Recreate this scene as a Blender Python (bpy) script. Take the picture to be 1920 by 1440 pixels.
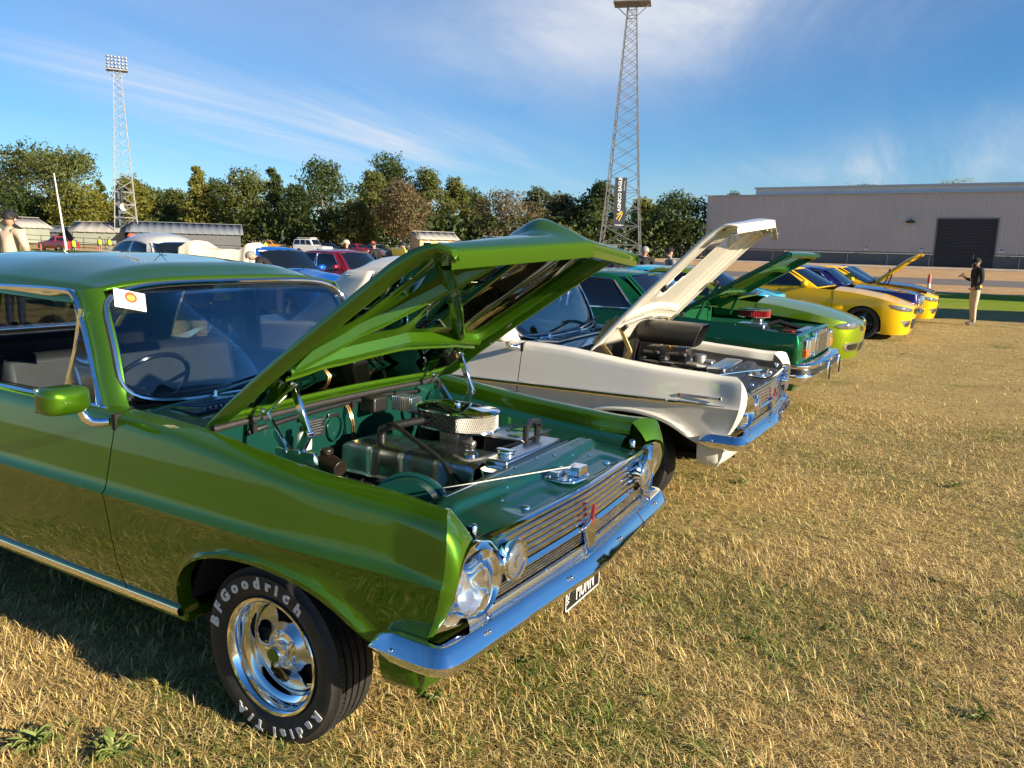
import bpy, bmesh, math, random
import numpy as np
from mathutils import Vector, Matrix

sc = bpy.context.scene
for _o in list(bpy.data.objects):
    bpy.data.objects.remove(_o)
R = math.radians
COL = sc.collection

# ------------------------------------------------------------------ camera
CAM_POS = Vector((1.886, -2.480, 1.686))
YAW, PITCH, ROLL = R(30.055), R(9.93), R(1.50)
_f = Vector((-math.sin(YAW) * math.cos(PITCH), math.cos(YAW) * math.cos(PITCH), -math.sin(PITCH)))
_r = _f.cross(Vector((0, 0, 1))).normalized()
_u = _r.cross(_f)
_r2 = _r * math.cos(ROLL) + _u * math.sin(ROLL)
_u2 = _u * math.cos(ROLL) - _r * math.sin(ROLL)
cam_data = bpy.data.cameras.new('camera')
cam_data.sensor_width = 36.0
cam_data.lens = 1443.66 * 36.0 / 1920.0
cam_data.clip_start = 0.05
cam_data.clip_end = 3000.0
cam = bpy.data.objects.new('camera', cam_data)
COL.objects.link(cam)
_m = Matrix((( _r2.x, _u2.x, -_f.x, CAM_POS.x), (_r2.y, _u2.y, -_f.y, CAM_POS.y), (_r2.z, _u2.z, -_f.z, CAM_POS.z), (0, 0, 0, 1)))
cam.matrix_world = _m
sc.camera = cam

# ------------------------------------------------------------------ sun and sky
SUN_EL, SUN_AZ = R(19.0), R(-1.5)          # azimuth measured from +X towards +Y
sun_data = bpy.data.lights.new('sun', 'SUN')
sun_data.energy = 5.0
sun_data.angle = R(0.53)
sun_data.color = (1.0, 0.86, 0.66)
sun = bpy.data.objects.new('sun', sun_data)
COL.objects.link(sun)
SUN_DIR = Vector((math.cos(SUN_EL) * math.cos(SUN_AZ), math.cos(SUN_EL) * math.sin(SUN_AZ), math.sin(SUN_EL)))
sun.rotation_euler = SUN_DIR.to_track_quat('Z', 'Y').to_euler()

world = bpy.data.worlds.new('World')
sc.world = world
world.use_nodes = True
wn = world.node_tree.nodes
wl = world.node_tree.links
wn.clear()
def wnode(t, **kw):
    n = wn.new(t)
    for k, v in kw.items():
        setattr(n, k, v)
    return n
w_out = wnode('ShaderNodeOutputWorld')
w_bg = wnode('ShaderNodeBackground')
w_bg.inputs['Strength'].default_value = 0.066
w_sky = wnode('ShaderNodeTexSky', sky_type='NISHITA')
w_sky.sun_disc = False
w_sky.sun_elevation = SUN_EL
w_sky.sun_rotation = R(90.0) - SUN_AZ
w_sky.altitude = 0
w_sky.air_density = 1.0
w_sky.dust_density = 0.1
w_sky.ozone_density = 6.0
w_tc = wnode('ShaderNodeTexCoord')
w_sep = wnode('ShaderNodeSeparateXYZ')
wl.new(w_tc.outputs['Generated'], w_sep.inputs[0])
def wmath(op, a, b=None, c=None, clamp=False):
    n = wnode('ShaderNodeMath', operation=op, use_clamp=clamp)
    for i, v in enumerate((a, b, c)):
        if v is None:
            continue
        if isinstance(v, (int, float)):
            n.inputs[i].default_value = v
        else:
            wl.new(v, n.inputs[i])
    return n.outputs[0]
_zc = wmath('ADD', wmath('MAXIMUM', w_sep.outputs['Z'], 0.0), 0.10)
_qx = wmath('DIVIDE', w_sep.outputs['X'], _zc)
_qy = wmath('DIVIDE', w_sep.outputs['Y'], _zc)
def cirrus(off, ang, sx, sy, scale, detail, rough, lo, hi, dist=0.6):
    comb = wnode('ShaderNodeCombineXYZ')
    wl.new(_qx, comb.inputs[0]); wl.new(_qy, comb.inputs[1])
    mp = wnode('ShaderNodeMapping')
    mp.inputs['Location'].default_value = off
    mp.inputs['Rotation'].default_value = (0, 0, ang)
    mp.inputs['Scale'].default_value = (sx, sy, 1)
    wl.new(comb.outputs[0], mp.inputs[0])
    nz = wnode('ShaderNodeTexNoise')
    nz.inputs['Scale'].default_value = scale
    nz.inputs['Detail'].default_value = detail
    nz.inputs['Roughness'].default_value = rough
    nz.inputs['Distortion'].default_value = dist
    wl.new(mp.outputs[0], nz.inputs['Vector'])
    mr = wnode('ShaderNodeMapRange', interpolation_type='SMOOTHSTEP')
    mr.inputs['From Min'].default_value = lo
    mr.inputs['From Max'].default_value = hi
    wl.new(nz.outputs['Fac'], mr.inputs['Value'])
    return mr.outputs['Result']
def blob(az, el, raz, rel_, tilt=0.0):
    # soft elliptical region of sky around a compass direction, in which cloud gathers
    az_n = wmath('ARCTAN2', wmath('MULTIPLY', w_sep.outputs['X'], -1.0), w_sep.outputs['Y'])
    el_n = wmath('ARCSINE', w_sep.outputs['Z'])
    da = wmath('SUBTRACT', az_n, az); de = wmath('SUBTRACT', el_n, el)
    de = wmath('SUBTRACT', de, wmath('MULTIPLY', da, tilt))
    q = wmath('ADD', wmath('POWER', wmath('ABSOLUTE', wmath('DIVIDE', da, raz)), 2.0), wmath('POWER', wmath('ABSOLUTE', wmath('DIVIDE', de, rel_)), 2.0))
    return wmath('POWER', 2.718, wmath('MULTIPLY', q, -1.0))
bank = blob(R(19), R(16.5), R(15), R(4.6), -.10)
wisp1 = blob(R(56), R(10.0), R(9), R(2.0), .17)
wisp2 = blob(R(42), R(7.6), R(17), R(2.2), .06)
wisp3 = blob(R(-4), R(8.5), R(10), R(1.5), -.16)
wisp4 = blob(R(6), R(5.3), R(16), R(1.3), -.06)
top_l = blob(R(55), R(18), R(16), R(6), .1)
fine = cirrus((3.1, 1.7, 0), R(40), .75, .55, 1.3, 10, .62, .28, .80, .8)
soft = cirrus((7.7, 2.2, 0), R(10), .35, .18, 1.0, 6, .55, .25, .85, .5)
streak = cirrus((1.1, 9.0, 0), R(75), 1.1, .22, 1.1, 10, .62, .42, .78, .7)
f1 = wmath('MULTIPLY', bank, wmath('ADD', wmath('MULTIPLY', fine, .95), wmath('MULTIPLY', soft, .45)))
wsum = wmath('ADD', wmath('ADD', wisp1, wisp2), wmath('ADD', wisp3, wisp4))
f2 = wmath('MULTIPLY', wsum, wmath('ADD', wmath('MULTIPLY', streak, .55), wmath('MULTIPLY', soft, .22)))
f3 = wmath('MULTIPLY', top_l, wmath('MULTIPLY', soft, .30))
f4 = wmath('MULTIPLY', streak, .06)
w_cloud = wmath('MINIMUM', wmath('ADD', wmath('ADD', f1, f2), wmath('ADD', f3, f4)), .80)

w_mix = wnode('ShaderNodeMix', data_type='RGBA')
w_mix.inputs['B'].default_value = (5.6, 5.7, 6.0, 1)
wl.new(w_cloud, w_mix.inputs['Factor'])
w_hs = wnode('ShaderNodeHueSaturation')
w_hs.inputs['Saturation'].default_value = 1.12
wl.new(w_sky.outputs[0], w_hs.inputs['Color'])
wl.new(w_hs.outputs[0], w_mix.inputs['A'])
wl.new(w_mix.outputs['Result'], w_bg.inputs['Color'])
wl.new(w_bg.outputs[0], w_out.inputs[0])

sc.view_settings.view_transform = 'Standard'
sc.view_settings.look = 'None'
sc.view_settings.gamma = 1.0
sc.view_settings.use_curve_mapping = False
sc.view_settings.exposure = 1.2
sc.render.engine = 'CYCLES'
sc.cycles.max_bounces = 10
sc.cycles.glossy_bounces = 5
sc.cycles.transparent_max_bounces = 14
sc.cycles.transmission_bounces = 4
sc.cycles.sample_clamp_indirect = 6.0
sc.cycles.use_denoising = True

# ------------------------------------------------------------------ materials
MATS = {}
def mat(name, base, rough=0.5, metal=0.0, coat=0.0, coat_rough=0.03, var=0.0, vscale=8.0, bump=0.0, bscale=40.0,
        base2=None, spec=0.5, emit=None, sheen=0.0, trans=0.0, grime=0.0, vdetail=6.0, space='Object', alpha=1.0, flake=0.0):
    if name in MATS:
        return MATS[name]
    m = bpy.data.materials.new(name)
    m.use_nodes = True
    nt = m.node_tree
    b = nt.nodes['Principled BSDF']
    b.inputs['Base Color'].default_value = (*base, 1)
    b.inputs['Roughness'].default_value = rough
    b.inputs['Metallic'].default_value = metal
    b.inputs['Specular IOR Level'].default_value = spec
    b.inputs['Coat Weight'].default_value = coat
    b.inputs['Coat Roughness'].default_value = coat_rough
    b.inputs['Transmission Weight'].default_value = trans
    b.inputs['Alpha'].default_value = alpha
    if sheen:
        b.inputs['Sheen Weight'].default_value = sheen
    if emit:
        b.inputs['Emission Color'].default_value = (*emit[:3], 1)
        b.inputs['Emission Strength'].default_value = emit[3]
    tc = nt.nodes.new('ShaderNodeTexCoord')
    if var or base2:
        nz = nt.nodes.new('ShaderNodeTexNoise')
        nz.inputs['Scale'].default_value = vscale
        nz.inputs['Detail'].default_value = vdetail
        nz.inputs['Roughness'].default_value = 0.62
        nt.links.new(tc.outputs[space], nz.inputs['Vector'])
        mx = nt.nodes.new('ShaderNodeMix'); mx.data_type = 'RGBA'
        b2 = base2 if base2 else tuple(max(0, c * (1 - var)) for c in base)
        b1 = base if base2 else tuple(min(1, c * (1 + var)) for c in base)
        mx.inputs['A'].default_value = (*b1, 1)
        mx.inputs['B'].default_value = (*b2, 1)
        mr = nt.nodes.new('ShaderNodeMapRange')
        mr.inputs['From Min'].default_value = 0.35
        mr.inputs['From Max'].default_value = 0.65
        nt.links.new(nz.outputs['Fac'], mr.inputs['Value'])
        nt.links.new(mr.outputs['Result'], mx.inputs['Factor'])
        nt.links.new(mx.outputs['Result'], b.inputs['Base Color'])
        if grime:
            mr2 = nt.nodes.new('ShaderNodeMapRange')
            mr2.inputs['To Min'].default_value = rough
            mr2.inputs['To Max'].default_value = min(1, rough + grime)
            nt.links.new(nz.outputs['Fac'], mr2.inputs['Value'])
            nt.links.new(mr2.outputs['Result'], b.inputs['Roughness'])
    if bump:
        nb = nt.nodes.new('ShaderNodeTexNoise')
        nb.inputs['Scale'].default_value = bscale
        nb.inputs['Detail'].default_value = 4
        nt.links.new(tc.outputs[space], nb.inputs['Vector'])
        bp = nt.nodes.new('ShaderNodeBump')
        bp.inputs['Strength'].default_value = bump
        bp.inputs['Distance'].default_value = 0.02
        nt.links.new(nb.outputs['Fac'], bp.inputs['Height'])
        nt.links.new(bp.outputs[0], b.inputs['Normal'])
    if flake:                                   # fine metallic flake in a car paint
        nv = nt.nodes.new('ShaderNodeTexVoronoi')
        nv.inputs['Scale'].default_value = 900
        nt.links.new(tc.outputs['Object'], nv.inputs['Vector'])
        bp = nt.nodes.new('ShaderNodeBump')
        bp.inputs['Strength'].default_value = flake
        bp.inputs['Distance'].default_value = 0.001
        nt.links.new(nv.outputs['Distance'], bp.inputs['Height'])
        nt.links.new(bp.outputs[0], b.inputs['Normal'])
    MATS[name] = m
    return m
def glass(name, tint, refl=1.0, rough=0.0):
    if name in MATS:
        return MATS[name]
    m = bpy.data.materials.new(name); m.use_nodes = True
    nt = m.node_tree; nt.nodes.clear()
    out = nt.nodes.new('ShaderNodeOutputMaterial')
    tr = nt.nodes.new('ShaderNodeBsdfTransparent'); tr.inputs[0].default_value = (*tint, 1)
    gl = nt.nodes.new('ShaderNodeBsdfGlossy'); gl.inputs['Roughness'].default_value = rough
    gl.inputs['Color'].default_value = (0.95, 0.97, 1, 1)
    fr = nt.nodes.new('ShaderNodeFresnel'); fr.inputs['IOR'].default_value = 1.52
    mu = nt.nodes.new('ShaderNodeMath'); mu.operation = 'MULTIPLY'; mu.use_clamp = True
    mu.inputs[1].default_value = refl
    nt.links.new(fr.outputs[0], mu.inputs[0])
    mx = nt.nodes.new('ShaderNodeMixShader')
    nt.links.new(mu.outputs[0], mx.inputs[0]); nt.links.new(tr.outputs[0], mx.inputs[1]); nt.links.new(gl.outputs[0], mx.inputs[2])
    nt.links.new(mx.outputs[0], out.inputs[0])
    MATS[name] = m
    return m

chrome = mat('chrome', (0.88, 0.88, 0.88), 0.04, 1.0, var=0.03, vscale=3, grime=0.05)
alu = mat('polished_aluminium', (0.72, 0.71, 0.69), 0.16, 1.0, var=0.06, vscale=12, grime=0.12)
dullmetal = mat('dull_metal', (0.36, 0.35, 0.33), 0.42, 0.9, var=0.2, vscale=20)
rubber = mat('tyre_rubber', (0.018, 0.017, 0.016), 0.62, var=0.25, vscale=30, bump=0.06, bscale=200)
blackplastic = mat('black_plastic', (0.012, 0.012, 0.012), 0.4, var=0.2, vscale=20)
blackgloss = mat('black_gloss', (0.012, 0.012, 0.013), 0.14, coat=0.6)
blackmatte = mat('black_matte', (0.008, 0.008, 0.008), 0.85)
whiteletter = mat('white_rubber', (0.62, 0.61, 0.58), 0.6, var=0.08, vscale=60)
white_plastic = mat('white_plastic', (0.72, 0.71, 0.66), 0.4)
paper = mat('paper', (0.8, 0.79, 0.75), 0.7)
glass_clear = glass('clear_glass', (0.86, 0.90, 0.90), 0.9)
glass_tint = glass('tinted_glass', (0.80, 0.86, 0.88), 0.9)
glass_dark = mat('dark_glass', (0.006, 0.008, 0.011), 0.03, spec=0.6, coat=0.6, coat_rough=0.0)
lens_clear = mat('lamp_lens', (0.62, 0.64, 0.64), 0.12, 0.85, coat=1.0, var=0.12, vscale=30)
lens_amber = mat('amber_lens', (0.75, 0.13, 0.01), 0.12, coat=1.0)
lens_red = mat('red_lens', (0.45, 0.01, 0.01), 0.12, coat=1.0)
interior = mat('dark_trim', (0.012, 0.013, 0.016), 0.55, var=0.3, vscale=14)

# ------------------------------------------------------------------ mesh helpers
class MB:
    def __init__(s):
        s.v = []; s.f = []
    def add(s, vs, fs):
        n = len(s.v)
        s.v += [tuple(map(float, p)) for p in vs]
        s.f += [tuple(i + n for i in q) for q in fs]
        return s
    def box(s, c, d, rot=None):
        hx, hy, hz = d[0] / 2, d[1] / 2, d[2] / 2
        vs = [Vector((x, y, z)) for x in (-hx, hx) for y in (-hy, hy) for z in (-hz, hz)]
        if rot is not None:
            vs = [rot @ p for p in vs]
        c = Vector(c)
        return s.add([p + c for p in vs], [(0, 1, 3, 2), (4, 6, 7, 5), (0, 4, 5, 1), (2, 3, 7, 6), (0, 2, 6, 4), (1, 5, 7, 3)])
    def grid(s, P, closeu=False, closev=False, flip=False):
        P = np.asarray(P, float); m, n = P.shape[:2]
        fs = []
        for i in range(m if closeu else m - 1):
            for j in range(n if closev else n - 1):
                a, b, c, d = i * n + j, ((i + 1) % m) * n + j, ((i + 1) % m) * n + (j + 1) % n, i * n + (j + 1) % n
                fs.append((a, d, c, b) if flip else (a, b, c, d))
        return s.add(P.reshape(-1, 3), fs)
    def tube(s, path, r, n=8, cap=True, closed=False, squash=None):
        path = [Vector(p) for p in path]; m = len(path)
        rr = r if isinstance(r, (list, tuple)) else [r] * m
        up = None; rings = []
        for i, p in enumerate(path):
            if closed:
                t = path[(i + 1) % m] - path[i - 1]
            else:
                t = path[min(i + 1, m - 1)] - path[max(i - 1, 0)]
            if t.length < 1e-9:
                t = Vector((0, 0, 1))
            t.normalize()
            if up is None:
                up = t.orthogonal().normalized()
            else:
                up = up - t * up.dot(t)
                up = up.normalized() if up.length > 1e-6 else t.orthogonal().normalized()
            w = t.cross(up)
            rings.append([p + (up * math.cos(a) + w * math.sin(a)) * rr[i] for a in [2 * math.pi * k / n for k in range(n)]])
        vs = [q for g in rings for q in g]; fs = []
        for i in range(m if closed else m - 1):
            for k in range(n):
                a = i * n; b = ((i + 1) % m) * n
                fs.append((a + k, a + (k + 1) % n, b + (k + 1) % n, b + k))
        if cap and not closed:
            fs.append(tuple(range(n - 1, -1, -1))); fs.append(tuple((m - 1) * n + k for k in range(n)))
        return s.add(vs, fs)
    def lathe(s, prof, c=(0, 0, 0), axis='y', n=48, a0=0.0, a1=2 * math.pi, sx=1.0, sz=1.0):
        # prof: list of (radius, height along axis)
        full = abs(a1 - a0 - 2 * math.pi) < 1e-6
        k = n if full else n + 1
        P = []
        for i in range(k):
            a = a0 + (a1 - a0) * i / n
            ca, sa = math.cos(a), math.sin(a)
            row = []
            for r, h in prof:
                if axis == 'y': q = (c[0] + r * ca * sx, c[1] + h, c[2] + r * sa * sz)
                elif axis == 'z': q = (c[0] + r * ca * sx, c[1] + r * sa * sz, c[2] + h)
                else: q = (c[0] + h, c[1] + r * ca * sx, c[2] + r * sa * sz)
                row.append(q)
            P.append(row)
        return s.grid(P, closeu=full)
    def prism(s, poly, frm, ax_u, ax_v, ax_w, d0, d1):
        # polygon in (u,v) plane, extruded along w
        frm, ax_u, ax_v, ax_w = Vector(frm), Vector(ax_u), Vector(ax_v), Vector(ax_w)
        n = len(poly)
        vs = [frm + ax_u * p[0] + ax_v * p[1] + ax_w * d0 for p in poly] + [frm + ax_u * p[0] + ax_v * p[1] + ax_w * d1 for p in poly]
        fs = [tuple(range(n - 1, -1, -1)), tuple(range(n, 2 * n))] + [(i, (i + 1) % n, n + (i + 1) % n, n + i) for i in range(n)]
        return s.add(vs, fs)
    def ell(s, c, r, n=16, m=10, rot=None):
        P = []
        for i in range(m + 1):
            t = math.pi * i / m
            row = []
            for k in range(n):
                a = 2 * math.pi * k / n
                p = Vector((r[0] * math.sin(t) * math.cos(a), r[1] * math.sin(t) * math.sin(a), r[2] * math.cos(t)))
                if rot is not None: p = rot @ p
                row.append(p + Vector(c))
            P.append([tuple(q) for q in row])
        return s.grid(P, closev=True)
    def beam(s, a, b, w, h=None):
        a, b = Vector(a), Vector(b); h = w if h is None else h
        t = (b - a); L = t.length; t.normalize()
        up = Vector((0, 0, 1)) if abs(t.z) < 0.95 else Vector((1, 0, 0))
        sd = t.cross(up).normalized(); up = sd.cross(t)
        rot = Matrix((sd, t, up)).transposed()
        return s.box((a + b) / 2, (w, L, h), rot)
    def sym(s):
        n = len(s.v)
        s.v += [(x, -y, z) for x, y, z in s.v[:n]]
        s.f += [tuple(i + n for i in reversed(q)) for q in s.f[:]]
        return s
    def xf(s, M):
        s.v = [tuple(M @ Vector(p)) for p in s.v]
        return s
    def build(s, name, m, parent=None, smooth=True, angle=40, bevel=0, solid=0, sub=0, weld=True):
        me = bpy.data.meshes.new(name)
        me.from_pydata(s.v, [], s.f)
        if weld:
            bm = bmesh.new(); bm.from_mesh(me)
            bmesh.ops.remove_doubles(bm, verts=bm.verts, dist=1e-5)
            bmesh.ops.recalc_face_normals(bm, faces=bm.faces)
            bm.to_mesh(me); bm.free()
        me.materials.append(m)
        if smooth:
            me.shade_smooth()
            me.set_sharp_from_angle(angle=R(angle))
        o = bpy.data.objects.new(name, me)
        COL.objects.link(o)
        if parent is not None:
            o.parent = parent
        if solid:
            md = o.modifiers.new('solid', 'SOLIDIFY'); md.thickness = solid; md.offset = -1
        if bevel:
            md = o.modifiers.new('bevel', 'BEVEL'); md.width = bevel; md.segments = 2; md.limit_method = 'ANGLE'; md.angle_limit = R(35)
        if sub:
            md = o.modifiers.new('sub', 'SUBSURF'); md.levels = sub; md.render_levels = sub
        return o
def tag(o, label, cat, group=None):
    o['label'] = label; o['category'] = cat
    if group: o['group'] = group
    return o
def struct(o, kind='structure'):
    o['kind'] = kind
    return o
def thing(name, label, cat, loc=(0, 0, 0), rz=0.0, group=None):
    o = bpy.data.objects.new(name, None)
    o.empty_display_size = 0.2
    COL.objects.link(o)
    o.location = loc; o.rotation_euler = (0, 0, rz)
    return tag(o, label, cat, group)
def text_mb(txt, size, depth=0.001, align='CENTER', spacing=1.0, bold=0.0):
    c = bpy.data.curves.new('txt', 'FONT')
    c.body = txt; c.size = size; c.extrude = depth; c.align_x = align; c.align_y = 'CENTER'
    c.space_character = spacing; c.offset = bold; c.resolution_u = 3
    o = bpy.data.objects.new('txt', c)
    COL.objects.link(o)
    dg = bpy.context.evaluated_depsgraph_get()
    me = bpy.data.meshes.new_from_object(o.evaluated_get(dg))
    b = MB()
    b.add([v.co for v in me.vertices], [tuple(p.vertices) for p in me.polygons])
    bpy.data.objects.remove(o); bpy.data.curves.remove(c); bpy.data.meshes.remove(me)
    return b
def frame_m(o, u, v, w):
    u, v, w, o = Vector(u), Vector(v), Vector(w), Vector(o)
    return Matrix(((u.x, v.x, w.x, o.x), (u.y, v.y, w.y, o.y), (u.z, v.z, w.z, o.z), (0, 0, 0, 1)))
def sm(a, b, x):
    t = min(1, max(0, (x - a) / (b - a)))
    return t * t * (3 - 2 * t)
def lerp(a, b, t): return a + (b - a) * t
def spline(pts, n):
    # catmull-rom through points, n samples in all
    P = [np.array(p, float) for p in pts]
    m = len(P) - 1
    out = []
    for i in range(n):
        t = i / (n - 1) * m
        k = min(int(t), m - 1); u = t - k
        p0 = P[k - 1] if k > 0 else 2 * P[0] - P[1]
        p1, p2 = P[k], P[k + 1]
        p3 = P[k + 2] if k + 2 <= m else 2 * P[m] - P[m - 1]
        out.append(0.5 * ((2 * p1) + (-p0 + p2) * u + (2 * p0 - 5 * p1 + 4 * p2 - p3) * u * u + (-p0 + 3 * p1 - 3 * p2 + p3) * u ** 3))
    return out
def resample(pts, n):
    P = np.array(pts, float)
    d = np.r_[0, np.cumsum(np.linalg.norm(np.diff(P, axis=0), axis=1))]
    t = np.linspace(0, d[-1], n)
    return np.stack([np.interp(t, d, P[:, k]) for k in range(P.shape[1])], 1)

def _ray(px, py): return _f + _r2 * ((px - 960) / 1443.66) + _u2 * ((720 - py) / 1443.66)
_fh = Vector((_f.x, _f.y, 0)).normalized()
def terrain(x, y):
    # flat oval, low bank round it
    r = math.hypot(x - 1.9, (y + 2.5))
    return 0.95 * sm(82, 112, r) + 0.6 * sm(120, 260, r)
def hor(px): return 467.2 + (px - 966) * .02621
def at(px, depth, z=None):
    # ground point in the direction of picture column px (of 1920), that far away along the level view axis
    q = _ray(px, hor(px)); q = Vector((q.x, q.y, 0)); q = q * (depth / q.dot(_fh))
    p = Vector((CAM_POS.x + q.x, CAM_POS.y + q.y, 0)); p.z = terrain(p.x, p.y) if z is None else z
    return p
def zat(px, py, depth):
    q = _ray(px, py); return CAM_POS.z + q.z * depth / Vector((q.x, q.y, 0)).dot(_fh)

# ------------------------------------------------------------------ ground
def ground_material():
    m = bpy.data.materials.new('ground_cover'); m.use_nodes = True
    nt = m.node_tree; N = nt.nodes; L = nt.links
    b = N['Principled BSDF']; b.inputs['Roughness'].default_value = .95; b.inputs['Specular IOR Level'].default_value = .1
    g = N.new('ShaderNodeNewGeometry'); sp = N.new('ShaderNodeSeparateXYZ'); L.new(g.outputs['Position'], sp.inputs[0])
    def nz(scale, det=6, rough=.6):
        n = N.new('ShaderNodeTexNoise'); n.inputs['Scale'].default_value = scale; n.inputs['Detail'].default_value = det; n.inputs['Roughness'].default_value = rough
        L.new(g.outputs['Position'], n.inputs['Vector']); return n.outputs['Fac']
    def mr(v, a, b_, c=0., d=1.):
        n = N.new('ShaderNodeMapRange'); n.interpolation_type = 'SMOOTHSTEP'
        L.new(v, n.inputs['Value'])
        for i, q in zip(('From Min', 'From Max', 'To Min', 'To Max'), (a, b_, c, d)): n.inputs[i].default_value = q
        return n.outputs['Result']
    def math_(op, a, b_):
        n = N.new('ShaderNodeMath'); n.operation = op
        for i, q in enumerate((a, b_)):
            if isinstance(q, (int, float)): n.inputs[i].default_value = q
            else: L.new(q, n.inputs[i])
        return n.outputs[0]
    def mix(f, a, b_):
        n = N.new('ShaderNodeMix'); n.data_type = 'RGBA'
        if isinstance(f, float): n.inputs['Factor'].default_value = f
        else: L.new(f, n.inputs['Factor'])
        for k, q in (('A', a), ('B', b_)):
            if isinstance(q, tuple): n.inputs[k].default_value = (*q, 1)
            else: L.new(q, n.inputs[k])
        return n.outputs['Result']
    straw = mix(mr(nz(1.3, 8), .35, .68), (.52, .375, .135), (.38, .27, .09))
    straw = mix(mr(nz(14, 6), .38, .66), straw, (.31, .225, .095))
    straw = mix(mr(nz(60, 4), .5, .72), straw, (.64, .50, .26))
    straw = mix(mr(nz(.9, 5), .54, .70, 0, .75), straw, (.15, .165, .035))
    straw = mix(mr(nz(4.5, 5), .60, .72, 0, .6), straw, (.10, .10, .03))
    far_green = mix(mr(nz(.25, 6), .3, .7), (.16, .26, .015), (.24, .29, .03))
    dirt = mix(mr(nz(.5, 7), .35, .65), (.44, .275, .13), (.52, .35, .19))
    dirt = mix(mr(nz(3, 6), .5, .7), dirt, (.36, .24, .13))
    y = math_('SUBTRACT', sp.outputs['Y'], math_('MULTIPLY', sp.outputs['X'], .02))
    y = math_('ADD', y, mr(nz(.35, 4), .2, .8, -1.6, 1.6))
    col = mix(mr(y, 27., 31.), straw, far_green)
    col = mix(mr(y, 43., 45.5), col, dirt)
    L.new(col, b.inputs['Base Color'])
    bp_ = N.new('ShaderNodeBump'); bp_.inputs['Strength'].default_value = .9; bp_.inputs['Distance'].default_value = .05
    L.new(nz(45, 6, .7), bp_.inputs['Height']); L.new(bp_.outputs[0], b.inputs['Normal'])
    return m
rad = np.r_[0, 1, 2, 4, 7, 12, 20, 30, 42, 55, 68, 80, 84, 88, 92, 96, 100, 104, 108, 112, 120, 150, 190, 230, 260, 400, 800, 1600]
b = MB(); nA = 96
b.grid([[(1.9 + r * math.cos(2 * math.pi * k / nA), -2.5 + r * math.sin(2 * math.pi * k / nA), terrain(1.9 + r * math.cos(2 * math.pi * k / nA), -2.5 + r * math.sin(2 * math.pi * k / nA))) for k in range(nA)] for r in rad], closev=True)
struct(b.build('ground', ground_material(), None))
# sealed road in front of the long shed
b = MB(); b.grid([[(x, yy + .13 * x * .35, terrain(x, yy) + .006 - .02 * (0)) for x in np.linspace(-30, 120, 76)] for yy in np.linspace(60, 80, 12)])
for i, v in enumerate(b.v):
    b.v[i] = (v[0], v[1], terrain(v[0], v[1]) + .012)
struct(b.build('road', mat('old_asphalt', (.135, .115, .105), .9, var=.25, vscale=.6, space='Object'), None))

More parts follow.
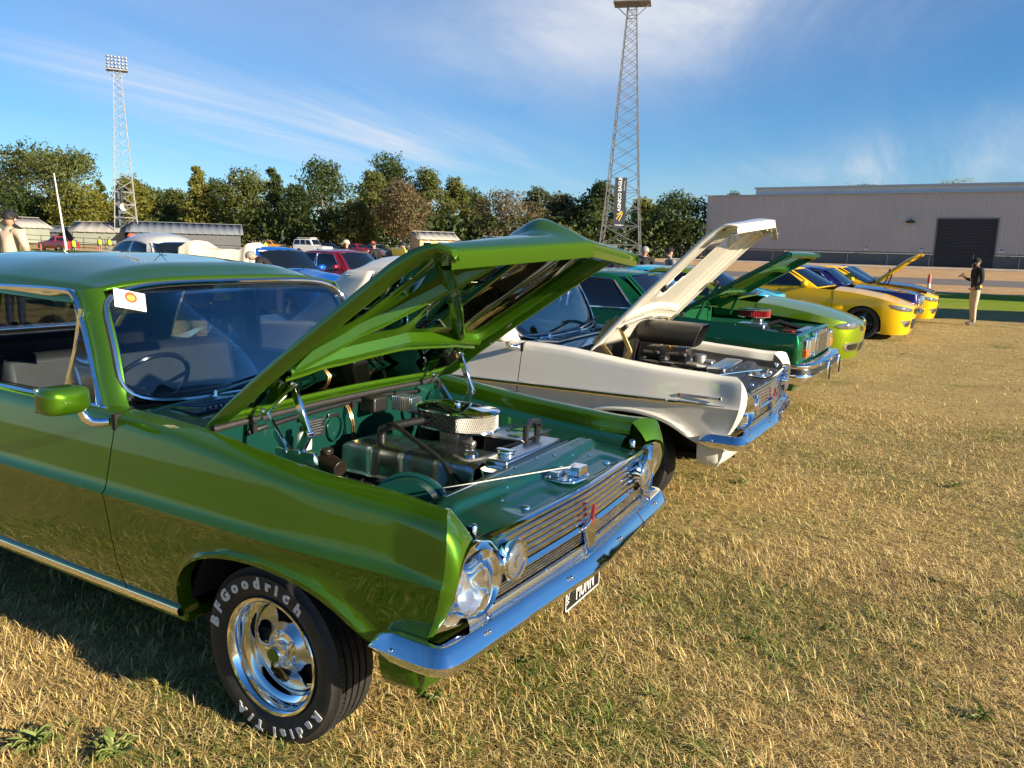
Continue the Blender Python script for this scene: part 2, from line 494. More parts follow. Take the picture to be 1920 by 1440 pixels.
# ------------------------------------------------------------------ dry grass, real blades near the camera
def grass_field(name, n, rmin, rmax, hmin, hmax, wid, seed, m, lean=1.22, mask=None, fov=(R(-42), R(44))):
    rng = np.random.default_rng(seed)
    a = rng.uniform(fov[0], fov[1], n); u = rng.uniform(0, 1, n)
    r = np.sqrt(rmin ** 2 + u * (rmax ** 2 - rmin ** 2))
    az = a + YAW
    px = CAM_POS.x - r * np.sin(az); py = CAM_POS.y + r * np.cos(az)
    # tufts: pull blades towards clump centres
    cs = .11
    cx = np.floor(px / cs); cy = np.floor(py / cs)
    hx = np.modf(np.abs(np.sin(cx * 12.9898 + cy * 78.233) * 43758.5453))[0]; hy = np.modf(np.abs(np.sin(cx * 39.346 + cy * 11.135) * 24634.633))[0]; hz = np.modf(np.abs(np.sin(cx * 73.156 + cy * 52.235) * 13758.23))[0]
    k = .22 * hz
    th0 = hz; px = px * (1 - k) + k * ((cx + hx) * cs); py = py * (1 - k) + k * ((cy + hy) * cs)
    keep = np.ones(n, bool)
    big = np.sin(px * 1.7 + 1.3 * np.sin(py * 1.1)) * np.sin(py * 1.9 + .9 * np.sin(px * 1.4)) + .5 * np.sin(px * 5.1 + py * 3.7) * np.sin(py * 4.3 - px * 2.2)
    keep &= rng.uniform(0, 1, n) < np.clip(.88 + .25 * big, .45, 1)
    px, py, hz, hx, big = px[keep], py[keep], hz[keep], hx[keep], big[keep]; n = len(px)
    h = rng.uniform(hmin, hmax, n) * (.75 + .45 * hz); th = rng.uniform(0, 2 * np.pi, n) * 1.0 + 0 * hx
    ln = np.clip(rng.normal(lean, .34, n), .15, 1.50)                  # lean angle
    dx, dy = np.cos(th), np.sin(th); wx, wy = -dy, dx
    w = wid * rng.uniform(.6, 1.4, n)
    V = np.zeros((n, 5, 3))
    for i, (t, ww) in enumerate(((0, 1.0), (0, 1.0), (.55, .8), (.55, .8), (1.0, 0))):
        s = (-1, 1, -1, 1, 0)[i]
        bend = ln * (.55 + .75 * t)
        rr = h * t * np.sin(bend); zz = h * t * np.cos(bend)
        V[:, i, 0] = px + dx * rr + wx * w * ww * s; V[:, i, 1] = py + dy * rr + wy * w * ww * s; V[:, i, 2] = np.maximum(zz, .004 * t) - .002
    base = np.arange(n) * 5
    me = bpy.data.meshes.new(name)
    me.vertices.add(n * 5); me.vertices.foreach_set('co', V.reshape(-1))
    q = np.stack([base, base + 1, base + 3, base + 2], 1); t3 = np.stack([base + 2, base + 3, base + 4], 1)
    loops = np.concatenate([q.reshape(-1), t3.reshape(-1)])
    me.loops.add(len(loops)); me.loops.foreach_set('vertex_index', loops.astype(np.int32))
    me.polygons.add(2 * n)
    st = np.concatenate([np.arange(n) * 4, 4 * n + np.arange(n) * 3]); tot = np.concatenate([np.full(n, 4), np.full(n, 3)])
    me.polygons.foreach_set('loop_start', st.astype(np.int32)); me.polygons.foreach_set('loop_total', tot.astype(np.int32))
    me.update()
    col = rng.uniform(0, 1, n)
    greenp = np.clip(.15 + .40 * np.sin(px * 2.3 + 2 * np.sin(py * 1.3)) * np.sin(py * 2.9 + 1.7) + .25 * (hz > .86), 0, 1)
    isg = (rng.uniform(0, 1, n) < greenp)
    c = np.zeros((n, 4)); c[:, 3] = 1
    A = np.array((.62, .45, .165)); B = np.array((.37, .24, .075)); C = np.array((.72, .57, .26)); G1 = np.array((.20, .215, .045)); G2 = np.array((.105, .17, .03))
    t = col[:, None]
    straw = np.where(t < .5, A + (B - A) * (t * 2), A + (C - A) * ((t - .5) * 2))
    gr = G1 + (G2 - G1) * t
    c[:, :3] = np.where(isg[:, None], gr, straw) * (.78 + .30 * hz[:, None])
    at = me.color_attributes.new('tone', 'FLOAT_COLOR', 'POINT')
    at.data.foreach_set('color', np.repeat(c, 5, 0).reshape(-1))
    me.materials.append(m)
    o = bpy.data.objects.new(name, me); COL.objects.link(o)
    return o
gm = bpy.data.materials.new('grass_blades'); gm.use_nodes = True
_n = gm.node_tree.nodes; _b = _n['Principled BSDF']
_at = _n.new('ShaderNodeAttribute'); _at.attribute_name = 'tone'
gm.node_tree.links.new(_at.outputs['Color'], _b.inputs['Base Color'])
_b.inputs['Roughness'].default_value = .55; _b.inputs['Specular IOR Level'].default_value = .25
for nm, n, r0, r1, h0, h1, w, sd in (('grass', 305000, .9, 4.6, .030, .085, .0015, 1), ('grass', 210000, 4.6, 9.5, .030, .078, .0020, 2), ('grass', 110000, 9.5, 24, .03, .06, .0032, 3)):
    g = grass_field(nm, n, r0, r1, h0, h1, w, sd, gm)
    g['kind'] = 'stuff'; g['label'] = 'dry straw coloured grass of the show field'
# broad green weeds in the straw
weed_m = mat('weed_leaf', (.11, .17, .03), .6, base2=(.20, .23, .06), vscale=6)
random.seed(11)
def weed(x, y, r, n):
    b = MB()
    for k in range(n):
        a = random.uniform(0, 6.28); L = r * random.uniform(.6, 1.1); up = random.uniform(.15, .7)
        w = L * .11; ca, sa = math.cos(a), math.sin(a)
        ox, oy = x + random.uniform(-r, r) * .35, y + random.uniform(-r, r) * .35
        P = []
        for t, ww in ((0, .3), (.35, 1), (.7, .8), (1, .06)):
            d = L * t; z = L * up * math.sin(t * 2.2)
            P.append([(ox + ca * d - sa * w * ww, oy + sa * d + ca * w * ww, z + .012), (ox + ca * d, oy + sa * d, z + .006), (ox + ca * d + sa * w * ww, oy + sa * d - ca * w * ww, z + .012)])
        b.grid(P)
    return tag(b.build('weed', weed_m, None, weld=False), '', 'weed', 'green weeds in the straw')

# ------------------------------------------------------------------ trees
bark = mat('gum_bark', (.22, .16, .11), .85, base2=(.40, .33, .26), vscale=3)
def leaf_mat(name, a, b_):
    m = mat(name, a, .55, base2=b_, vscale=.9, vdetail=3, spec=.3)
    nt = m.node_tree; bs = nt.nodes['Principled BSDF']
    if 'tr' not in nt.nodes:
        t = nt.nodes.new('ShaderNodeBsdfTranslucent'); t.name = 'tr'; t.inputs[0].default_value = (a[0] * 1.6, a[1] * 1.7, a[2] * 1.1, 1)
        mx = nt.nodes.new('ShaderNodeMixShader'); mx.inputs[0].default_value = .28
        out = nt.nodes['Material Output']
        nt.links.new(bs.outputs[0], mx.inputs[1]); nt.links.new(t.outputs[0], mx.inputs[2]); nt.links.new(mx.outputs[0], out.inputs[0])
    return m
LEAF = [leaf_mat('leaf_dark', (.066, .092, .022), (.034, .052, .016)), leaf_mat('leaf_olive', (.125, .135, .030), (.070, .085, .022)), leaf_mat('leaf_yellow', (.19, .18, .028), (.10, .115, .022)), leaf_mat('leaf_brown', (.16, .115, .055), (.10, .085, .042)), leaf_mat('leaf_grey', (.095, .105, .045), (.058, .072, .032))]
def tree(name, label, loc, H, spread, shape, lm, seed, n=5200, group=None, leaf=.34, trunk=.22, bare=.25, lobes=14):
    rng = np.random.default_rng(seed)
    root = thing(name, label, 'tree', loc, 0, group)
    b = MB()
    hb = H * bare
    top = Vector((rng.uniform(-.06, .06) * H, rng.uniform(-.06, .06) * H, H * .80))
    tp = spline([(0, 0, -.3), (top.x * .2 + rng.uniform(-.02, .02) * H, top.y * .2, hb), (top.x * .6, top.y * .6, H * .55), tuple(top)], 14)
    b.tube([Vector(p) for p in tp], [trunk * (1.15 - .95 * i / 13) for i in range(14)], 9)
    C = []
    for k in range(lobes):
        t = (k + .5) / lobes
        if shape == 'column':   zc = lerp(hb * .8, H * .93, t); rr = spread * (.55 + .45 * math.sin(math.pi * min(1, t * 1.15 + .12))) * (1 - .55 * max(0, t - .7) / .3)
        elif shape == 'cone':   zc = lerp(hb * .6, H * .95, t); rr = spread * (1.05 - .88 * t)
        elif shape == 'umbrella': zc = H * (.66 + .22 * (1 - ((k % 7) / 6.0 * 2 - 1) ** 2)) ; rr = spread
        elif shape == 'round':  zc = lerp(H * .18, H * .88, t); rr = spread * math.sin(math.pi * (.12 + .80 * t)) ** .6
        else:                   zc = lerp(hb, H * .92, t); rr = spread * math.sin(math.pi * (.15 + .75 * t)) ** .7
        a = k * 2.399 + rng.uniform(-.5, .5); d = rr * rng.uniform(.25, .70)
        if shape == 'umbrella': d = spread * rng.uniform(.15, .85)
        lr = spread * rng.uniform(.30, .46) * (1.0 if shape != 'cone' else (1.15 - .75 * t))
        C.append((d * math.cos(a) + top.x * t * .6, d * math.sin(a) + top.y * t * .6, zc, lr, lr * rng.uniform(.62, .92)))
    C = np.array(C); C[:, 2] *= H / (C[:, 2] + C[:, 4] * 1.02).max(); C[:, 2] = np.maximum(C[:, 2], C[:, 4] * .55)
    for k in range(lobes):
        zc, lr = C[k][2], C[k][3]
        i0 = max(2, min(12, int(13 * max(.2, (zc - lr * 1.1) / (H * .8)))))
        p0 = Vector(tp[i0]); p1 = Vector((C[k][0], C[k][1], zc))
        md = p0.lerp(p1, .5) + Vector((0, 0, -.03 * H + rng.uniform(-.03, .03) * H))
        b.tube([p0, p0.lerp(md, .5) + Vector((0, 0, .0)), md, p1], [trunk * .34, trunk * .27, trunk * .19, trunk * .06], 5)
    b.build('trunk', bark, root)
    # leaf clumps: quads on ragged shells of the lobes
    per = n // len(C)
    V = []; 
    for c in C:
        d = rng.normal(size=(per, 3)); d /= np.linalg.norm(d, axis=1)[:, None]
        s = rng.uniform(.25, 1.0, per) ** .55
        wob = 1 + .28 * np.sin(d[:, 0] * 5 + c[0]) * np.sin(d[:, 1] * 6 + c[1]) + .18 * np.sin(d[:, 2] * 9 + c[2] * 2)
        p = d * (s * wob)[:, None] * np.array((c[3], c[3], c[4])) + c[:3]
        u = rng.normal(size=(per, 3)); u /= np.linalg.norm(u, axis=1)[:, None]
        nrm = d * .6 + rng.normal(size=(per, 3)) * .5; nrm /= np.linalg.norm(nrm, axis=1)[:, None]
        t1 = np.cross(nrm, u); t1 /= np.linalg.norm(t1, axis=1)[:, None]; t2 = np.cross(nrm, t1)
        sz = leaf * rng.uniform(.45, 1.15, per)[:, None]
        q = np.stack([p - t1 * sz, p + t2 * sz * .42, p + t1 * sz, p - t2 * sz * .42], 1)
        V.append(q)
    V = np.concatenate(V).reshape(-1, 3); V[:, 2] = np.maximum(V[:, 2], .05)
    me = bpy.data.meshes.new('crown'); m_ = len(V) // 4
    me.vertices.add(len(V)); me.vertices.foreach_set('co', V.reshape(-1))
    me.loops.add(len(V)); me.loops.foreach_set('vertex_index', np.arange(len(V), dtype=np.int32))
    me.polygons.add(m_); me.polygons.foreach_set('loop_start', np.arange(0, len(V), 4, dtype=np.int32)); me.polygons.foreach_set('loop_total', np.full(m_, 4, np.int32)); me.update()
    me.materials.append(lm)
    o = bpy.data.objects.new('crown', me); COL.objects.link(o); o.parent = root
    return root
# (picture column, top row, distance, spread m, shape, leaf, look, bare)
TREES = [
 (6, 318, 122, 5.0, 'blob', 0, 'dark leafy gum at the left edge behind the umbrella-shaped tree', .2),
 (98, 268, 104, 7.4, 'umbrella', 1, 'tall umbrella-shaped gum with leaning trunk beside the left floodlight tower', .35),
 (60, 352, 100, 4.2, 'blob', 0, 'dense dark shrubby tree under the umbrella-shaped gum', .1),
 (158, 345, 98, 4.8, 'blob', 2, 'sunlit yellow-green tree just left of the left floodlight tower', .12),
 (192, 338, 135, 2.6, 'cone', 0, 'pair-topped pointed tree glimpsed left of the left tower', .2),
 (248, 328, 112, 3.6, 'round', 2, 'rounded yellow-green tree directly behind the left floodlight tower', .12),
 (300, 348, 126, 4.4, 'blob', 0, 'low dark tree right of the left tower, behind the grey shed', .15),
 (338, 352, 118, 3.6, 'round', 1, 'olive round-topped tree behind the grey shed roof', .15),
 (374, 312, 110, 3.7, 'cone', 2, 'pointed sunlit conifer-like gum over the grey shed', .12),
 (412, 335, 122, 3.6, 'round', 0, 'round dark-topped gum right of the pointed one', .2),
 (462, 315, 108, 4.6, 'column', 1, 'broad olive gum standing above the shed gable', .15),
 (522, 315, 116, 3.6, 'cone', 0, 'dark pointed gum above the orange utility', .12),
 (560, 345, 128, 3.4, 'round', 0, 'low dark tree between the pointed gum and the big round gum', .15),
 (612, 294, 104, 5.2, 'column', 0, 'big dark gum with clumped crown above the white four-wheel drive', .12),
 (668, 372, 100, 3.2, 'column', 1, 'slender olive gum right of the big dark gum', .12),
 (700, 318, 110, 3.5, 'column', 1, 'olive gum in front of the tallest gum', .15),
 (734, 284, 114, 5.0, 'column', 0, 'tallest dark gum near the middle of the tree line', .15),
 (752, 335, 96, 3.8, 'column', 3, 'brownish thin gum with pale bare trunk beside the yellow cottage', .35),
 (798, 312, 112, 3.8, 'column', 1, 'olive gum directly behind the yellow cottage', .15),
 (848, 330, 116, 3.2, 'column', 1, 'slim olive gum right of the yellow cottage', .12),
 (885, 352, 120, 3.4, 'round', 0, 'low dark gum behind the brown leafless-looking tree', .12),
 (940, 352, 108, 5.6, 'round', 3, 'broad brown twiggy tree over the small grey building', .06),
 (1012, 352, 118, 3.6, 'blob', 4, 'grey-green gum left of the right floodlight tower', .2),
 (1058, 360, 110, 4.2, 'blob', 4, 'spreading grey-green gum nearest left of the sponsor banner', .15),
 (1122, 338, 106, 3.6, 'column', 0, 'dark upright gum behind the left legs of the right tower', .2),
 (1040, 420, 96, 2.4, 'round', 2, 'small yellow-green shrub tree low in front of the grey-green gums', .05),
 (1205, 368, 116, 3.4, 'blob', 2, 'yellow-green tree seen through the right tower', .12),
 (1272, 355, 108, 5.4, 'round', 0, 'big round dark tree beside the long shed', .06),
 (1606, 342, 190, 6.5, 'round', 1, 'small treetop showing over the middle of the long shed roof', .1),
 (1784, 330, 175, 7.2, 'round', 2, 'double-domed treetop showing over the right of the shed roof', .1),
 (1372, 358, 190, 4.5, 'round', 4, 'tiny grey-green treetop over the left end of the shed roof', .1),
 (1888, 342, 200, 4.5, 'round', 4, 'tiny treetop over the shed roof near the right picture edge', .1),
]
for i, (px, py, dep, spr, shp, lf, lab, bare) in enumerate(TREES):
    dep = dep * 1.06 + 2; p = at(px, dep)
    H = zat(px, py, dep) - p.z
    spr *= 1.22 if shp != 'umbrella' else 1.05
    tree('gum_tree' if shp != 'round' else 'round_tree', lab, p, H, spr, shp, LEAF[lf], 100 + i, n=9000 if spr > 3.4 else 5600, group='trees beyond the oval', leaf=.29 if lf != 3 else .23, trunk=.24, bare=bare, lobes=16 if shp != 'umbrella' else 18)
# scrub under the trees
rng = np.random.default_rng(77)
b = MB()
def scrub(px0, px1, dep, h, n, lm, seed, nm='scrub'):
    rng = np.random.default_rng(seed); V = []
    for k in range(n):
        px = rng.uniform(px0, px1); p = at(px, dep + rng.uniform(-5, 5))
        c = np.array((p.x, p.y, p.z + rng.uniform(0, h))); u = rng.normal(size=3); u /= np.linalg.norm(u); v = np.cross(u, rng.normal(size=3)); v /= np.linalg.norm(v)
        s = rng.uniform(.2, .55); V += [c - u * s, c + v * s * .5, c + u * s, c - v * s * .5]
    b = MB(); b.add(V, [(4 * i, 4 * i + 1, 4 * i + 2, 4 * i + 3) for i in range(len(V) // 4)])
    o = b.build(nm, lm, None, weld=False, smooth=False); o['kind'] = 'stuff'; o['label'] = 'dark scrub under the tree line'
scrub(440, 1330, 116, 5.5, 9000, LEAF[0], 5)
scrub(-40, 440, 124, 4.5, 4500, LEAF[0], 6)

# ------------------------------------------------------------------ floodlight towers
steel = mat('galvanised_steel', (.25, .25, .245), .55, .5, var=.15, vscale=2)
def tower(label, base, H, wb, wt, rz, nb, hs=1.0, th=1.0):
    root = thing('floodlight_tower', label, 'floodlight tower', base, rz)
    def leg(t): return lerp(wb, wt, t ** .82) / 2
    corners = ((-1, -1), (1, -1), (1, 1), (-1, 1))
    for sx, sy in corners:
        b = MB()
        for i in range(10):
            t0, t1 = i / 10, (i + 1) / 10
            b.beam((sx * leg(t0), sy * leg(t0), t0 * H - (.5 if i == 0 else 0)), (sx * leg(t1), sy * leg(t1), t1 * H), (.13 - .05 * t0) * th)
        b.build('leg', steel, root)
    tl = [0]; 
    while tl[-1] < .985: tl.append(min(1, tl[-1] + .085 * (1 - .62 * tl[-1]) ** 1.0 * (1 if nb == 0 else nb)))
    for (ax, ay), (bx_, by_) in zip(corners, corners[1:] + corners[:1]):
        b = MB()
        for t0, t1 in zip(tl, tl[1:]):
            l0, l1 = leg(t0), leg(t1)
            b.beam((ax * l0, ay * l0, t0 * H), (bx_ * l1, by_ * l1, t1 * H), .05 * th); b.beam((bx_ * l0, by_ * l0, t0 * H), (ax * l1, ay * l1, t1 * H), .05 * th)
            if t0 < .26 or t0 > .9: b.beam((ax * l1, ay * l1, t1 * H), (bx_ * l1, by_ * l1, t1 * H), .06)
        b.build('lattice', steel, root)
    k_ = hs
    b = MB(); b.box((0, 0, H + .06), (3.4 * k_, 2.0 * k_, .10))
    for s in (-1, 1): b.beam((s * wt / 2, 0, H - 1.1 * k_), (s * 1.6 * k_, 0, H), .08 * th)
    b.build('head_platform', steel, root)
    b = MB()
    for zz in (.55, 1.15, 1.75, 2.3): b.beam((-1.6 * k_, -.8 * k_, H + zz * k_), (1.6 * k_, -.8 * k_, H + zz * k_), .06 * th)
    for xx in (-1.6, -.5, .5, 1.6): b.beam((xx * k_, -.8 * k_, H), (xx * k_, -.8 * k_, H + 2.35 * k_), .06 * th); b.beam((xx * k_, .9 * k_, H), (xx * k_, -.75 * k_, H + 1.7 * k_), .05 * th)
    b.build('lamp_frame', steel, root)
    lampm = mat('flood_lamp', (.30, .31, .31), .3, .7)
    for r_ in range(4):
        for k in range(6):
            b = MB(); b.lathe([(.0, .0), (.12 * k_, .02), (.20 * k_, .22 * k_), (.21 * k_, .30 * k_), (.0, .28 * k_)], c=((-1.42 + .57 * k) * k_, -1.15 * k_, H + (.45 + .56 * r_) * k_), axis='y', n=12); b.build('flood_lamp', lampm, root)
    return root
p = at(238, 96); tower('left floodlight tower rising over the grey sheds', p, zat(212, 133, 96) - p.z, 2.9, .75, YAW + R(28), 1.0, .68, .72)
lt_p = p
p2 = at(1163, 92); T2 = tower('right floodlight tower carrying the dark sponsor banner', p2, zat(1184, 8, 92) - p2.z, 5.0, .95, YAW - R(12), .92, 1.2, 1.0)
# sponsor banner on the right tower
fh = Vector((_f.x, _f.y, 0)).normalized(); rh = Vector((fh.y, -fh.x, 0))
bc = at(1158, 88.6); zc = zat(1158, 381, 88.6); bw, bh = 1.30, 5.6
bn = thing('sponsor_banner', 'dark navy vertical banner with white sideways lettering on the right tower', 'banner', (bc.x, bc.y, zc), math.atan2(rh.y, rh.x))
b = MB(); b.box((0, 0, 0), (bw, .03, bh)); b.build('banner_sheet', mat('banner_navy', (.018, .026, .042), .6, var=.1, vscale=2), bn)
t = text_mb('AGNICO EAGLE', .52, .005, spacing=1.0, bold=.012); t.xf(frame_m((-.06, -.022, .95), (0, 0, 1), (-1, 0, 0), (0, -1, 0))); t.build('banner_letters', mat('banner_white', (.7, .7, .68), .6), bn, smooth=False)
t = text_mb('FOSTERVILLE', .17, .005, spacing=1.1); t.xf(frame_m((.42, -.022, 1.9), (0, 0, 1), (-1, 0, 0), (0, -1, 0))); t.build('banner_small_print', MATS['banner_white'], bn, smooth=False)
b = MB()
for k, (x0, z0, x1, z1, w) in enumerate(((-.34, -1.75, .30, -.85, .11), (-.05, -1.95, .34, -1.05, .11), (-.30, -1.25, .10, -1.02, .10))): b.beam((x0, -.022, z0), (x1, -.022, z1), .012, w)
b.build('banner_emblem', mat('banner_yellow', (.62, .46, .05), .5), bn)
t = text_mb('TOWER 4', .22, .005, bold=.006); t.xf(frame_m((0, -.022, -2.42), (1, 0, 0), (0, 0, 1), (0, -1, 0))); t.build('banner_number', MATS['banner_white'], bn, smooth=False)
cab = mat('cabinet_grey', (.20, .21, .22), .5, .2, var=.1)
for i, (px, w, h, lab) in enumerate(((1117, 1.5, 2.4, 'left grey steel cabinet at the foot of the right tower'), (1141, 1.7, 2.3, 'right grey steel cabinet at the foot of the right tower'))):
    q = at(px, 86); t_ = thing('switch_cabinet', lab, 'cabinet', q, YAW, 'tower cabinets')
    b = MB(); b.box((0, 0, h / 2), (w, .8, h)); b.build('case', cab, t_, bevel=.03)
    b = MB(); b.box((0, 0, h + .03), (w + .12, .95, .06)); b.build('cap', cab, t_)
    b = MB(); b.box((0, -.405, h * .5), (w * .86, .02, h * .86)); b.build('door', cab, t_, bevel=.01)
# ladder and loudspeakers on the left tower
q = lt_p
sp = thing('tower_loudspeaker', 'pale horn loudspeaker on the left floodlight tower', 'loudspeaker', (at(236, 94).x, at(236, 94).y, zat(236, 388, 94)), YAW)
b = MB(); b.lathe([(.12, .5), (.2, .3), (.45, .0), (.47, -.02)], n=20, axis='y'); b.build('horn', mat('horn_cream', (.6, .58, .5), .5), sp)
b = MB(); b.box((-.35, .3, -.6), (.5, .5, .4)); b.build('driver_box', steel, sp)
sc_b = thing('tower_rack', 'dark equipment rack inside the left floodlight tower', 'rack', (at(228, 95).x, at(228, 95).y, zat(228, 425, 95)), YAW)
b = MB(); b.box((0, 0, 2.2), (.9, .5, 4.4)); b.build('rack_body', mat('rack_dark', (.02, .022, .026), .5), sc_b, bevel=.05)
b = MB(); 
for k in range(4): b.box((.1, -.3, .5 + k * 1.05), (.2, .1, .85))
b.build('rack_panel', alu, sc_b)

# ------------------------------------------------------------------ long metal shed on the right
def shed():
    P0 = at(1320, 112); fz = P0.z - .3
    zt = zat(1320, 368, 112)                      # wall top at the near-left corner
    root = thing('metal_shed', 'long grey corrugated metal shed with dark roller door behind the fence', 'shed', (P0.x, P0.y, fz), R(-3))
    dirx = Vector((1, 0, 0))
    H = zt - fz
    L = 78.0
    clad = mat('grey_cladding', (.50, .46, .42), .6, .0, var=.05, vscale=.15)
    clad_d = mat('roller_door_grey', (.055, .058, .064), .5, .2)
    # find the door on the wall
    def wx(px):
        d = _ray(px, hor(px)); t = (P0.y - CAM_POS.y) / d.y
        return CAM_POS.x + d.x * t - P0.x
    x0, x1 = wx(1752), wx(1862)
    dd = (P0.y - CAM_POS.y); 
    doorH = H * .66
    def ribbed(xa, xb, za, zb, y, m, nm, pitch=.42, depth=.035, parent=root):
        n = max(1, int((xb - xa) / pitch)); P = []
        for k in range(n):
            a = xa + (xb - xa) * k / n; p = (xb - xa) / n
            P += [(a, y), (a + p * .55, y), (a + p * .68, y - depth), (a + p * .87, y - depth)]
        P.append((xb, y))
        b = MB(); b.grid([[(x, yy, z) for x, yy in P] for z in (za, zb)]); return b.build(nm, m, parent, angle=20)
    W = 45.0
    ribbed(0, x0 - .12, 1.75, H, 0, clad, 'wall_sheet'); ribbed(x1 + .12, L, 1.75, H, 0, clad, 'wall_sheet'); ribbed(x0 - .12, x1 + .12, doorH, H, 0, clad, 'wall_sheet')
    b = MB(); b.box((x0 / 2 - .06, .1, .85), (x0 - .12, .25, 1.7)); b.build('plinth', mat('shed_plinth', (.15, .165, .165), .7, var=.1, vscale=.3), root)
    b = MB(); b.box(((x1 + L) / 2 + .06, .1, .85), (L - x1 - .12, .25, 1.7)); b.build('plinth', MATS['shed_plinth'], root)
    ns = 34
    for k in range(ns):
        za, zb = doorH * k / ns, doorH * (k + 1) / ns
        b = MB(); b.grid([[(x, y, z) for x in (x0, x1)] for y, z in ((.12, za), (.06, za + .02), (.03, (za + zb) / 2), (.06, zb - .02), (.12, zb))]); b.build('door_slat', clad_d, root, angle=60)
    b = MB(); b.box((x0 - .06, .0, doorH / 2), (.16, .2, doorH)); b.box((x1 + .06, 0, doorH / 2), (.16, .2, doorH)); b.box(((x0 + x1) / 2, 0, doorH + .05), (x1 - x0 + .3, .2, .16)); b.build('door_frame', mat('frame_grey', (.16, .16, .165), .5), root)
    b = MB(); b.box((wx(1702), -.35, H * .62), (.9, .5, .25)); b.beam((wx(1702), -.1, H * .62), (wx(1702), -.4, H * .66), .1); b.build('wall_lamp', blackplastic, root)
    for px in (1625, 1727, 1875):
        b = MB(); b.box((wx(px), -.06, 2.35), (.62, .04, .50)); s_ = b.build('wall_sign', mat('sign_white', (.7, .7, .7), .5), root)
        b = MB(); b.box((wx(px) - .12, -.085, 2.42), (.18, .01, .26)); b.box((wx(px) + .14, -.085, 2.42), (.18, .01, .26)); b.build('sign_symbol', mat('sign_blue', (.12, .16, .22), .5), s_)
    # left end wall, raised rear roof, gutter
    b = MB(); b.grid([[(0, y, z) for y in (0, W)] for z in (0, H)]); b.build('end_wall', clad, root)
    b = MB(); b.grid([[(x, y, z) for x in (-.2, L)] for y, z in ((-.25, H), (-.25, H + .12), (.2, H + .15), (W, H + 1.2))]); b.build('roof', mat('roof_zinc', (.46, .50, .53), .45, .5), root)
    xr = wx(1408)
    b = MB(); b.box(((xr + L) / 2, 3.0, H + .62), (L - xr, 5.4, .95)); b.build('parapet', mat('parapet_sky_zinc', (.58, .62, .65), .5, .2, var=.06, vscale=.2), root)  # paler base colour stands in for sky reflected along the parapet
    b = MB(); b.box(((xr + L) / 2, .2, H + .98), (L - xr + .2, .5, .22)); b.build('gutter', MATS['roof_zinc'], root)
    return P0, H, wx
SH_P0, SH_H, SH_wx = shed()
# mesh fence in front of the shed
wire = bpy.data.materials.new('chain_wire'); wire.use_nodes = True
_nt = wire.node_tree; _b = _nt.nodes['Principled BSDF']; _b.inputs['Base Color'].default_value = (.03, .035, .035, 1); _b.inputs['Roughness'].default_value = .6
_tc = _nt.nodes.new('ShaderNodeTexCoord'); _mp = _nt.nodes.new('ShaderNodeMapping'); _mp.inputs['Rotation'].default_value = (0, R(45), 0); _mp.inputs['Scale'].default_value = (12, 12, 12)
_nt.links.new(_tc.outputs['Object'], _mp.inputs[0])
_ck = _nt.nodes.new('ShaderNodeTexChecker'); _ck.inputs['Scale'].default_value = 1.0
_sx = _nt.nodes.new('ShaderNodeSeparateXYZ'); _nt.links.new(_mp.outputs[0], _sx.inputs[0])
def _fr(o):
    a = _nt.nodes.new('ShaderNodeMath'); a.operation = 'FRACT'; _nt.links.new(o, a.inputs[0])
    c = _nt.nodes.new('ShaderNodeMath'); c.operation = 'LESS_THAN'; c.inputs[1].default_value = .16; _nt.links.new(a.outputs[0], c.inputs[0]); return c.outputs[0]
_mx = _nt.nodes.new('ShaderNodeMath'); _mx.operation = 'MAXIMUM'; _nt.links.new(_fr(_sx.outputs['X']), _mx.inputs[0]); _nt.links.new(_fr(_sx.outputs['Z']), _mx.inputs[1])
_nt.links.new(_mx.outputs[0], _b.inputs['Alpha'])
fenm = mat('fence_black', (.02, .022, .022), .5, .3)
def fence(name, label, A, B, h, step, mesh=True, rails=2):
    A, B = Vector(A), Vector(B); d = B - A; L = d.length; d.normalize()
    root = thing(name, label, 'fence', A, math.atan2(d.y, d.x))
    n = int(L / step)
    for k in range(n + 1):
        z0 = terrain(A.x + d.x * k * step, A.y + d.y * k * step) - A.z
        b = MB(); b.tube([(k * step, 0, z0 - .2), (k * step, 0, z0 + h + .03)], .035, 6); b.build('post', fenm, root)
    for r_ in range(rails):
        zz = h - r_ * (h - .12) / max(1, rails - 1)
        b = MB(); b.tube([(k * step, 0, terrain(A.x + d.x * k * step, A.y + d.y * k * step) - A.z + zz) for k in range(n + 1)], .028, 5); b.build('rail', fenm, root)
    if mesh:
        b = MB(); b.grid([[(k * step, .02, terrain(A.x + d.x * k * step, A.y + d.y * k * step) - A.z + z) for k in range(n + 1)] for z in (.05, h)]); b.build('wire_mesh', wire, root)
    return root
fy = SH_P0.y - 8
fence('mesh_fence', 'black chain-mesh fence along the front of the long shed', (SH_P0.x - 2, fy, terrain(SH_P0.x, fy)), (SH_P0.x + 74, fy, terrain(SH_P0.x, fy)), 1.75, 4.4)
b = MB(); b.grid([[(x, y_, terrain(x, y_) + .03 + dz) for x in np.linspace(SH_P0.x - 2, SH_P0.x + 74, 40)] for y_, dz in ((fy - 1.2, 0), (fy - .6, .14), (fy - .3, .14), (fy - .29, 0))]); tag(b.build('concrete_kerb', mat('kerb_concrete', (.42, .36, .30), .85, var=.15, vscale=.8), None), 'pale concrete kerb under the chain-mesh fence', 'kerb')
# oval boundary fence on the left
A = at(-40, 88); B = at(490, 83)
fence('rail_fence', 'dark post and rail fence round the oval in front of the far sheds', A, B, 1.15, 2.6, mesh=False, rails=3)

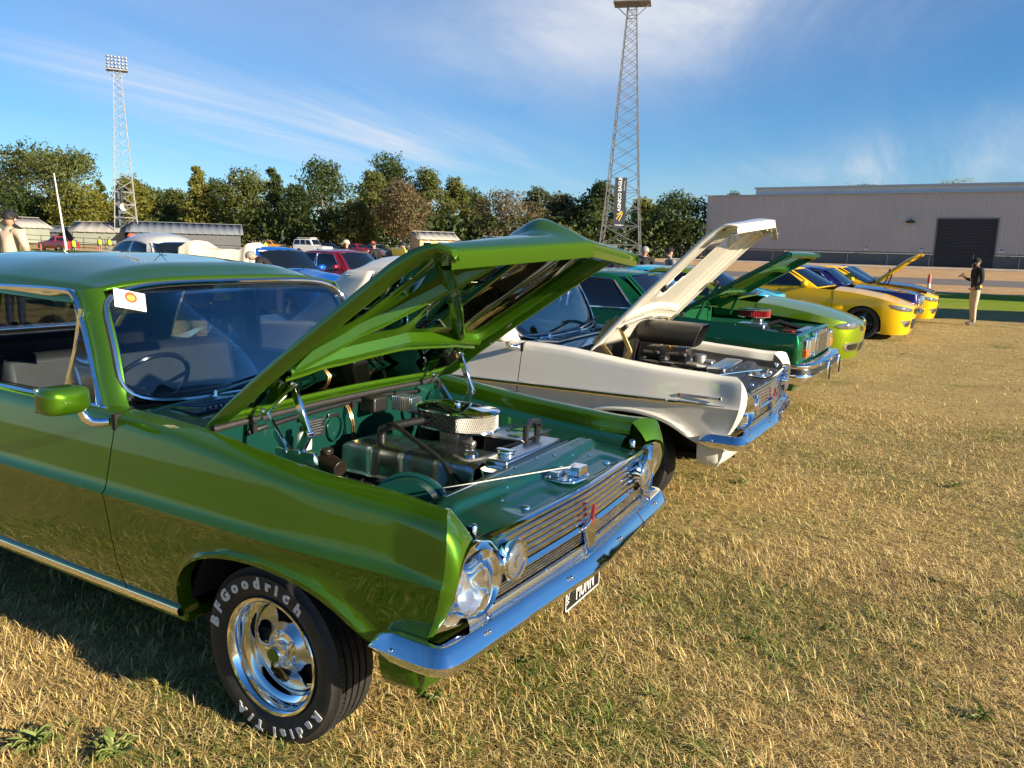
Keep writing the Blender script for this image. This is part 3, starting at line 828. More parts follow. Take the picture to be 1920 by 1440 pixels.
# ------------------------------------------------------------------ far sheds and cottages
def gable(name, label, cat, pxc, pyb, dep, wid, dpt, wall_h, roof_h, rz, wm, rm, wins=(), ridge='x'):
    p = at(pxc, dep); z = zat(pxc, pyb, dep)
    root = thing(name, label, cat, (p.x, p.y, min(z, p.z + .05)), YAW + rz)
    hw, hd = wid / 2, dpt / 2
    for sy, nm in ((-1, 'front_wall'), (1, 'back_wall')):
        b = MB(); b.box((0, sy * hd, wall_h / 2), (wid, .12, wall_h)); b.build(nm, wm, root)
    for sx in (-1, 1):
        b = MB(); b.prism([(-hd, 0), (hd, 0), (hd, wall_h), (0, wall_h + roof_h), (-hd, wall_h)], (sx * hw, 0, 0), (0, 1, 0), (0, 0, 1), (1, 0, 0), -.06, .06); b.build('end_wall', wm, root)
    for sy in (-1, 1):
        b = MB(); o = .35; sl = roof_h / hd
        ns = max(6, int(wid / .8)); P = []
        for k in range(ns): 
            a = -hw - .4 + (wid + .8) * k / ns; q = (wid + .8) / ns; P += [(a, 0), (a + q * .7, 0), (a + q * .85, .06)]
        P.append((hw + .4, 0))
        b.grid([[(x, y, zz + dz) for x, dz in P] for y, zz in ((sy * (hd + o), wall_h - sl * o), (0, wall_h + roof_h))]); b.build('roof', rm, root, solid=.04, angle=20)
    b = MB(); b.beam((-hw - .4, 0, wall_h + roof_h + .05), (hw + .4, 0, wall_h + roof_h + .05), .3, .06); b.build('ridge_cap', rm, root)
    for (x, z_, w, h) in wins:
        b = MB(); b.box((x, -hd - .05, z_), (w + .16, .08, h + .16)); f = b.build('window', mat('window_frame_white', (.6, .58, .52), .5), root)
        for s in (-1, 1):
            b = MB(); b.box((x, -hd - .075, z_ + s * h / 4), (w, .06, h / 2 - .06)); b.build('pane', glass_dark, f)
    return root
zinc = mat('shaded_zinc_roof', (.17, .19, .21), .6, .1, var=.15, vscale=.4); zinc2 = mat('pale_zinc_roof', (.34, .32, .28), .6, .1, var=.1, vscale=.4)  # first zinc darkened: tree shade over the grey shed held in its colour
wgrey = mat('weatherboard_shaded_grey', (.10, .105, .11), .8, var=.1, vscale=.5); wgreen = mat('weatherboard_green', (.22, .24, .19), .8, var=.08, vscale=.5); wcream = mat('weatherboard_cream', (.50, .36, .17), .8, var=.06, vscale=.6); wpale = mat('wall_pale', (.48, .45, .40), .8, var=.06)  # grey boards darkened likewise, tree shade put into the colour
gable('long_shed', 'long low grey shed with zinc roof and gabled right end beneath the trees', 'shed', 350, 456, 98, 12.4, 6.5, 1.75, 1.15, R(22), wgrey, zinc)
gable('green_shed', 'pale green low shed behind the left floodlight tower', 'shed', 196, 452, 96, 5.6, 5.0, 1.6, 1.05, R(15), wgreen, zinc2)
gable('gabled_shed', 'pale green gabled shed at far left behind the man', 'shed', 44, 448, 92, 3.4, 4.2, 1.9, 1.0, R(70), wgreen, zinc2)
gable('carport_roof', 'low zinc-roofed building between the two pale green sheds', 'shed', 92, 448, 97, 4.4, 4.0, 1.4, .6, R(10), wgrey, zinc)
gable('yellow_cottage', 'small cream-yellow weatherboard cottage with low gable roof', 'cottage', 812, 458, 92, 4.4, 3.9, 2.35, .75, R(24), wcream, zinc2, wins=((-1.35, 1.35, .95, 1.1), (.5, 1.30, 1.15, 1.35)))
gable('grey_hut', 'small pale hut with grey roof right of the yellow cottage', 'hut', 946, 447, 100, 5.2, 3.6, 2.0, .5, R(20), wpale, zinc)

# ------------------------------------------------------------------ wheels
def arc_text(parent, m, txt, r, yface, cx, cz, a_start, da, size, sgn, bold=0.0):
    # letters round a sidewall, tops outwards, clockwise as seen from the outside
    a = a_start
    for ch in txt:
        wdt = {'i': .55, 'l': .5, '/': .7, ' ': .6, 'r': .8, 'T': .9, 'B': 1.05, 'G': 1.1, 'R': 1.05, 'I': .6}.get(ch, 1.0)
        if ch != ' ':
            t = text_mb(ch, size, 0.0012, bold=bold)
            aa = a - da * wdt * .5
            rad = Vector((math.cos(aa) * sgn, 0, math.sin(aa)))
            tan = Vector((math.sin(aa) * sgn, 0, -math.cos(aa)))
            o = Vector((cx, yface, cz)) + rad * r
            t.xf(frame_m(o, tan * 1.12, rad, tan.cross(rad)))
            t.build('letter', m, parent, smooth=False)
        a -= da * wdt
def wheel(root, x, y, rad, width, rim_r, style, sgn, steer=0.0, letters=False, seg=64):
    # sgn -1: the outer face looks towards -y
    w = bpy.data.objects.new('wheel', None); COL.objects.link(w); w.parent = root
    w.location = (x, y, rad); w.rotation_euler = (0, 0, steer)
    w.empty_display_size = .1
    hw = width / 2; o = sgn
    T = MB()
    pr = []
    tr = rad
    side = [(rim_r - .012, hw * .80), (rim_r + .004, hw * .86), (rim_r + .02, hw * .97), (lerp(rim_r, tr, .5), hw * 1.06), (lerp(rim_r, tr, .78), hw * 1.02), (tr - .018, hw * .93), (tr - .005, hw * .84)]
    pr += [(r, o * h) for r, h in side]
    for k in range(5):                                  # tread ribs and grooves
        a = lerp(hw * .82, -hw * .82, k / 5); b_ = lerp(hw * .82, -hw * .82, (k + 1) / 5)
        g = .006 if k < 4 else 0
        pr += [(tr, o * a), (tr, o * (b_ + .010)), (tr - .009, o * (b_ + .009)), (tr - .009, o * (b_ + .001))] if k < 4 else [(tr, o * a), (tr, o * b_)]
    pr += [(r, -o * h) for r, h in reversed(side)]
    T.lathe(pr, n=seg)
    tyre = T.build('tyre', rubber, w, angle=30)
    if letters:
        tm = lerp(rim_r, tr, .50)
        yf = o * (hw * 1.06 + .0005)
        arc_text(tyre, whiteletter, 'BFGoodrich', tm + .004, yf, 0, 0, R(172), R(13.0), .052, -o * 1.0, .0030)
        arc_text(tyre, whiteletter, 'Radial T/A', tm + .004, yf, 0, 0, R(-25), R(12.2), .046, -o * 1.0, .0026)
        S = MB()
        for k in range(96):                             # sipes on the outer shoulder
            a = 2 * math.pi * k / 96
            c, s_ = math.cos(a), math.sin(a)
            S.box(((tr - .004) * c, o * hw * .62, (tr - .004) * s_), (.003, hw * .34, .010), Matrix.Rotation(-a, 3, 'Y') @ Matrix.Rotation(math.pi / 2, 3, 'Y'))
        S.build('tread_sipes', blackmatte, tyre, smooth=False)['kind'] = 'stuff'
    # rim barrel with lip and dish
    d = MB()
    yo = o * hw * .86
    if style == 'slot':
        prof = [(rim_r - .004, yo), (rim_r + .004, yo + o * .006), (rim_r + .002, yo + o * .010), (rim_r - .008, yo + o * .008), (rim_r - .018, yo - o * .004),
                (rim_r - .022, yo - o * .040), (rim_r - .034, yo - o * .046), (rim_r - .040, yo - o * .052), (rim_r - .044, yo - o * .085)]
        d.lathe(prof, n=seg)
        d.lathe([(rim_r - .012, -o * hw * .8), (rim_r - .03, -o * hw * .5), (rim_r - .05, yo - o * .085)], n=seg)
        d.build('rim', chrome, w, angle=35)
        # slotted disc: polar grid with four openings
        ri, ro = .058, rim_r - .044
        nA, nR = (200, 26) if letters else (60, 10)
        D = MB(); vs = []; fs = []
        def dh(r):
            t = (r - ri) / (ro - ri)
            return yo - o * (.085 + .018 * math.sin(math.pi * min(1, t * 1.0)) - .030 * (1 - t) ** 2)
        for i in range(nA):
            a = 2 * math.pi * i / nA
            for j in range(nR + 1):
                r = lerp(ri, ro, j / nR)
                vs.append((r * math.cos(a), dh(r), r * math.sin(a)))
        def hole(a, r):
            ph = (a / (2 * math.pi) * 5 + .12) % 1.0 - .5
            u = ph * 2 * math.pi / 5 * r; rc = lerp(ri, ro, .60)
            hw_ = .047 + .20 * (r - rc); hr_ = (ro - ri) * .345
            return (abs(u) / hw_) ** 3.2 + (abs(r - rc) / hr_) ** 3.2 < 1
        for i in range(nA):
            for j in range(nR):
                am = 2 * math.pi * (i + .5) / nA; rm = lerp(ri, ro, (j + .5) / nR)
                if not hole(am, rm):
                    fs.append((i * (nR + 1) + j, ((i + 1) % nA) * (nR + 1) + j, ((i + 1) % nA) * (nR + 1) + j + 1, i * (nR + 1) + j + 1))
        D.add(vs, fs)
        D.build('slotted_disc', alu, w, angle=50, solid=.010)
        c = MB()
        c.lathe([(.075, yo - o * .062), (.060, yo - o * .056), (.044, yo - o * .054), (.036, yo - o * .050), (.033, yo - o * .012), (.028, yo - o * .006), (.0, yo - o * .006)], n=32)
        cap = c.build('hub_cap', chrome, w)
        e = MB(); e.lathe([(.024, yo - o * .0045), (.0, yo - o * .004)], n=24); e.build('cap_badge', mat('badge_green', (.10, .16, .03), .35, .4), cap)
        for k in range(5):
            a = 2 * math.pi * (k + .5) / 5
            q = MB(); q.lathe([(.012, yo - o * .058), (.012, yo - o * .036), (.008, yo - o * .030), (0, yo - o * .030)], c=(.057 * math.cos(a), 0, .057 * math.sin(a)), n=10)
            q.build('wheel_nut', chrome, w)
    elif style == 'wire':
        prof = [(rim_r - .004, yo), (rim_r + .005, yo + o * .008), (rim_r - .006, yo + o * .009), (rim_r - .020, yo - o * .006), (rim_r - .028, yo - o * .02), (rim_r - .045, yo - o * .028)]
        d.lathe(prof, n=seg)
        d.build('rim', chrome, w, angle=35)
        q = MB()
        q.lathe([(rim_r - .04, yo - o * .03), (.10, yo - o * .012), (.06, yo - o * .004), (.05, yo + o * .004), (0, yo + o * .012)], n=seg)
        q.build('hub_cap', dullmetal, w)
        sp = MB()
        for k in range(40):
            a = 2 * math.pi * k / 40; a2 = a + (.22 if k % 2 else -.22)
            sp.tube([((rim_r - .035) * math.cos(a), yo - o * .012, (rim_r - .035) * math.sin(a)), (.06 * math.cos(a2), yo + o * .004, .06 * math.sin(a2))], .0032, 5)
        sp.build('spokes', chrome, w)
    else:
        prof = [(rim_r - .004, yo), (rim_r + .004, yo + o * .006), (rim_r - .008, yo + o * .006), (rim_r - .018, yo - o * .01), (rim_r - .03, yo - o * .05)]
        d.lathe(prof, n=seg)
        rm = alu if style == 'alloy' else mat('dark_alloy', (.05, .05, .055), .35, .7)
        d.build('rim', rm, w, angle=35)
        S = MB()
        ns = 5
        for k in range(ns):
            for off in (-.10, .10):
                a = 2 * math.pi * k / ns
                S.tube([(.05 * math.cos(a + off * 1.5), yo - o * .02, .05 * math.sin(a + off * 1.5)), ((rim_r - .02) * math.cos(a + off * .9), yo - o * .012, (rim_r - .02) * math.sin(a + off * .9))], [.022, .014], 6)
        S.build('spokes', rm, w)
        c = MB(); c.lathe([(.075, yo - o * .03), (.07, yo - o * .005), (.03, yo - o * .002), (0, yo - o * .002)], n=24); c.build('hub_cap', rm, w)
    b = MB()
    b.lathe([(rim_r - .05, yo - o * .12), (0, yo - o * .12)], n=32)
    b.lathe([(rim_r - .05, yo - o * .12), (rim_r - .03, -o * hw)], n=32)
    b.build('brake_drum', mat('brake_dark', (.02, .019, .018), .6, .3), w)
    return w

# ------------------------------------------------------------------ the 1960s sedan (used twice)
HZX = [-3.75, -3.3, -2.75, -.85, -.62, -.40, -.20, 0, .20, .49, .60, .72]
HZZ = [.97, 1.02, 1.047, 1.047, 1.042, 1.028, 1.004, .980, .962, .945, .938, .930]
def hr_tap(x): return -.026 * sm(.10, .78, x) - .07 * sm(-2.8, -3.75, x)
def hr_up(x):
    zt = float(np.interp(x, HZX, HZZ)); t = hr_tap(x)
    ys = .868 - .225 * (zt - .812); zs = zt - .012; m = lambda f: (lerp(.868, ys, f), lerp(.798, zs, f))
    k = [(.888, .765), (.8815, .7715), (.8735, .780), m(0), m(.3), m(.6), m(.85), m(1), (ys - .006, zs + .008), (ys - .018, zs + .015), (ys - .045, zs + .022), (lerp(ys, .724, .75), zs + .025), (.726, zs + .021), (.710, zs + .010), (.702, zs - .012), (.699, zs - .045)]
    return [(y + t, z) for y, z in k]
def hr_lowy(x, z):
    return float(np.interp(z, [.28, .36, .48, .60, .70, .752, .765], [.785, .812, .846, .864, .875, .883, .888])) + hr_tap(x)
RING1 = [(.746, .870, .765), (.747, .866, .772), (.748, .862, .782), (.749, .858, .80), (.750, .855, .830), (.750, .851, .862), (.749, .846, .890), (.745, .840, .918), (.741, .833, .930), (.732, .820, .940), (.712, .793, .948), (.690, .757, .950), (.678, .726, .944), (.668, .709, .934), (.664, .702, .914), (.662, .699, .88)]
RING_LOW = [(.746, .765), (.741, .745), (.731, .71), (.711, .655), (.685, .60), (.674, .56), (.666, .50), (.652, .44), (.625, .385)]
def hr_side(root, sgn, x0, x1, contour, m, name, arch=None, front=False, n=60, flange=True):
    # contour: bottom edge (x,z) from x0 to x1
    C = resample(contour, n)
    vv = [0, .05, .12, .22, .34, .46, .58, .69, .78, .85, .90, .94, .97, 1.0]
    rows = []
    xt = np.linspace(x0, x1, n)
    rl = np.array(RING_LOW)
    P = np.zeros((len(vv) + (2 if flange else 0), n, 3))
    for j in range(n):
        s = j / (n - 1)
        for i, v in enumerate(vv):
            x = lerp(xt[j], C[j][0], v); z = lerp(.765, C[j][1], v)
            if front:
                w = sm(.80, 1, s)
                xf = float(np.interp(-z, -rl[:, 1], rl[:, 0]))
                x = lerp(x, xf if s > .999 else lerp(x, xf, w), 1)
            y = hr_lowy(x, z)
            if arch and arch[0] <= C[j][0] <= arch[1] and C[j][1] > .375:
                d = math.hypot(x - C[j][0], z - C[j][1])
                y += .015 * sm(.036, .020, d) * sm(.375, .42, C[j][1]) + .006 * sm(.075, .03, d)
            P[i, j] = (x, sgn * y, z)
        if flange:
            e = P[len(vv) - 1, j]
            P[len(vv), j] = e + np.array((0, -sgn * .022, .003)); P[len(vv) + 1, j] = e + np.array((0, -sgn * .06, .006))
    b = MB(); b.grid(P)
    # above the crease
    K = len(RING1); U = np.zeros((K, n, 3))
    for j in range(n):
        s = j / (n - 1)
        for k in range(K):
            xe = RING1[k][0] if front else x1
            x = x0 + s * (xe - x0)
            y, z = hr_up(x)[k]
            if front:
                w = sm(.86, 1, s)
                y = lerp(y, RING1[k][1], w); z = lerp(z, RING1[k][2], w)
            U[k, j] = (x, sgn * y, z)
    b.grid(U)
    return b.build(name, m, root, angle=28)
def glazing(root, name, P, m, solid=.004):
    b = MB(); b.grid(P)
    return b.build(name, m, root, solid=solid)

def hr_car(cfg):
    paint, bay = cfg['paint'], cfg['bay']
    root = thing('classic_sedan', cfg['label'], 'car', cfg['loc'], cfg['rz'])
    trim = cfg.get('trim', False)
    for sgn in (-1, 1):
        cont = [(-.757, .350), (-.43, .344), (-.412, .37), (-.400, .44), (-.370, .52), (-.315, .585), (-.235, .632), (-.13, .662), (0, .676), (.12, .672), (.24, .652), (.345, .612), (.43, .555), (.49, .490), (.525, .425), (.540, .378), (.58, .372), (.625, .385)]
        # a smooth arch
        cs = [cont[0], cont[1]] + [tuple(p) for p in spline(cont[2:16], 60)] + cont[16:]
        f = hr_side(root, sgn, -.757, .746, cs, paint, 'front_fender', arch=(-.43, .545), front=True, n=110)
        # front face of the fender round the lamp
        r1 = [(.685, .842, .600), (.711, .852, .655), (.731, .861, .71), (.741, .867, .745)] + RING1[:14]
        r2 = [(.697, .830, .602), (.731, .832, .652), (.756, .836, .70), (.768, .838, .735), (.773, .838, .752), (.775, .838, .76), (.778, .836, .775), (.780, .833, .79), (.781, .828, .81), (.780, .820, .828), (.778, .808, .842), (.773, .793, .852), (.767, .775, .858), (.760, .755, .862), (.753, .735, .863), (.748, .72, .862), (.744, .71, .861), (.741, .702, .859)]
        G = []
        for t in (0, .08, .3, .6, .9, 1):
            G.append([(lerp(a[0], b_[0], t) + .006 * math.sin(math.pi * t), sgn * lerp(a[1], b_[1], t), lerp(a[2], b_[2], t)) for a, b_ in zip(r1, r2)])
        G.append([(p[0] - .03, p[1], p[2]) for p in G[-1]])
        b = MB(); b.grid(G); b.build('lamp_surround', paint, f, angle=50)
        # doors and rear quarter
        d1 = [(-1.80, .352), (-.762, .350)]
        hr_side(root, sgn, -1.80, -.7625, d1, paint, 'front_door', n=26)
        d2 = [(-2.62, .56), (-2.60, .50), (-2.50, .40), (-2.44, .352), (-1.805, .352)]
        hr_side(root, sgn, -2.60, -1.805, [(-2.60, .62), (-2.50, .58), (-2.38, .50), (-2.32, .42), (-2.30, .352), (-1.805, .352)], paint, 'rear_door', n=40)
        rc = [(-3.72, .42), (-3.2, .40), (-3.10, .42), (-3.06, .50), (-2.98, .58), (-2.86, .635), (-2.70, .652), (-2.605, .645)]
        hr_side(root, sgn, -3.72, -2.605, rc, paint, 'rear_quarter', arch=(-3.1, -2.6), n=50)
        # black joint behind the seams
        b = MB()
        for xs in (-.7597, -1.8025, -2.6025):
            b.box((xs, sgn * .80, .73), (.02, .05, .64))
        b.build('panel_joint', blackmatte, root)
        # wheel housing
        b = MB()
        b.lathe([(.475, sgn * .80), (.46, sgn * .45), (.0, sgn * .45)], c=(.06, 0, .30), n=26, a0=R(14), a1=R(166)); b.build('wheel_housing', blackmatte, root)
        b = MB(); b.lathe([(.44, sgn * .80), (.42, sgn * .45), (.0, sgn * .45)], c=(-2.69, 0, .30), n=26, a0=R(14), a1=R(166))
        b.build('wheel_housing', blackmatte, root)
        # sill moulding
        b = MB(); b.grid([[(x, sgn * (.826 + o), z) for x in (-.44, -1.2, -2.28)] for o, z in ((-.03, .376), (.002, .375), (.006, .366), (.002, .350), (-.012, .340), (-.04, .336))])
        b.build('sill_moulding', chrome, root)
        b = MB(); b.box((-1.36, sgn * .74, .335), (1.86, .12, .05)); b.build('sill', paint, root, bevel=.01)
        if trim:
            b = MB()
            b.grid([[(x, sgn * (hr_lowy(x, .76) + o), z) for x in np.linspace(-2.6, .30, 30)] for o, z in ((-.004, .792), (.010, .786), (.012, .776), (.008, .764), (-.006, .758))])
            b.grid([[(x, sgn * (hr_lowy(x, .76) + o * (1 - sm(.3, .66, x))), .772 + (z - .772) * (1 - .8 * sm(.3, .66, x))) for x in np.linspace(.31, .66, 10)] for o, z in ((-.004, .792), (.010, .786), (.012, .776), (.008, .764), (-.006, .758))])
            b.build('side_moulding', chrome, root)
            b = MB(); b.box((.50, sgn * .858, .820), (.27, .006, .020)); pl = b.build('name_badge', mat('badge_satin', (.62, .62, .60), .45, .6), root, bevel=.003)
            t = text_mb('PREMIER', .018, .001, spacing=1.9); t.xf(frame_m((.50, sgn * .8618, .8195), (-sgn, 0, 0), (0, 0, 1), (0, sgn, 0))); t.build('badge_letters', dullmetal, pl, smooth=False)
            for xx, mm in ((.372, 'red'), (.628, 'blk')):
                b = MB(); b.box((xx, sgn * .861, .820), (.012, .006, .018)); b.build('badge_end', lens_red if mm == 'red' else blackgloss, pl)
    # ---------------- greenhouse
    def ws(t, v):       # windscreen surface: t -1..1 across, v 0..1 up
        yb, yt = .725, .665
        y = lerp(yb, yt, v) * t
        xb = -.805 - .055 * abs(t) ** 3.5; xtp = -1.015 - .045 * abs(t) ** 3.5
        zb = 1.040 + .020 * abs(t) ** 6; zt_ = 1.505 - .030 * abs(t) ** 4
        bul = .03 * math.sin(math.pi * v)
        return (lerp(xb, xtp, v) + bul * .55, y, lerp(zb, zt_, v) + bul * .3)
    ts = np.linspace(-1, 1, 33); vs_ = np.linspace(0, 1, 13)
    W = [[ws(t, v) for t in ts] for v in vs_]
    glazing(root, 'windscreen', W, cfg.get('ws_glass', glass_tint))
    # rounded windscreen moulding
    def wsr(a):
        c, s_ = math.cos(a), math.sin(a); p = 7.0
        k = (abs(c) ** p + abs(s_) ** p) ** (-1 / p)
        return ws(c * k * 1.0, .5 + .5 * s_ * k)
    ring = [Vector(wsr(2 * math.pi * i / 120)) + Vector((.006, 0, .004)) for i in range(120)]
    b = MB(); b.tube(ring, .011, 8, closed=True); b.build('windscreen_moulding', chrome, root)
    b = MB(); b.tube([p + Vector((-.006, 0, 0)) * 1 for p in ring], .0155, 6, closed=True); b.build('windscreen_seal', rubber, root)
    # roof
    RE = cfg.get('roof_end', -2.62); RS0 = RE - .55
    xs_r = np.linspace(0, 1, 26); yr = np.linspace(-1, 1, 31)
    Rf = []
    for p in xs_r:
        row = []
        for t in yr:
            x0 = ws(t, 1)[0] + .004; z0 = ws(t, 1)[2] + .010
            x1 = RE - .05 * (1 - abs(t) ** 2.5)
            x = lerp(x0, x1, p); y = t * (.672 + .02 * math.sin(math.pi * min(1, p * 1.2)))
            ed = 1 - abs(t) ** 3.2
            z = lerp(z0, 1.505, sm(.0, .6, p)) + .115 * ed * (.10 + .55 * sm(0, .14, p) + .35 * sm(.1, .5, p)) * (1 - .75 * sm(.9, 1, p))
            z -= .02 * sm(.75, 1, p)
            row.append((x, y, z))
        Rf.append(row)
    b = MB(); b.grid(Rf); roof = b.build('roof', paint, root, solid=.012, angle=60)
    if cfg.get('headliner', True):
        b = MB(); b.grid([[(x, y, z - .03) for x, y, z in r[2:-2]] for r in Rf[1:]]); b.build('headlining', interior, root)
    # drip rails, pillars, windows
    for sgn in (-1, 1):
        def wsx(v): return Vector(ws(sgn * 1.0, v))
        # A pillar: painted strip between screen and door frame
        G = []
        for v in np.linspace(-.05, 1.03, 14):
            p = Vector(ws(sgn, max(0, min(1, v))))
            if v < 0: p += Vector((.03, sgn * .006, -.03))
            if v > 1: p += Vector((-.012, 0, .012))
            G.append([p + Vector((.016, -sgn * .014, .006)), p + Vector((.010, sgn * .006, .006)), p + Vector((-.012, sgn * .030, .002)), p + Vector((-.045, sgn * .046, -.004)), p + Vector((-.075, sgn * .044, -.012)), p + Vector((-.085, sgn * .02, -.016))])
        b = MB(); b.grid([[tuple(q) for q in r] for r in G]); b.build('pillar', paint, root, angle=50)
        # roof side rail
        G = []
        for p, row in enumerate(Rf):
            q = Vector(row[0] if sgn < 0 else row[-1])
            G.append([tuple(q + Vector((0, 0, .003))), tuple(q + Vector((0, sgn * .012, -.012))), tuple(q + Vector((0, sgn * .020, -.030))), tuple(q + Vector((0, sgn * .024, -.055))), tuple(q + Vector((0, sgn * .010, -.062)))])
        b = MB(); b.grid(G); b.build('roof_rail', paint, root, angle=50)
        # chrome drip moulding from the screen pillar along the roof
        path = [Vector(ws(sgn, v)) + Vector((-.062, sgn * .053, -.002)) for v in np.linspace(0, .9, 9)]
        path += [Vector(ws(sgn, 1)) + Vector((-.07, sgn * .047, -.012)), Vector(ws(sgn, 1)) + Vector((-.13, sgn * .040, .002))]
        path += [Vector(r_[0] if sgn < 0 else r_[-1]) + Vector((0, sgn * .024, -.030)) for r_ in Rf[4::3]]
        path = [Vector(p) for p in spline(path, 60)]
        b = MB(); b.tube(path, .009, 6); b.build('drip_moulding', chrome, root)
        # front door window frame
        bx = -.915
        A0 = Vector((-.905, sgn * .775, 1.052)); A1 = Vector((-1.11, sgn * .722, 1.455)); B1 = Vector((-1.72, sgn * .712, 1.470)); B0 = Vector((-1.78, sgn * .772, 1.054))
        loop = [Vector(p) for p in spline([A0, A0.lerp(A1, .5), A0.lerp(A1, .85) , A1 + Vector((-.025, 0, .012)), A1 + Vector((-.10, 0, .022)), A1.lerp(B1, .5) + Vector((0, 0, .014)), B1], 40)]
        b = MB(); b.tube(loop, .013, 6); b.tube([B1, B0], .013, 6); b.build('window_frame', chrome, root)
        b = MB(); b.tube([A0 + Vector((.03, 0, -.002)), B0.lerp(A0, .5), B0, B0 + Vector((-.9, 0, 0))], .011, 6); b.build('belt_moulding', chrome, root)
        # vent pane with its slanting bar
        v0 = Vector((-1.165, sgn * .772, 1.056)); v1 = Vector((-1.055, sgn * .735, 1.385))
        b = MB(); b.tube([v0, v0.lerp(v1, .6), v1 + Vector((-.01, 0, .03))], .009, 6); b.build('vent_bar', chrome, root)
        nn = Vector((0, sgn * .004, 0))
        b = MB(); b.add([A0 + nn, v0 + nn, v1 + nn + Vector((.02, 0, .03)), A0.lerp(A1, .8) + nn], [(0, 1, 2, 3)]); b.build('vent_pane', glass_tint, root, solid=.004)
        # B pillar, rear window, C pillar
        b = MB(); b.beam((-1.80, sgn * .77, 1.04), (-1.76, sgn * .70, 1.48), .03, .09); b.build('pillar', paint, root)
        b = MB(); b.add([(-1.85, sgn * .775, 1.05), (RE + .0, sgn * .77, 1.05), (RE + .30, sgn * .71, 1.44), (-1.82, sgn * .705, 1.46)], [(0, 1, 2, 3)]); b.build('rear_side_window', glass_tint, root, solid=.004)
        b = MB(); b.grid([[tuple(Vector((lerp(lerp(RE + .0, RE + .28, v), lerp(RS0 - .02, RE - .02, v), u), sgn * lerp(lerp(.775, .715, v), lerp(.73, .66, v), u ** 2), lerp(1.045, 1.49, v)))) for u in np.linspace(0, 1, 7)] for v in np.linspace(0, 1, 7)]); b.build('rear_pillar', paint, root, solid=.02)
    # rear screen, louvres, boot
    RS = [[(lerp(RS0, RE - .04, v) - .05 * (1 - t * t), lerp(.70, .64, v) * t, lerp(1.05, 1.485, v)) for t in np.linspace(-1, 1, 13)] for v in np.linspace(0, 1, 6)]
    glazing(root, 'rear_screen', RS, glass_tint)
    if cfg.get('louvre'):
        for k in range(9):
            v = .08 + k * .105
            b = MB(); b.grid([[(lerp(RS0, RE - .04, v) - .05 * (1 - t * t) - .03 + dx, lerp(.68, .62, v) * t, lerp(1.05, 1.485, v) + .02 + dz) for t in (-1, -.5, 0, .5, 1)] for dx, dz in ((0, 0), (-.035, -.004))])
            b.build('louvre_slat', blackplastic, root, solid=.004)
    b = MB(); b.grid([[(x, y, 1.048 - .05 * sm(-2.6, -3.72, x) + .03 * (1 - (y / .72) ** 2)) for y in np.linspace(-.72, .72, 9)] for x in np.linspace(RS0 + .03, -3.72, 10)] + [[(-3.75, y, z) for y in np.linspace(-.74, .74, 9)] for z in (.95, .75, .45)])
    b.build('boot', paint, root)
    # floor
    b = MB(); b.box((-1.75, 0, .31), (3.4, 1.40, .05)); b.box((-.52, 0, .62), (.03, 1.42, .6)); b.build('floor_pan', blackmatte, root)
    # ---------------- interior
    b = MB(); b.grid([[(x, y, z) for y in np.linspace(-.70, .70, 11)] for x, z in ((-.83, 1.036), (-.95, 1.04), (-1.04, 1.03), (-1.07, 1.0), (-1.06, .92), (-1.0, .80))]); b.build('dashboard', interior, root)
    for cx, nm in ((-1.62, 'front_seat'), (-2.42, 'rear_seat')):
        b = MB()
        b.box((cx, 0, .62), (.55, 1.30, .20)); b.box((cx - .28, 0, .88), (.16, 1.30, .52), Matrix.Rotation(R(-10), 3, 'Y'))
        b.build(nm, interior, root, bevel=.05)
    sw = MB(); swc = Vector((-1.24, -.36, 1.03)); ax = Vector((-.80, 0, .60)).normalized(); u_ = Vector((0, 1, 0)); v_ = ax.cross(u_)
    sw.tube([swc + (u_ * math.cos(a) + v_ * math.sin(a)) * .20 for a in np.linspace(0, 2 * math.pi, 41)[:-1]], .011, 8, closed=True)
    for a in (R(-20), R(200), R(90)):
        sw.tube([swc - ax * .03, swc + (u_ * math.cos(a) + v_ * math.sin(a)) * .2], .009, 6)
    sw.tube([swc, swc - ax * .4], .02, 8)
    sw.build('steering_wheel', cfg.get('wheel_mat', blackgloss), root)
    b = MB(); b.box((-1.12, .02, 1.385), (.03, .24, .06)); b.tube([(-1.10, .02, 1.41), (-1.07, .02, 1.485)], .008, 6); b.build('rear_view_mirror', blackgloss, root, bevel=.01)
    for sgn in (-1, 1):
        b = MB(); b.add([(-1.06, sgn * .60, 1.475), (-1.06, sgn * .12, 1.485), (-1.16, sgn * .12, 1.50), (-1.16, sgn * .60, 1.49)], [(0, 1, 2, 3)]); b.build('sun_visor', interior, root, solid=.015)
        b = MB(); b.grid([[(x, sgn * .70, z) for x in (-.85, -1.78)] for z in (.45, 1.045)]); b.build('door_card', interior, root, solid=.02)
    # ---------------- cowl
    b = MB(); b.grid([[(x, y, z + .012 * (1 - (y / .72) ** 2)) for y in np.linspace(-.712, .712, 15)] for x, z in ((-.40, 1.012), (-.47, 1.016), (-.60, 1.022), (-.74, 1.032), (-.80, 1.038))])
    b.build('cowl', paint, root)
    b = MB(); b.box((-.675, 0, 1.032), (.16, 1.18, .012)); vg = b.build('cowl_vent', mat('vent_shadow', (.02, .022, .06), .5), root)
    for k in range(46):
        yy = -.57 + k * 1.14 / 45
        b = MB(); b.box((-.675, yy, 1.0405 + .010 * (1 - (yy / .72) ** 2)), (.15, .011, .010), Matrix.Rotation(R(18), 3, 'Z')); b.build('vent_slat', chrome, vg)
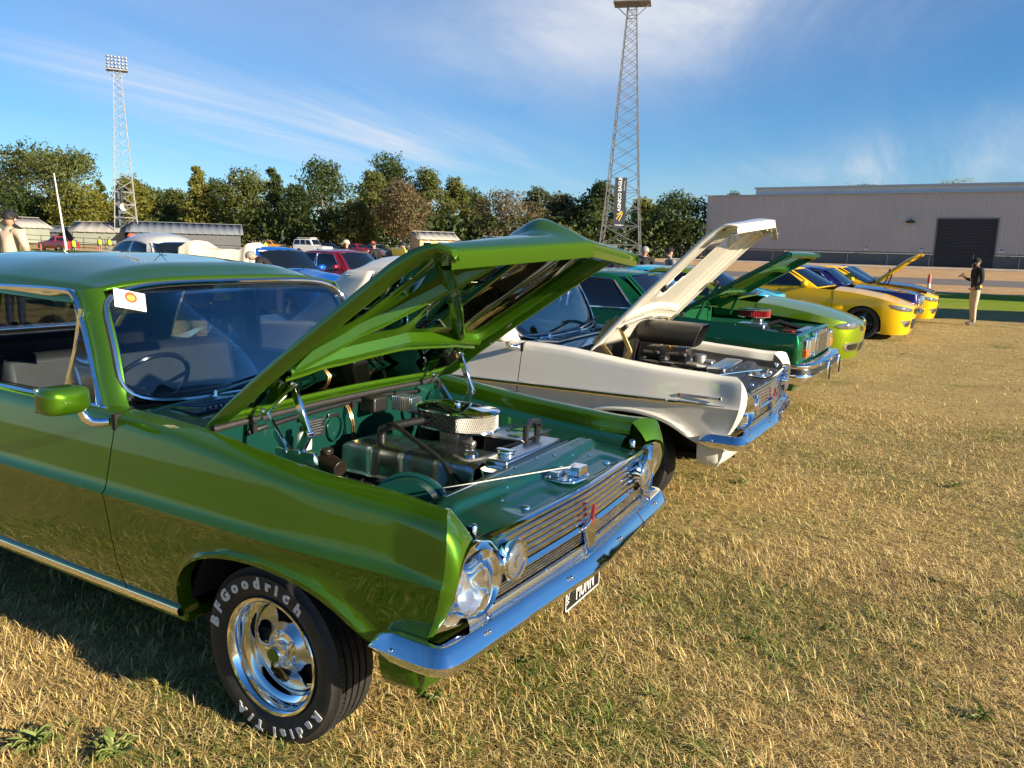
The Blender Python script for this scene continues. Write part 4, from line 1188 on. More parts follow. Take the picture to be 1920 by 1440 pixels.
    for sy in cfg.get('wipers', (-.36, .22)):
        b = MB(); b.tube([(-.775, sy, 1.040), (-.772, sy, 1.063), (-.79, sy + .10, 1.073), (-.815, sy + .34, 1.100)], [.014, .012, .008, .005], 6); ar = b.build('wiper_arm', chrome, root)
        b = MB(); b.tube([(-.80, sy + .14, 1.083), (-.818, sy + .34, 1.107), (-.83, sy + .54, 1.130)], .007, 5); b.build('wiper_blade', blackplastic, ar)
    # ---------------- bonnet
    th = cfg['bonnet']; xr, zr = cfg.get('hinge', (-.407, 1.037)); cth, sth = math.cos(th), math.sin(th)
    bu = [0, .15, .30, .525, .723, .913, 1.02, 1.08, 1.13, 1.165, 1.19, 1.212, 1.232]; bh = [0, .008, .012, .011, .006, 0, -.003, -.009, -.019, -.031, -.044, -.068, -.098]
    bulge = cfg.get('bulge', .07)
    def bon(u, y, h): return (xr + u * cth - h * sth, y, zr + u * sth + h * cth)
    def bsurf(p, y):
        a = abs(y) / .70
        ue = 1.232 + .112 * max(0, 1 - a)
        u = p * ue
        h = float(np.interp(p * 1.232, bu, bh)) + .024 * (1 - a * a) * sm(0, .12, p) * (1 - sm(.86, 1, p)) - .03 * max(0, 1 - a) * sm(.9, 1, p)
        h += bulge * math.exp(-(y / .07) ** 2 * 1.0) * sm(.25, .85, p) * (1 - sm(.90, 1.0, p)) * 1.0
        h += .008 * math.exp(-((abs(y) - .42) / .03) ** 2) * sm(.1, .3, p) * (1 - sm(.8, .98, p))
        return u, h
    ps = np.r_[np.linspace(0, .78, 22), np.linspace(.80, 1, 24)]; ys = np.r_[np.linspace(-.70, -.2, 16), np.linspace(-.18, .18, 19), np.linspace(.2, .70, 16)]
    hole = cfg.get('hole')
    Bm = MB(); P = []
    for p in ps:
        P.append([bon(*(lambda q: (q[0], y, q[1]))(bsurf(p, y))) for y in ys])
    P = np.array(P)
    if hole:
        m_, n_ = P.shape[:2]; fs = []
        for i in range(m_ - 1):
            for j in range(n_ - 1):
                pm = (ps[i] + ps[i + 1]) / 2; ym = (ys[j] + ys[j + 1]) / 2
                wd = hole[2] * (1 if pm > hole[0] + .16 else max(0, (pm - hole[0])) / .16) ** .6 if pm > hole[0] else 0
                if hole[0] < pm < hole[1] and abs(ym - hole[3]) < wd: continue
                fs.append((i * n_ + j, (i + 1) * n_ + j, (i + 1) * n_ + j + 1, i * n_ + j + 1))
        Bm.add(P.reshape(-1, 3), fs)
    else:
        Bm.grid(P)
    bonnet = Bm.build('bonnet', paint, root, solid=.004, angle=40)
    if cfg.get('lining'):
        b = MB(); b.grid([[bon(*(lambda q: (q[0], y, q[1] - .0075))(bsurf(p, y))) for y in ys[2:-2]] for p in ps[1:-2]]); b.build('bonnet_lining', cfg['lining'], bonnet, angle=40)
    # turned-down side edges and front lip
    for sgn in (-1, 1):
        G = []
        for p in ps:
            u, h = bsurf(p, sgn * .70)
            dz = cfg.get('rim', .042) * sm(0, .10, p) * (1 - .45 * sm(.86, 1, p)) + .012
            G.append([bon(u, sgn * .70, h), bon(u, sgn * .706, h - .010), bon(u, sgn * .704, h - dz * .7), bon(u, sgn * .694, h - dz), bon(u, sgn * .684, h - dz * .95), bon(u, sgn * .678, h - dz * .5), bon(u, sgn * .676, h - .008)])
        b = MB(); b.grid(G); b.build('bonnet_edge', paint, bonnet, angle=50)
    G = []
    for y in ys:
        u, h = bsurf(1, y)
        G.append([bon(u, y, h), bon(u + .001, y, h - .003), bon(u - .026, y, h - .040), bon(u - .030, y, h - .042), bon(u - .055, y, h - .028), bon(u - .06, y, h - .01)])
    b = MB(); b.grid(G); b.build('bonnet_lip', paint, bonnet, angle=45)
    def rail(pts, w0, w1, ht, nm, n=24, mm=None):
        Q = spline(pts, n); G = []
        for i in range(n):
            p, y = Q[i]; a = Q[max(0, i - 1)]; c = Q[min(n - 1, i + 1)]
            du, dy = (c[0] - a[0]) * 1.232, c[1] - a[1]
            L = math.hypot(du, dy); nx, ny = -dy / L, du / L
            row = []
            for o, hh in ((-w0, -.004), (-w1, -ht * .85), (-w1 * .55, -ht), (-w1 * .3, -ht * .8), (w1 * .3, -ht * .8), (w1 * .55, -ht), (w1, -ht * .85), (w0, -.004)):
                pp = p + nx * o / 1.232; yy = max(-.69, min(.69, y + ny * o))
                u, h = bsurf(max(0, min(1, pp)), yy)
                row.append(bon(u, yy, h + hh))
            G.append(row)
        b = MB(); b.grid(G); return b.build(nm, mm or paint, bonnet, angle=22)
    if cfg.get('brace', True):
        rail([(.29, -.60), (.31, -.30), (.32, 0), (.31, .30), (.29, .60)], .046, .030, .050, 'cross_brace')
        rail([(.31, -.58), (.48, -.40), (.64, -.235), (.80, -.09), (.94, .04)], .026, .015, .044, 'diagonal_brace')
        rail([(.33, .42), (.50, .11), (.66, -.18), (.82, -.44), (.96, -.645)], .030, .016, .048, 'diagonal_brace')
        for sgn in (-1, 1):
            rail([(.29, sgn * .56), (.36, sgn * .620), (.60, sgn * .645), (.80, sgn * .645), (.96, sgn * .635)], .026, .018, .036, 'side_brace')
        rail([(.965, -.62), (.955, -.3), (.95, 0), (.955, .3), (.965, .62)], .03, .02, .03, 'front_brace')
        rail([(.035, -.66), (.04, 0), (.035, .66)], .028, .02, .02, 'rear_edge')
    else:
        rail([(.20, -.62), (.22, 0), (.20, .62)], .08, .055, .030, 'cross_brace')
        for sgn in (-1, 1):
            rail([(.06, sgn * .63), (.3, sgn * .635), (.6, sgn * .635), (.93, sgn * .62)], .045, .032, .022, 'side_brace')
            b = MB()
            for pp in (.22, .52): 
                u, h = bsurf(pp, sgn * .68); b.box(bon(u, sgn * .675, h - .068), (.05, .03, .03), Matrix.Rotation(-th, 3, 'Y'))
            b.build('bump_stop', rubber, bonnet, bevel=.008)
        rail([(.94, -.60), (.93, 0), (.94, .60)], .05, .035, .035, 'front_brace')
    # latch pin on the bonnet
    u, h = bsurf(.945, 0)
    b = MB(); hl = [(math.cos(a) * .022, math.sin(a) * .022, a / (2 * math.pi) * .011) for a in np.linspace(0, 10 * math.pi, 90)]
    b.tube([bon(u + q[0], .0 + q[1], h - .035 - q[2]) for q in hl], .004, 5); b.tube([bon(u, 0, h - .01), bon(u, 0, h - .115)], .008, 8)
    lt = b.build('latch_pin', chrome, bonnet)
    b = MB(); b.tube([bon(u - .02, .05, h - .03), bon(u - .015, .06, h - .11), bon(u + .005, .06, h - .125), bon(u + .02, .055, h - .11)], .005, 6); b.build('safety_hook', chrome, bonnet)
    # hinges
    for sgn in (-1, 1):
        hm = cfg.get('hinge_mat', chrome)
        y0 = sgn * .53
        V = lambda x, z: Vector((x, y0, z))
        tb = th - R(35.7); piv = V(-.36, 1.02)
        def up(x, z):
            d = V(x, z) - piv; return piv + Vector((d.x * math.cos(tb) - d.z * math.sin(tb), 0, d.x * math.sin(tb) + d.z * math.cos(tb)))
        c_, d_ = up(-.300, 1.075), up(-.150, 1.195); b_, e_, f_ = V(-.185, .940), V(-.075, 1.020), V(-.120, .945)
        b = MB()
        b.beam(c_, b_, .016, .030); b.beam(d_, e_, .016, .028); b.beam(e_, f_, .020, .032); b.beam(c_ + (c_ - d_) * .25, d_ + (d_ - c_) * .1, .018, .040); b.beam(b_ + Vector((-.05, 0, -.015)), f_ + Vector((.08, 0, -.015)), .022, .050); b.beam(c_, c_.lerp(d_, .6) + Vector((0, 0, .05)), .012, .03)
        for q in (c_, d_, b_, e_, f_): b.lathe([(.013, -.016), (.013, .016), (0, .016)], c=tuple(q), n=12); b.lathe([(.013, -.016), (0, -.016)], c=tuple(q), n=12)
        b.build('bonnet_hinge', hm, root, bevel=.003)
    # ---------------- engine bay
    b = MB()
    FW = [[(-.405 - .03 * math.sin(math.pi * v) , y, lerp(.42, 1.012, v)) for y in np.linspace(-.69, .69, 15)] for v in np.linspace(0, 1, 9)]
    b.grid(FW); b.build('firewall', bay, root)
    b = MB(); b.tube([(-.385, y, 1.020 + .012 * (1 - (y / .7) ** 2)) for y in np.linspace(-.69, .69, 15)], .013, 8); b.build('bonnet_seal', rubber, root)
    for sgn in (-1, 1):
        G = []
        for x in np.linspace(-.405, .66, 24):
            zt = float(np.interp(x, HZX, HZZ))
            ar = .13 * max(0, 1 - ((x - .06) / .42) ** 2)
            G.append([(x, sgn * (.700 + hr_tap(x)), zt - .055), (x, sgn * (.66 + hr_tap(x)), zt - .062), (x, sgn * (.635 + hr_tap(x)), zt - .085), (x, sgn * (.60 - ar * .5), zt - .17), (x, sgn * (.585 - ar), zt - .27), (x, sgn * .45, .36)])
        b = MB(); b.grid(G); b.build('inner_guard', bay, root, angle=50)
    b = MB(); b.box((.0, 0, .34), (1.0, .95, .04)); b.build('crossmember', blackmatte, root)
    # radiator support panel
    def rsp(x, y):
        a = abs(y) / .63
        z = lerp(.872, .842, (x - .46) / .29) - .016 * sm(.78, 1.0, a)
        w = math.exp(-((x - .565) / .05) ** 2 * .9)
        z += .022 * sm(.492, .506, x) * (1 - sm(.600 - .05 * a, .622 - .05 * a, x)) * (1 - sm(.84, .90, a + .0)) - .006 * sm(.655, .668, x) * (1 - sm(.735, .745, x)) * (1 - sm(.60, .64, a)) * sm(.20, .24, a)
        return z
    G = [[(x, y, rsp(x, y)) for y in np.linspace(-.63, .63, 61)] for x in np.linspace(.46, .755, 28)]
    b = MB(); b.grid([[(.455, y, .76) for y in np.linspace(-.63, .63, 61)]] + G + [[(.757, y, .80) for y in np.linspace(-.63, .63, 61)]]); b.build('radiator_panel', bay, root, angle=60)
    b = MB()
    b.grid([[(.50 + .2 * k, s * (.63 + .035 * w), .86 - .02 * w) for k in (0, .5, 1)] for s in (-1,) for w in (0, 1, 2)]); b.build('panel_end', blackmatte, root)
    for s in (-1, 1):
        b = MB(); b.lathe([(.014, -.02), (.014, .008), (.009, .014), (0, .016)], c=(.70, s * .640, .862), axis='z', n=14); b.build('bonnet_buffer', chrome, root)
        b = MB(); b.lathe([(.016, 0), (.014, .007), (0, .011)], c=(.71, s * .335, rsp(.71, s * .335)), axis='z', n=14); b.build('panel_bolt', chrome, root)
        for k in range(4):
            b = MB(); xx, yy = .52 + .035 * k, s * (.08 + .09 * k); b.lathe([(.008, 0), (.006, .004), (0, .005)], c=(xx, yy, rsp(xx, yy)), axis='z', n=8); b.build('panel_screw', chrome, root)
    b = MB(); zc = rsp(.69, .03) + .004
    b.prism([(-.085, -.06), (.05, -.065), (.075, -.03), (.075, .05), (.04, .075), (-.07, .06), (-.095, .02)], (.685, .03, zc), (0, 1, 0), (1, 0, 0), (0, 0, 1), -.002, .012)
    lp = b.build('latch_plate', chrome, root, bevel=.005)
    b = MB(); b.box((.715, .045, zc + .03), (.055, .07, .035)); b.box((.66, .01, zc + .022), (.04, .10, .018)); b.tube([(.66, -.03, zc + .04), (.70, .0, zc + .045), (.705, .06, zc + .042)], .007, 6); b.build('latch_catch', chrome, lp, bevel=.008)
    for q in ((.64, -.035), (.72, -.03), (.635, .075)):
        b = MB(); b.ell((q[0], q[1], zc + .014), (.010, .010, .008), 10, 6); b.build('latch_bolt', chrome, lp)
    b = MB(); b.tube([(.44, -.43, .885), (.705, .01, zc + .05)], .0042, 6); b.build('stay_rod', chrome, root)
    cfg['engine'](root, cfg)
    # ---------------- grille
    def gx(y): return .782 - .028 * (abs(y) / .62) ** 1.3
    b = MB(); b.grid([[(gx(y) - .045, y, z) for y in np.linspace(-.64, .64, 21)] for z in (.62, .835)]); b.build('grille_backing', mat('grille_shadow', (.015, .014, .013), .5), root)
    def slat(z, h, proud, nm, m_=chrome, y1=.615, tilt=.006):
        ysl = np.linspace(-y1, y1, 31)
        b = MB(); b.grid([[(gx(y) + proud * k[0], y, z + k[1]) for y in ysl] for k in ((-1.6, h * .48), (-.2, h * .5), (1, h * .30 + tilt * 0), (1.0, -h * .30), (-.2, -h * .5), (-1.6, -h * .48))])
        return b.build(nm, m_, root, angle=25)
    slat(.838, .012, .008, 'grille_moulding')
    for z in (.815, .792, .769, .746, .723): slat(z, .0185, .008, 'grille_bar')
    b = MB(); b.grid([[(gx(y) + dx, y, z) for y in np.linspace(-.50, .50, 31)] for dx, z in ((-.012, .709), (.005, .708), (.016, .695), (.015, .691), (-.012, .689))]); b.build('grille_centre_bar', chrome, root, angle=25)
    for z in (.676, .666, .656, .646): slat(z, .0082, .006, 'grille_bar')
    slat(.632, .012, .012, 'grille_moulding')
    # emblem
    b = MB(); b.prism([(-.007, .080), (.007, .080), (.005, -.02), (0, -.04), (-.005, -.02)], (gx(0) + .012, 0, .700), (.0, 1, 0), (.12, 0, 1), (1, 0, 0), 0, .014); em = b.build('emblem', mat('emblem_red', (.22, .010, .015), .2, coat=1), root, bevel=.003)
    b = MB(); b.prism([(-.07, .012), (0, .03), (.07, .012), (.045, -.02), (.022, -.105), (0, -.115), (-.022, -.105), (-.045, -.02)], (gx(0) + .006, 0, .697), (0, 1, 0), (0, 0, 1), (1, 0, 0), 0, .020); b.build('emblem_base', chrome, em, bevel=.006)
    # filler between grille and bumper
    b = MB(); b.grid([[(gx(y) + dx, y, z) for y in np.linspace(-.74, .74, 25)] for dx, z in ((-.02, .632), (.004, .628), (.012, .612), (.012, .592), (.0, .57))]); b.build('gravel_pan', cfg.get('pan', alu), root)
    # ---------------- lamps
    for sgn in (-1, 1):
        outer = [(.700, .826, .607), (.738, .832, .665), (.764, .835, .72), (.776, .830, .78), (.775, .80, .835), (.765, .75, .853), (.757, .69, .852), (.765, .645, .842), (.782, .618, .80), (.790, .606, .75), (.786, .612, .70), (.772, .636, .655), (.752, .68, .622), (.725, .75, .603)]
        OU = resample(outer + [outer[0]], 61)[:-1]
        c1 = np.array((.755, .715, .735))
        rings = []
        ang = [math.atan2(p[2] - c1[2], p[1] - c1[1]) for p in OU]
        def er(cx, cy, cz, ry, rz, slant): return [(cx + slant * math.cos(a), cy + ry * math.cos(a), cz + rz * math.sin(a)) for a in ang]
        rings = [OU - np.array((.02, 0, 0)), OU, OU * .96 + np.array((.79, .715, .735)) * .04, er(.772, .712, .733, .083, .104, -.022), er(.764, .712, .733, .078, .098, -.022), er(.735, .712, .718, .074, .088, -.016), er(.700, .712, .698, .067, .072, -.008), er(.674, .712, .692, .060, .060, -.002)]
        b = MB(); b.grid([[(p[0], sgn * p[1], p[2]) for p in r] for r in rings], closev=True); hb = b.build('headlamp_bezel', chrome, root, angle=60)
        b = MB(); b.lathe([(.062, 0), (.056, .008), (.040, .016), (.02, .020), (0, .021)], c=(.672, sgn * .712, .692), axis='x', n=32); b.build('headlamp_lens', lens_clear, hb)
        c = (.775, sgn * .553, .757)
        b = MB(); b.lathe([(.040, -.05), (.048, -.02), (.052, .0), (.064, .018), (.067, .026), (.064, .032), (.054, .030), (.050, .022)], c=c, axis='x', n=36); ib = b.build('indicator_body', chrome, root)
        b = MB(); b.lathe([(.051, .022), (.045, .030), (.030, .034), (.022, .033), (.020, .040), (0, .043)], c=c, axis='x', n=36); b.build('indicator_lens', mat('clear_lens_ring', (.40, .40, .38), .06, .8, coat=1), ib)
    # ---------------- bumper
    sec = [(-.060, .590), (-.020, .602), (-.014, .6015), (-.010, .599), (.004, .581), (.018, .563), (.0205, .559), (.0205, .5545), (.014, .539), (-.002, .520), (-.03, .508)]
    path = spline([(.525, -.885), (.62, -.895), (.715, -.897), (.757, -.886), (.777, -.855), (.786, -.78), (.795, -.64), (.804, -.50), (.822, -.25), (.836, -.08), (.838, 0), (.836, .08), (.822, .25), (.804, .50), (.795, .64), (.786, .78), (.777, .855), (.757, .886), (.715, .897), (.62, .895), (.525, .885)], 181)
    path = np.array(path)
    def bump_seg(i0, i1, proud, nm):
        G = []
        for i in range(i0, i1):
            t = path[min(180, i + 1)] - path[max(0, i - 1)]; t /= np.linalg.norm(t); nrm = np.array((t[1], -t[0]))
            k = 1.0
            e = min(i, 180 - i)
            k = .45 + .55 * min(1, (e / 6) ** .5)
            y = abs(path[i][1]); dip = 0.0
            G.append([(path[i][0] + nrm[0] * (o + proud), path[i][1] + nrm[1] * (o + proud), .552 + (z - .552) * k - (dip if z > .59 else dip * .4 if z > .57 else 0)) for o, z in sec])
        b = MB(); b.grid(G)
        if i0 == 0: b.f.append(tuple(range(len(sec))))
        if i1 == 181: b.f.append(tuple(range(len(b.v) - len(sec), len(b.v))))
        return b.build(nm, chrome, root, angle=24)
    iy = [int(np.argmin(abs(path[:90, 1] + .497))), int(90 + np.argmin(abs(path[90:, 1] - .497)))]
    bump_seg(0, iy[0] + 1, .003, 'bumper_end'); bump_seg(iy[0] - 1, iy[1] + 2, 0, 'bumper'); bump_seg(iy[1], 181, .003, 'bumper_end')
    for q in ((.607, -.908, .566), (.800, -.70, .588), (.832, -.22, .584), (.832, .22, .584), (.800, .70, .588)):
        b = MB(); b.ell(q, (.009, .009, .008), 12, 8); b.build('bumper_bolt', chrome, root)
    for s in (-1, 1):
        b = MB(); b.tube([(.74, s * .665, .622), (.765, s * .665, .622), (.785, s * .665, .612)], [.005, .006, .008], 8); b.build('bumper_bracket', chrome, root)
    # valance and number plate
    G = []
    vp = spline([(.50, -.838), (.57, -.836), (.64, -.815), (.668, -.74), (.690, -.52), (.705, -.25), (.71, 0), (.705, .25), (.690, .52), (.668, .74), (.64, .815), (.57, .836), (.50, .838)], 61)
    for i, p in enumerate(vp):
        t = vp[min(60, i + 1)] - vp[max(0, i - 1)]; t = t / np.linalg.norm(t); nv = np.array((t[1], -t[0])); rz_ = .015 * sm(.5, .2, abs(p[1]))
        G.append([(p[0] - nv[0] * o, p[1] - nv[1] * o, z + rz_) for o, z in ((.012, .575), (.0, .52), (.004, .46), (.016, .41), (.04, .378), (.09, .362))])
    b = MB(); b.grid(G); b.build('valance', paint, root, angle=60)
    if cfg.get('plate'):
        b = MB(); b.box((.757, .045, .432), (.006, .300, .095)); pl = b.build('number_plate', blackgloss, root, bevel=.002)
        t = text_mb(cfg['plate'], .098, .001, spacing=1.08, bold=.001); t.xf(frame_m((.7608, .062, .432), (0, .52, 0), (0, 0, 1), (1, 0, 0))); t.build('plate_letters', whiteletter, pl, smooth=False)
        b = MB()
        for yy, zz, dy, dz in ((.045, .4765, .300, .005), (.045, .3875, .300, .005), (-.1025, .432, .005, .095), (.1925, .432, .005, .095)): b.box((.7605, yy, zz), (.002, dy, dz))
        b.build('plate_border', whiteletter, pl)
        t = text_mb('VIC', .028, .001); t.xf(frame_m((.7608, -.084, .432), (0, 0, 1), (0, -1, 0), (1, 0, 0))); t.build('plate_state', whiteletter, pl, smooth=False)
    # ---------------- door mirror on a chrome arm
    for sgn in cfg.get('mirrors', (-1, 1)):
        mm = cfg.get('mirror_mat', paint)
        G = []
        for k, (xo, ss) in enumerate(((-.045, .96), (-.03, 1.0), (.01, 1.0), (.035, .93), (.05, .72), (.056, .3))):
            ringp = []
            for i in range(32):
                a = 2 * math.pi * i / 32; c_, s_ = math.cos(a), math.sin(a); kk = (abs(c_) ** 5 + abs(s_) ** 5) ** (-.2)
                ringp.append((xo - .825, sgn * (.962 + c_ * kk * .080 * ss), 1.118 + s_ * kk * .050 * ss))
            G.append(ringp)
        b = MB(); b.grid(G, closev=True); b.f.append(tuple(range(len(b.v) - 32, len(b.v)))); mo = b.build('door_mirror', mm, root, angle=60)
        b = MB(); b.grid([[(-.870, sgn * (.962 + a * .076), 1.118 + c * .047) for a in (-1, 1)] for c in (-1, 1)]); b.build('mirror_glass', chrome, mo)
        b = MB(); b.tube([(-.840, sgn * .895, 1.068), (-.835, sgn * .885, 1.040), (-.82, sgn * .865, 1.022), (-.80, sgn * .845, 1.020), (-.785, sgn * .825, 1.020)], [.016, .018, .019, .019, .017], 10); b.build('mirror_arm', chrome, mo)
    # ---------------- wheels
    tr = cfg.get('tyre', (.31, .205, .19))
    for xx, st in ((0, cfg.get('steer', 0)), (-2.69, 0)):
        for sgn in (-1, 1):
            wheel(root, xx, sgn * cfg.get('track', .715), tr[0], tr[2], tr[1], cfg.get('wheel', 'slot'), sgn, st, letters=cfg.get('letters', False) and sgn < 0 and xx == 0)
    return root

def engine_green(root, cfg):
    bay = cfg['bay']
    blk = mat('engine_black', (.02, .02, .022), .22, .2, coat=.5, var=.2, vscale=10)
    cov = mat('rocker_cover', (.40, .40, .41), .18, 1.0, var=.2, vscale=6, grime=.1)
    # six-cylinder block and ribbed rocker cover
    b = MB(); b.box((0.0, .06, .60), (.72, .26, .30)); b.build('engine_block', mat('engine_dark', (.012, .012, .013), .45, .2, var=.3), root, bevel=.02)
    G = []
    for x in np.linspace(-.335, .335, 40):
        rib = .007 * (1 if (abs(((x + .335) / .67 * 4) % 1 - .5) > .42) else 0)
        hgt = .862 + rib * .5
        ed = .014 * (1 - sm(0, .03, .335 - abs(x)))
        G.append([(x, .05 + t * (.128 + rib - ed * .3), z - (ed if z > .76 else 0)) for t, z in ((-1.06, .735), (-1.0, .745), (-.98, hgt - .03), (-.90, hgt - .008), (-.75, hgt), (.75, hgt), (.90, hgt - .008), (.98, hgt - .03), (1.0, .745), (1.06, .735))])
    b = MB(); b.grid(G); n_ = 10; b.f.append(tuple(range(n_))); b.f.append(tuple(range(len(b.v) - n_, len(b.v))))
    rc = b.build('rocker_cover', cov, root, angle=35)
    b = MB()
    for k in range(13): b.box((.325, .05 - .09 + k * .015, .857), (.03, .006, .012))
    b.build('cover_fins', cov, rc, bevel=.002)
    b = MB(); b.lathe([(.034, 0), (.036, .012), (.030, .016), (.026, .015), (0, .012)], c=(.24, .04, .862), axis='z', n=24); b.build('oil_cap', chrome, rc)
    # oval air cleaner on the carburettor
    ac = bpy.data.objects.new('air_cleaner', None); COL.objects.link(ac); ac.parent = root; ac.location = (.045, .235, .93); ac.rotation_euler = (0, 0, R(-8))
    def oval(r, n=64, L=.075):
        o = []
        for i in range(n):
            a = 2 * math.pi * i / n
            o.append((r * math.cos(a) + (L if math.cos(a) > 0 else -L) * min(1, abs(math.cos(a)) * 6), r * math.sin(a)))
        return o
    b = MB()
    G = [[(x, y, z) for x, y in oval(r)] for r, z in ((.122, .062), (.128, .066), (.128, .072), (.120, .078), (.09, .081), (.05, .083), (.012, .084), (.0, .084))]
    b.grid(G, closev=True); b.build('lid', chrome, ac, angle=50)
    b = MB(); b.grid([[(x, y, z) for x, y in oval(r)] for r, z in ((.118, .004), (.128, 0), (.128, -.008), (.11, -.012), (.0, -.012))], closev=True); b.build('base', chrome, ac, angle=50)
    b = MB(); b.grid([[(x, y, z) for x, y in oval(.112)] for z in (0, .065)], closev=True); b.build('filter', mat('filter_paper', (.10, .08, .05), .9), ac)
    b = MB()
    nn = 90
    for sgn in (-1, 1):
        ov = oval(.119, 360)
        for k in range(nn):
            i0 = k * 4
            b.tube([(ov[(i0 + sgn * j * 2) % 360][0], ov[(i0 + sgn * j * 2) % 360][1], .003 + .059 * j / 5) for j in range(6)], .0011, 3, cap=False)
    b.build('mesh_band', dullmetal, ac)
    b = MB(); b.lathe([(.014, 0), (.012, .012), (0, .014)], c=(0, 0, .084), axis='z', n=12); b.build('wing_nut', chrome, ac)
    b = MB(); b.box((.03, .235, .875), (.10, .09, .09)); b.box((.09, .225, .86), (.05, .06, .06)); b.tube([(.10, .2, .87), (.16, .20, .86)], .02, 8); b.box((.03, .24, .80), (.14, .13, .05)); b.build('carburettor', dullmetal, root, bevel=.012)
    b = MB()
    b.box((.05, .30, .70), (.6, .09, .06))
    for k in range(3): b.tube([(-.2 + .22 * k, .20, .68), (-.2 + .22 * k, .31, .69)], .025, 8)
    b.build('intake_manifold', blk, root, bevel=.01)
    # radiator with bright top tank and cap
    b = MB(); b.box((.415, .12, .62), (.06, .62, .40)); b.build('radiator_core', blackmatte, root)
    b = MB(); b.box((.41, .19, .862), (.10, .46, .055)); b.build('radiator_tank', alu, root, bevel=.008)
    b = MB(); b.lathe([(.034, 0), (.036, .008), (.033, .018), (.018, .022), (0, .022)], c=(.40, .055, .888), axis='z', n=24); b.box((.40, .055, .908), (.075, .022, .006)); b.build('radiator_cap', chrome, root)
    b = MB(); b.lathe([(.042, -.04), (.042, .04), (.038, .044), (0, .044)], c=(.43, -.09, .82), axis='z', n=24); b.lathe([(.046, .038), (.046, .05), (0, .05)], c=(.43, -.09, .82), axis='z', n=24); b.build('overflow_tank', chrome, root)
    b = MB(); P = [(.40, .02, .83), (.38, -.06, .80), (.36, -.1, .74)]; b.tube(P, .028, 12); b.tube([(.385, .30, .84), (.33, .27, .86), (.28, .20, .84), (.26, .14, .80)], .026, 12); b.build('radiator_hose', blackplastic, root)
    # battery with its cover plate
    b = MB(); b.box((.24, .42, .80), (.19, .26, .16)); bt = b.build('battery', blackplastic, root, bevel=.01)
    b = MB(); b.box((.24, .42, .885), (.20, .27, .010)); cv = b.build('battery_cover', alu, bt, bevel=.002)
    b = MB()
    random.seed(5)
    for k in range(9):
        cx, cy = .24 + random.uniform(-.05, .05), .42 + random.uniform(-.09, .09); rr = random.uniform(.018, .036)
        b.add([(cx + rr * random.uniform(.7, 1.2) * math.cos(a), cy + rr * random.uniform(.7, 1.2) * math.sin(a), .8906 + .0002 * k) for a in np.linspace(0, 2 * math.pi, 13)[:-1]], [tuple(range(12))])
    b.build('painted_motif', mat('motif_green', (.10, .26, .05), .4, base2=(.02, .09, .02), vscale=40), cv, smooth=False, weld=False)
    b = MB(); b.box((.34, .42, .915), (.012, .03, .05)); b.box((.34, .42, .935), (.05, .012, .008)); b.tube([(.35, .30, .87), (.33, .34, .93), (.31, .42, .945), (.30, .50, .93), (.29, .54, .86)], .014, 8); b.build('battery_strap', blackplastic, bt)
    # hoses, leads
    b = MB(); b.tube([Vector(p) for p in spline([(-.20, .02, .90), (-.16, 0, .93), (-.06, .10, .955), (0, .17, .96)], 16)], .017, 10); b.tube([(-.20, .02, .84), (-.20, .02, .905)], .02, 10); b.build('breather_hose', blackplastic, root)
    b = MB(); b.tube([Vector(p) for p in spline([(-.12, .0, .95), (.02, -.05, .92), (.16, -.06, .86), (.25, -.10, .80), (.30, -.16, .70)], 22)], .010, 8); b.build('vacuum_hose', blackplastic, root)
    b = MB()
    random.seed(3)
    for k in range(7):
        x0 = -.3 + .09 * k
        b.tube([Vector(p) for p in spline([(x0, -.06, .72), (x0 + .02, -.12, .70 + random.uniform(-.02, .03)), (-.05, -.17, .62), (-.03, -.16, .58)], 10)], .0045, 5)
    b.build('plug_leads', blackplastic, root)
    b = MB(); b.lathe([(.05, 0), (.05, .06), (.03, .09), (0, .09)], c=(-.04, -.17, .56), axis='z', n=16); b.build('distributor', mat('bakelite', (.03, .015, .01), .35), root)
    b = MB(); b.lathe([(.045, -.06), (.05, -.05), (.05, .05), (.045, .06), (0, .06)], c=(.16, -.15, .62), axis='y', n=18); b.box((-.1, -.12, .70), (.5, .04, .03)); b.build('coil_bracket', blk, root)
    # teal drum of the headlamp bucket side (horn cover)
    b = MB(); b.lathe([(.16, -.02), (.172, -.015), (.174, .0), (.166, .012), (.150, .014), (.142, .030), (.12, .036), (.112, .030), (.06, .034), (.0, .034)], c=(.22, -.33, .70), axis='y', n=48); b.lathe([(.16, 0), (.15, -.10), (0, -.10)], c=(.22, -.33, .70), axis='y', n=36); b.xf(Matrix.Translation((.22, -.33, .70)) @ Matrix.Rotation(R(-14), 4, 'X') @ Matrix.Rotation(R(18), 4, 'Z') @ Matrix.Translation((-.22, .33, -.70))); b.build('booster', bay, root)
    # master cylinder and reservoir, washer bottle
    b = MB(); b.tube([(-.34, -.30, .80), (-.20, -.31, .80)], .045, 14); b.tube([(-.22, -.31, .85), (-.12, -.32, .83)], [.038, .034], 14); b.lathe([(.026, 0), (.026, .016), (.022, .020), (0, .020)], c=(-.2, -.31, .88), axis='z', n=16); b.build('master_cylinder', mat('cast_brown', (.025, .018, .014), .35, .4, var=.3, vscale=20), root, bevel=.004)
    b = MB(); b.lathe([(0, -.05), (.028, -.05), (.030, -.035), (.030, .0), (.026, .012), (.016, .02), (.016, .028), (0, .028)], c=(-.33, -.30, .925), axis='z', n=20); wb = b.build('washer_bottle', white_plastic, root)
    b = MB(); b.lathe([(.018, 0), (.018, .016), (0, .018)], c=(-.33, -.30, .95), axis='z', n=16); b.build('bottle_cap', blackplastic, wb)
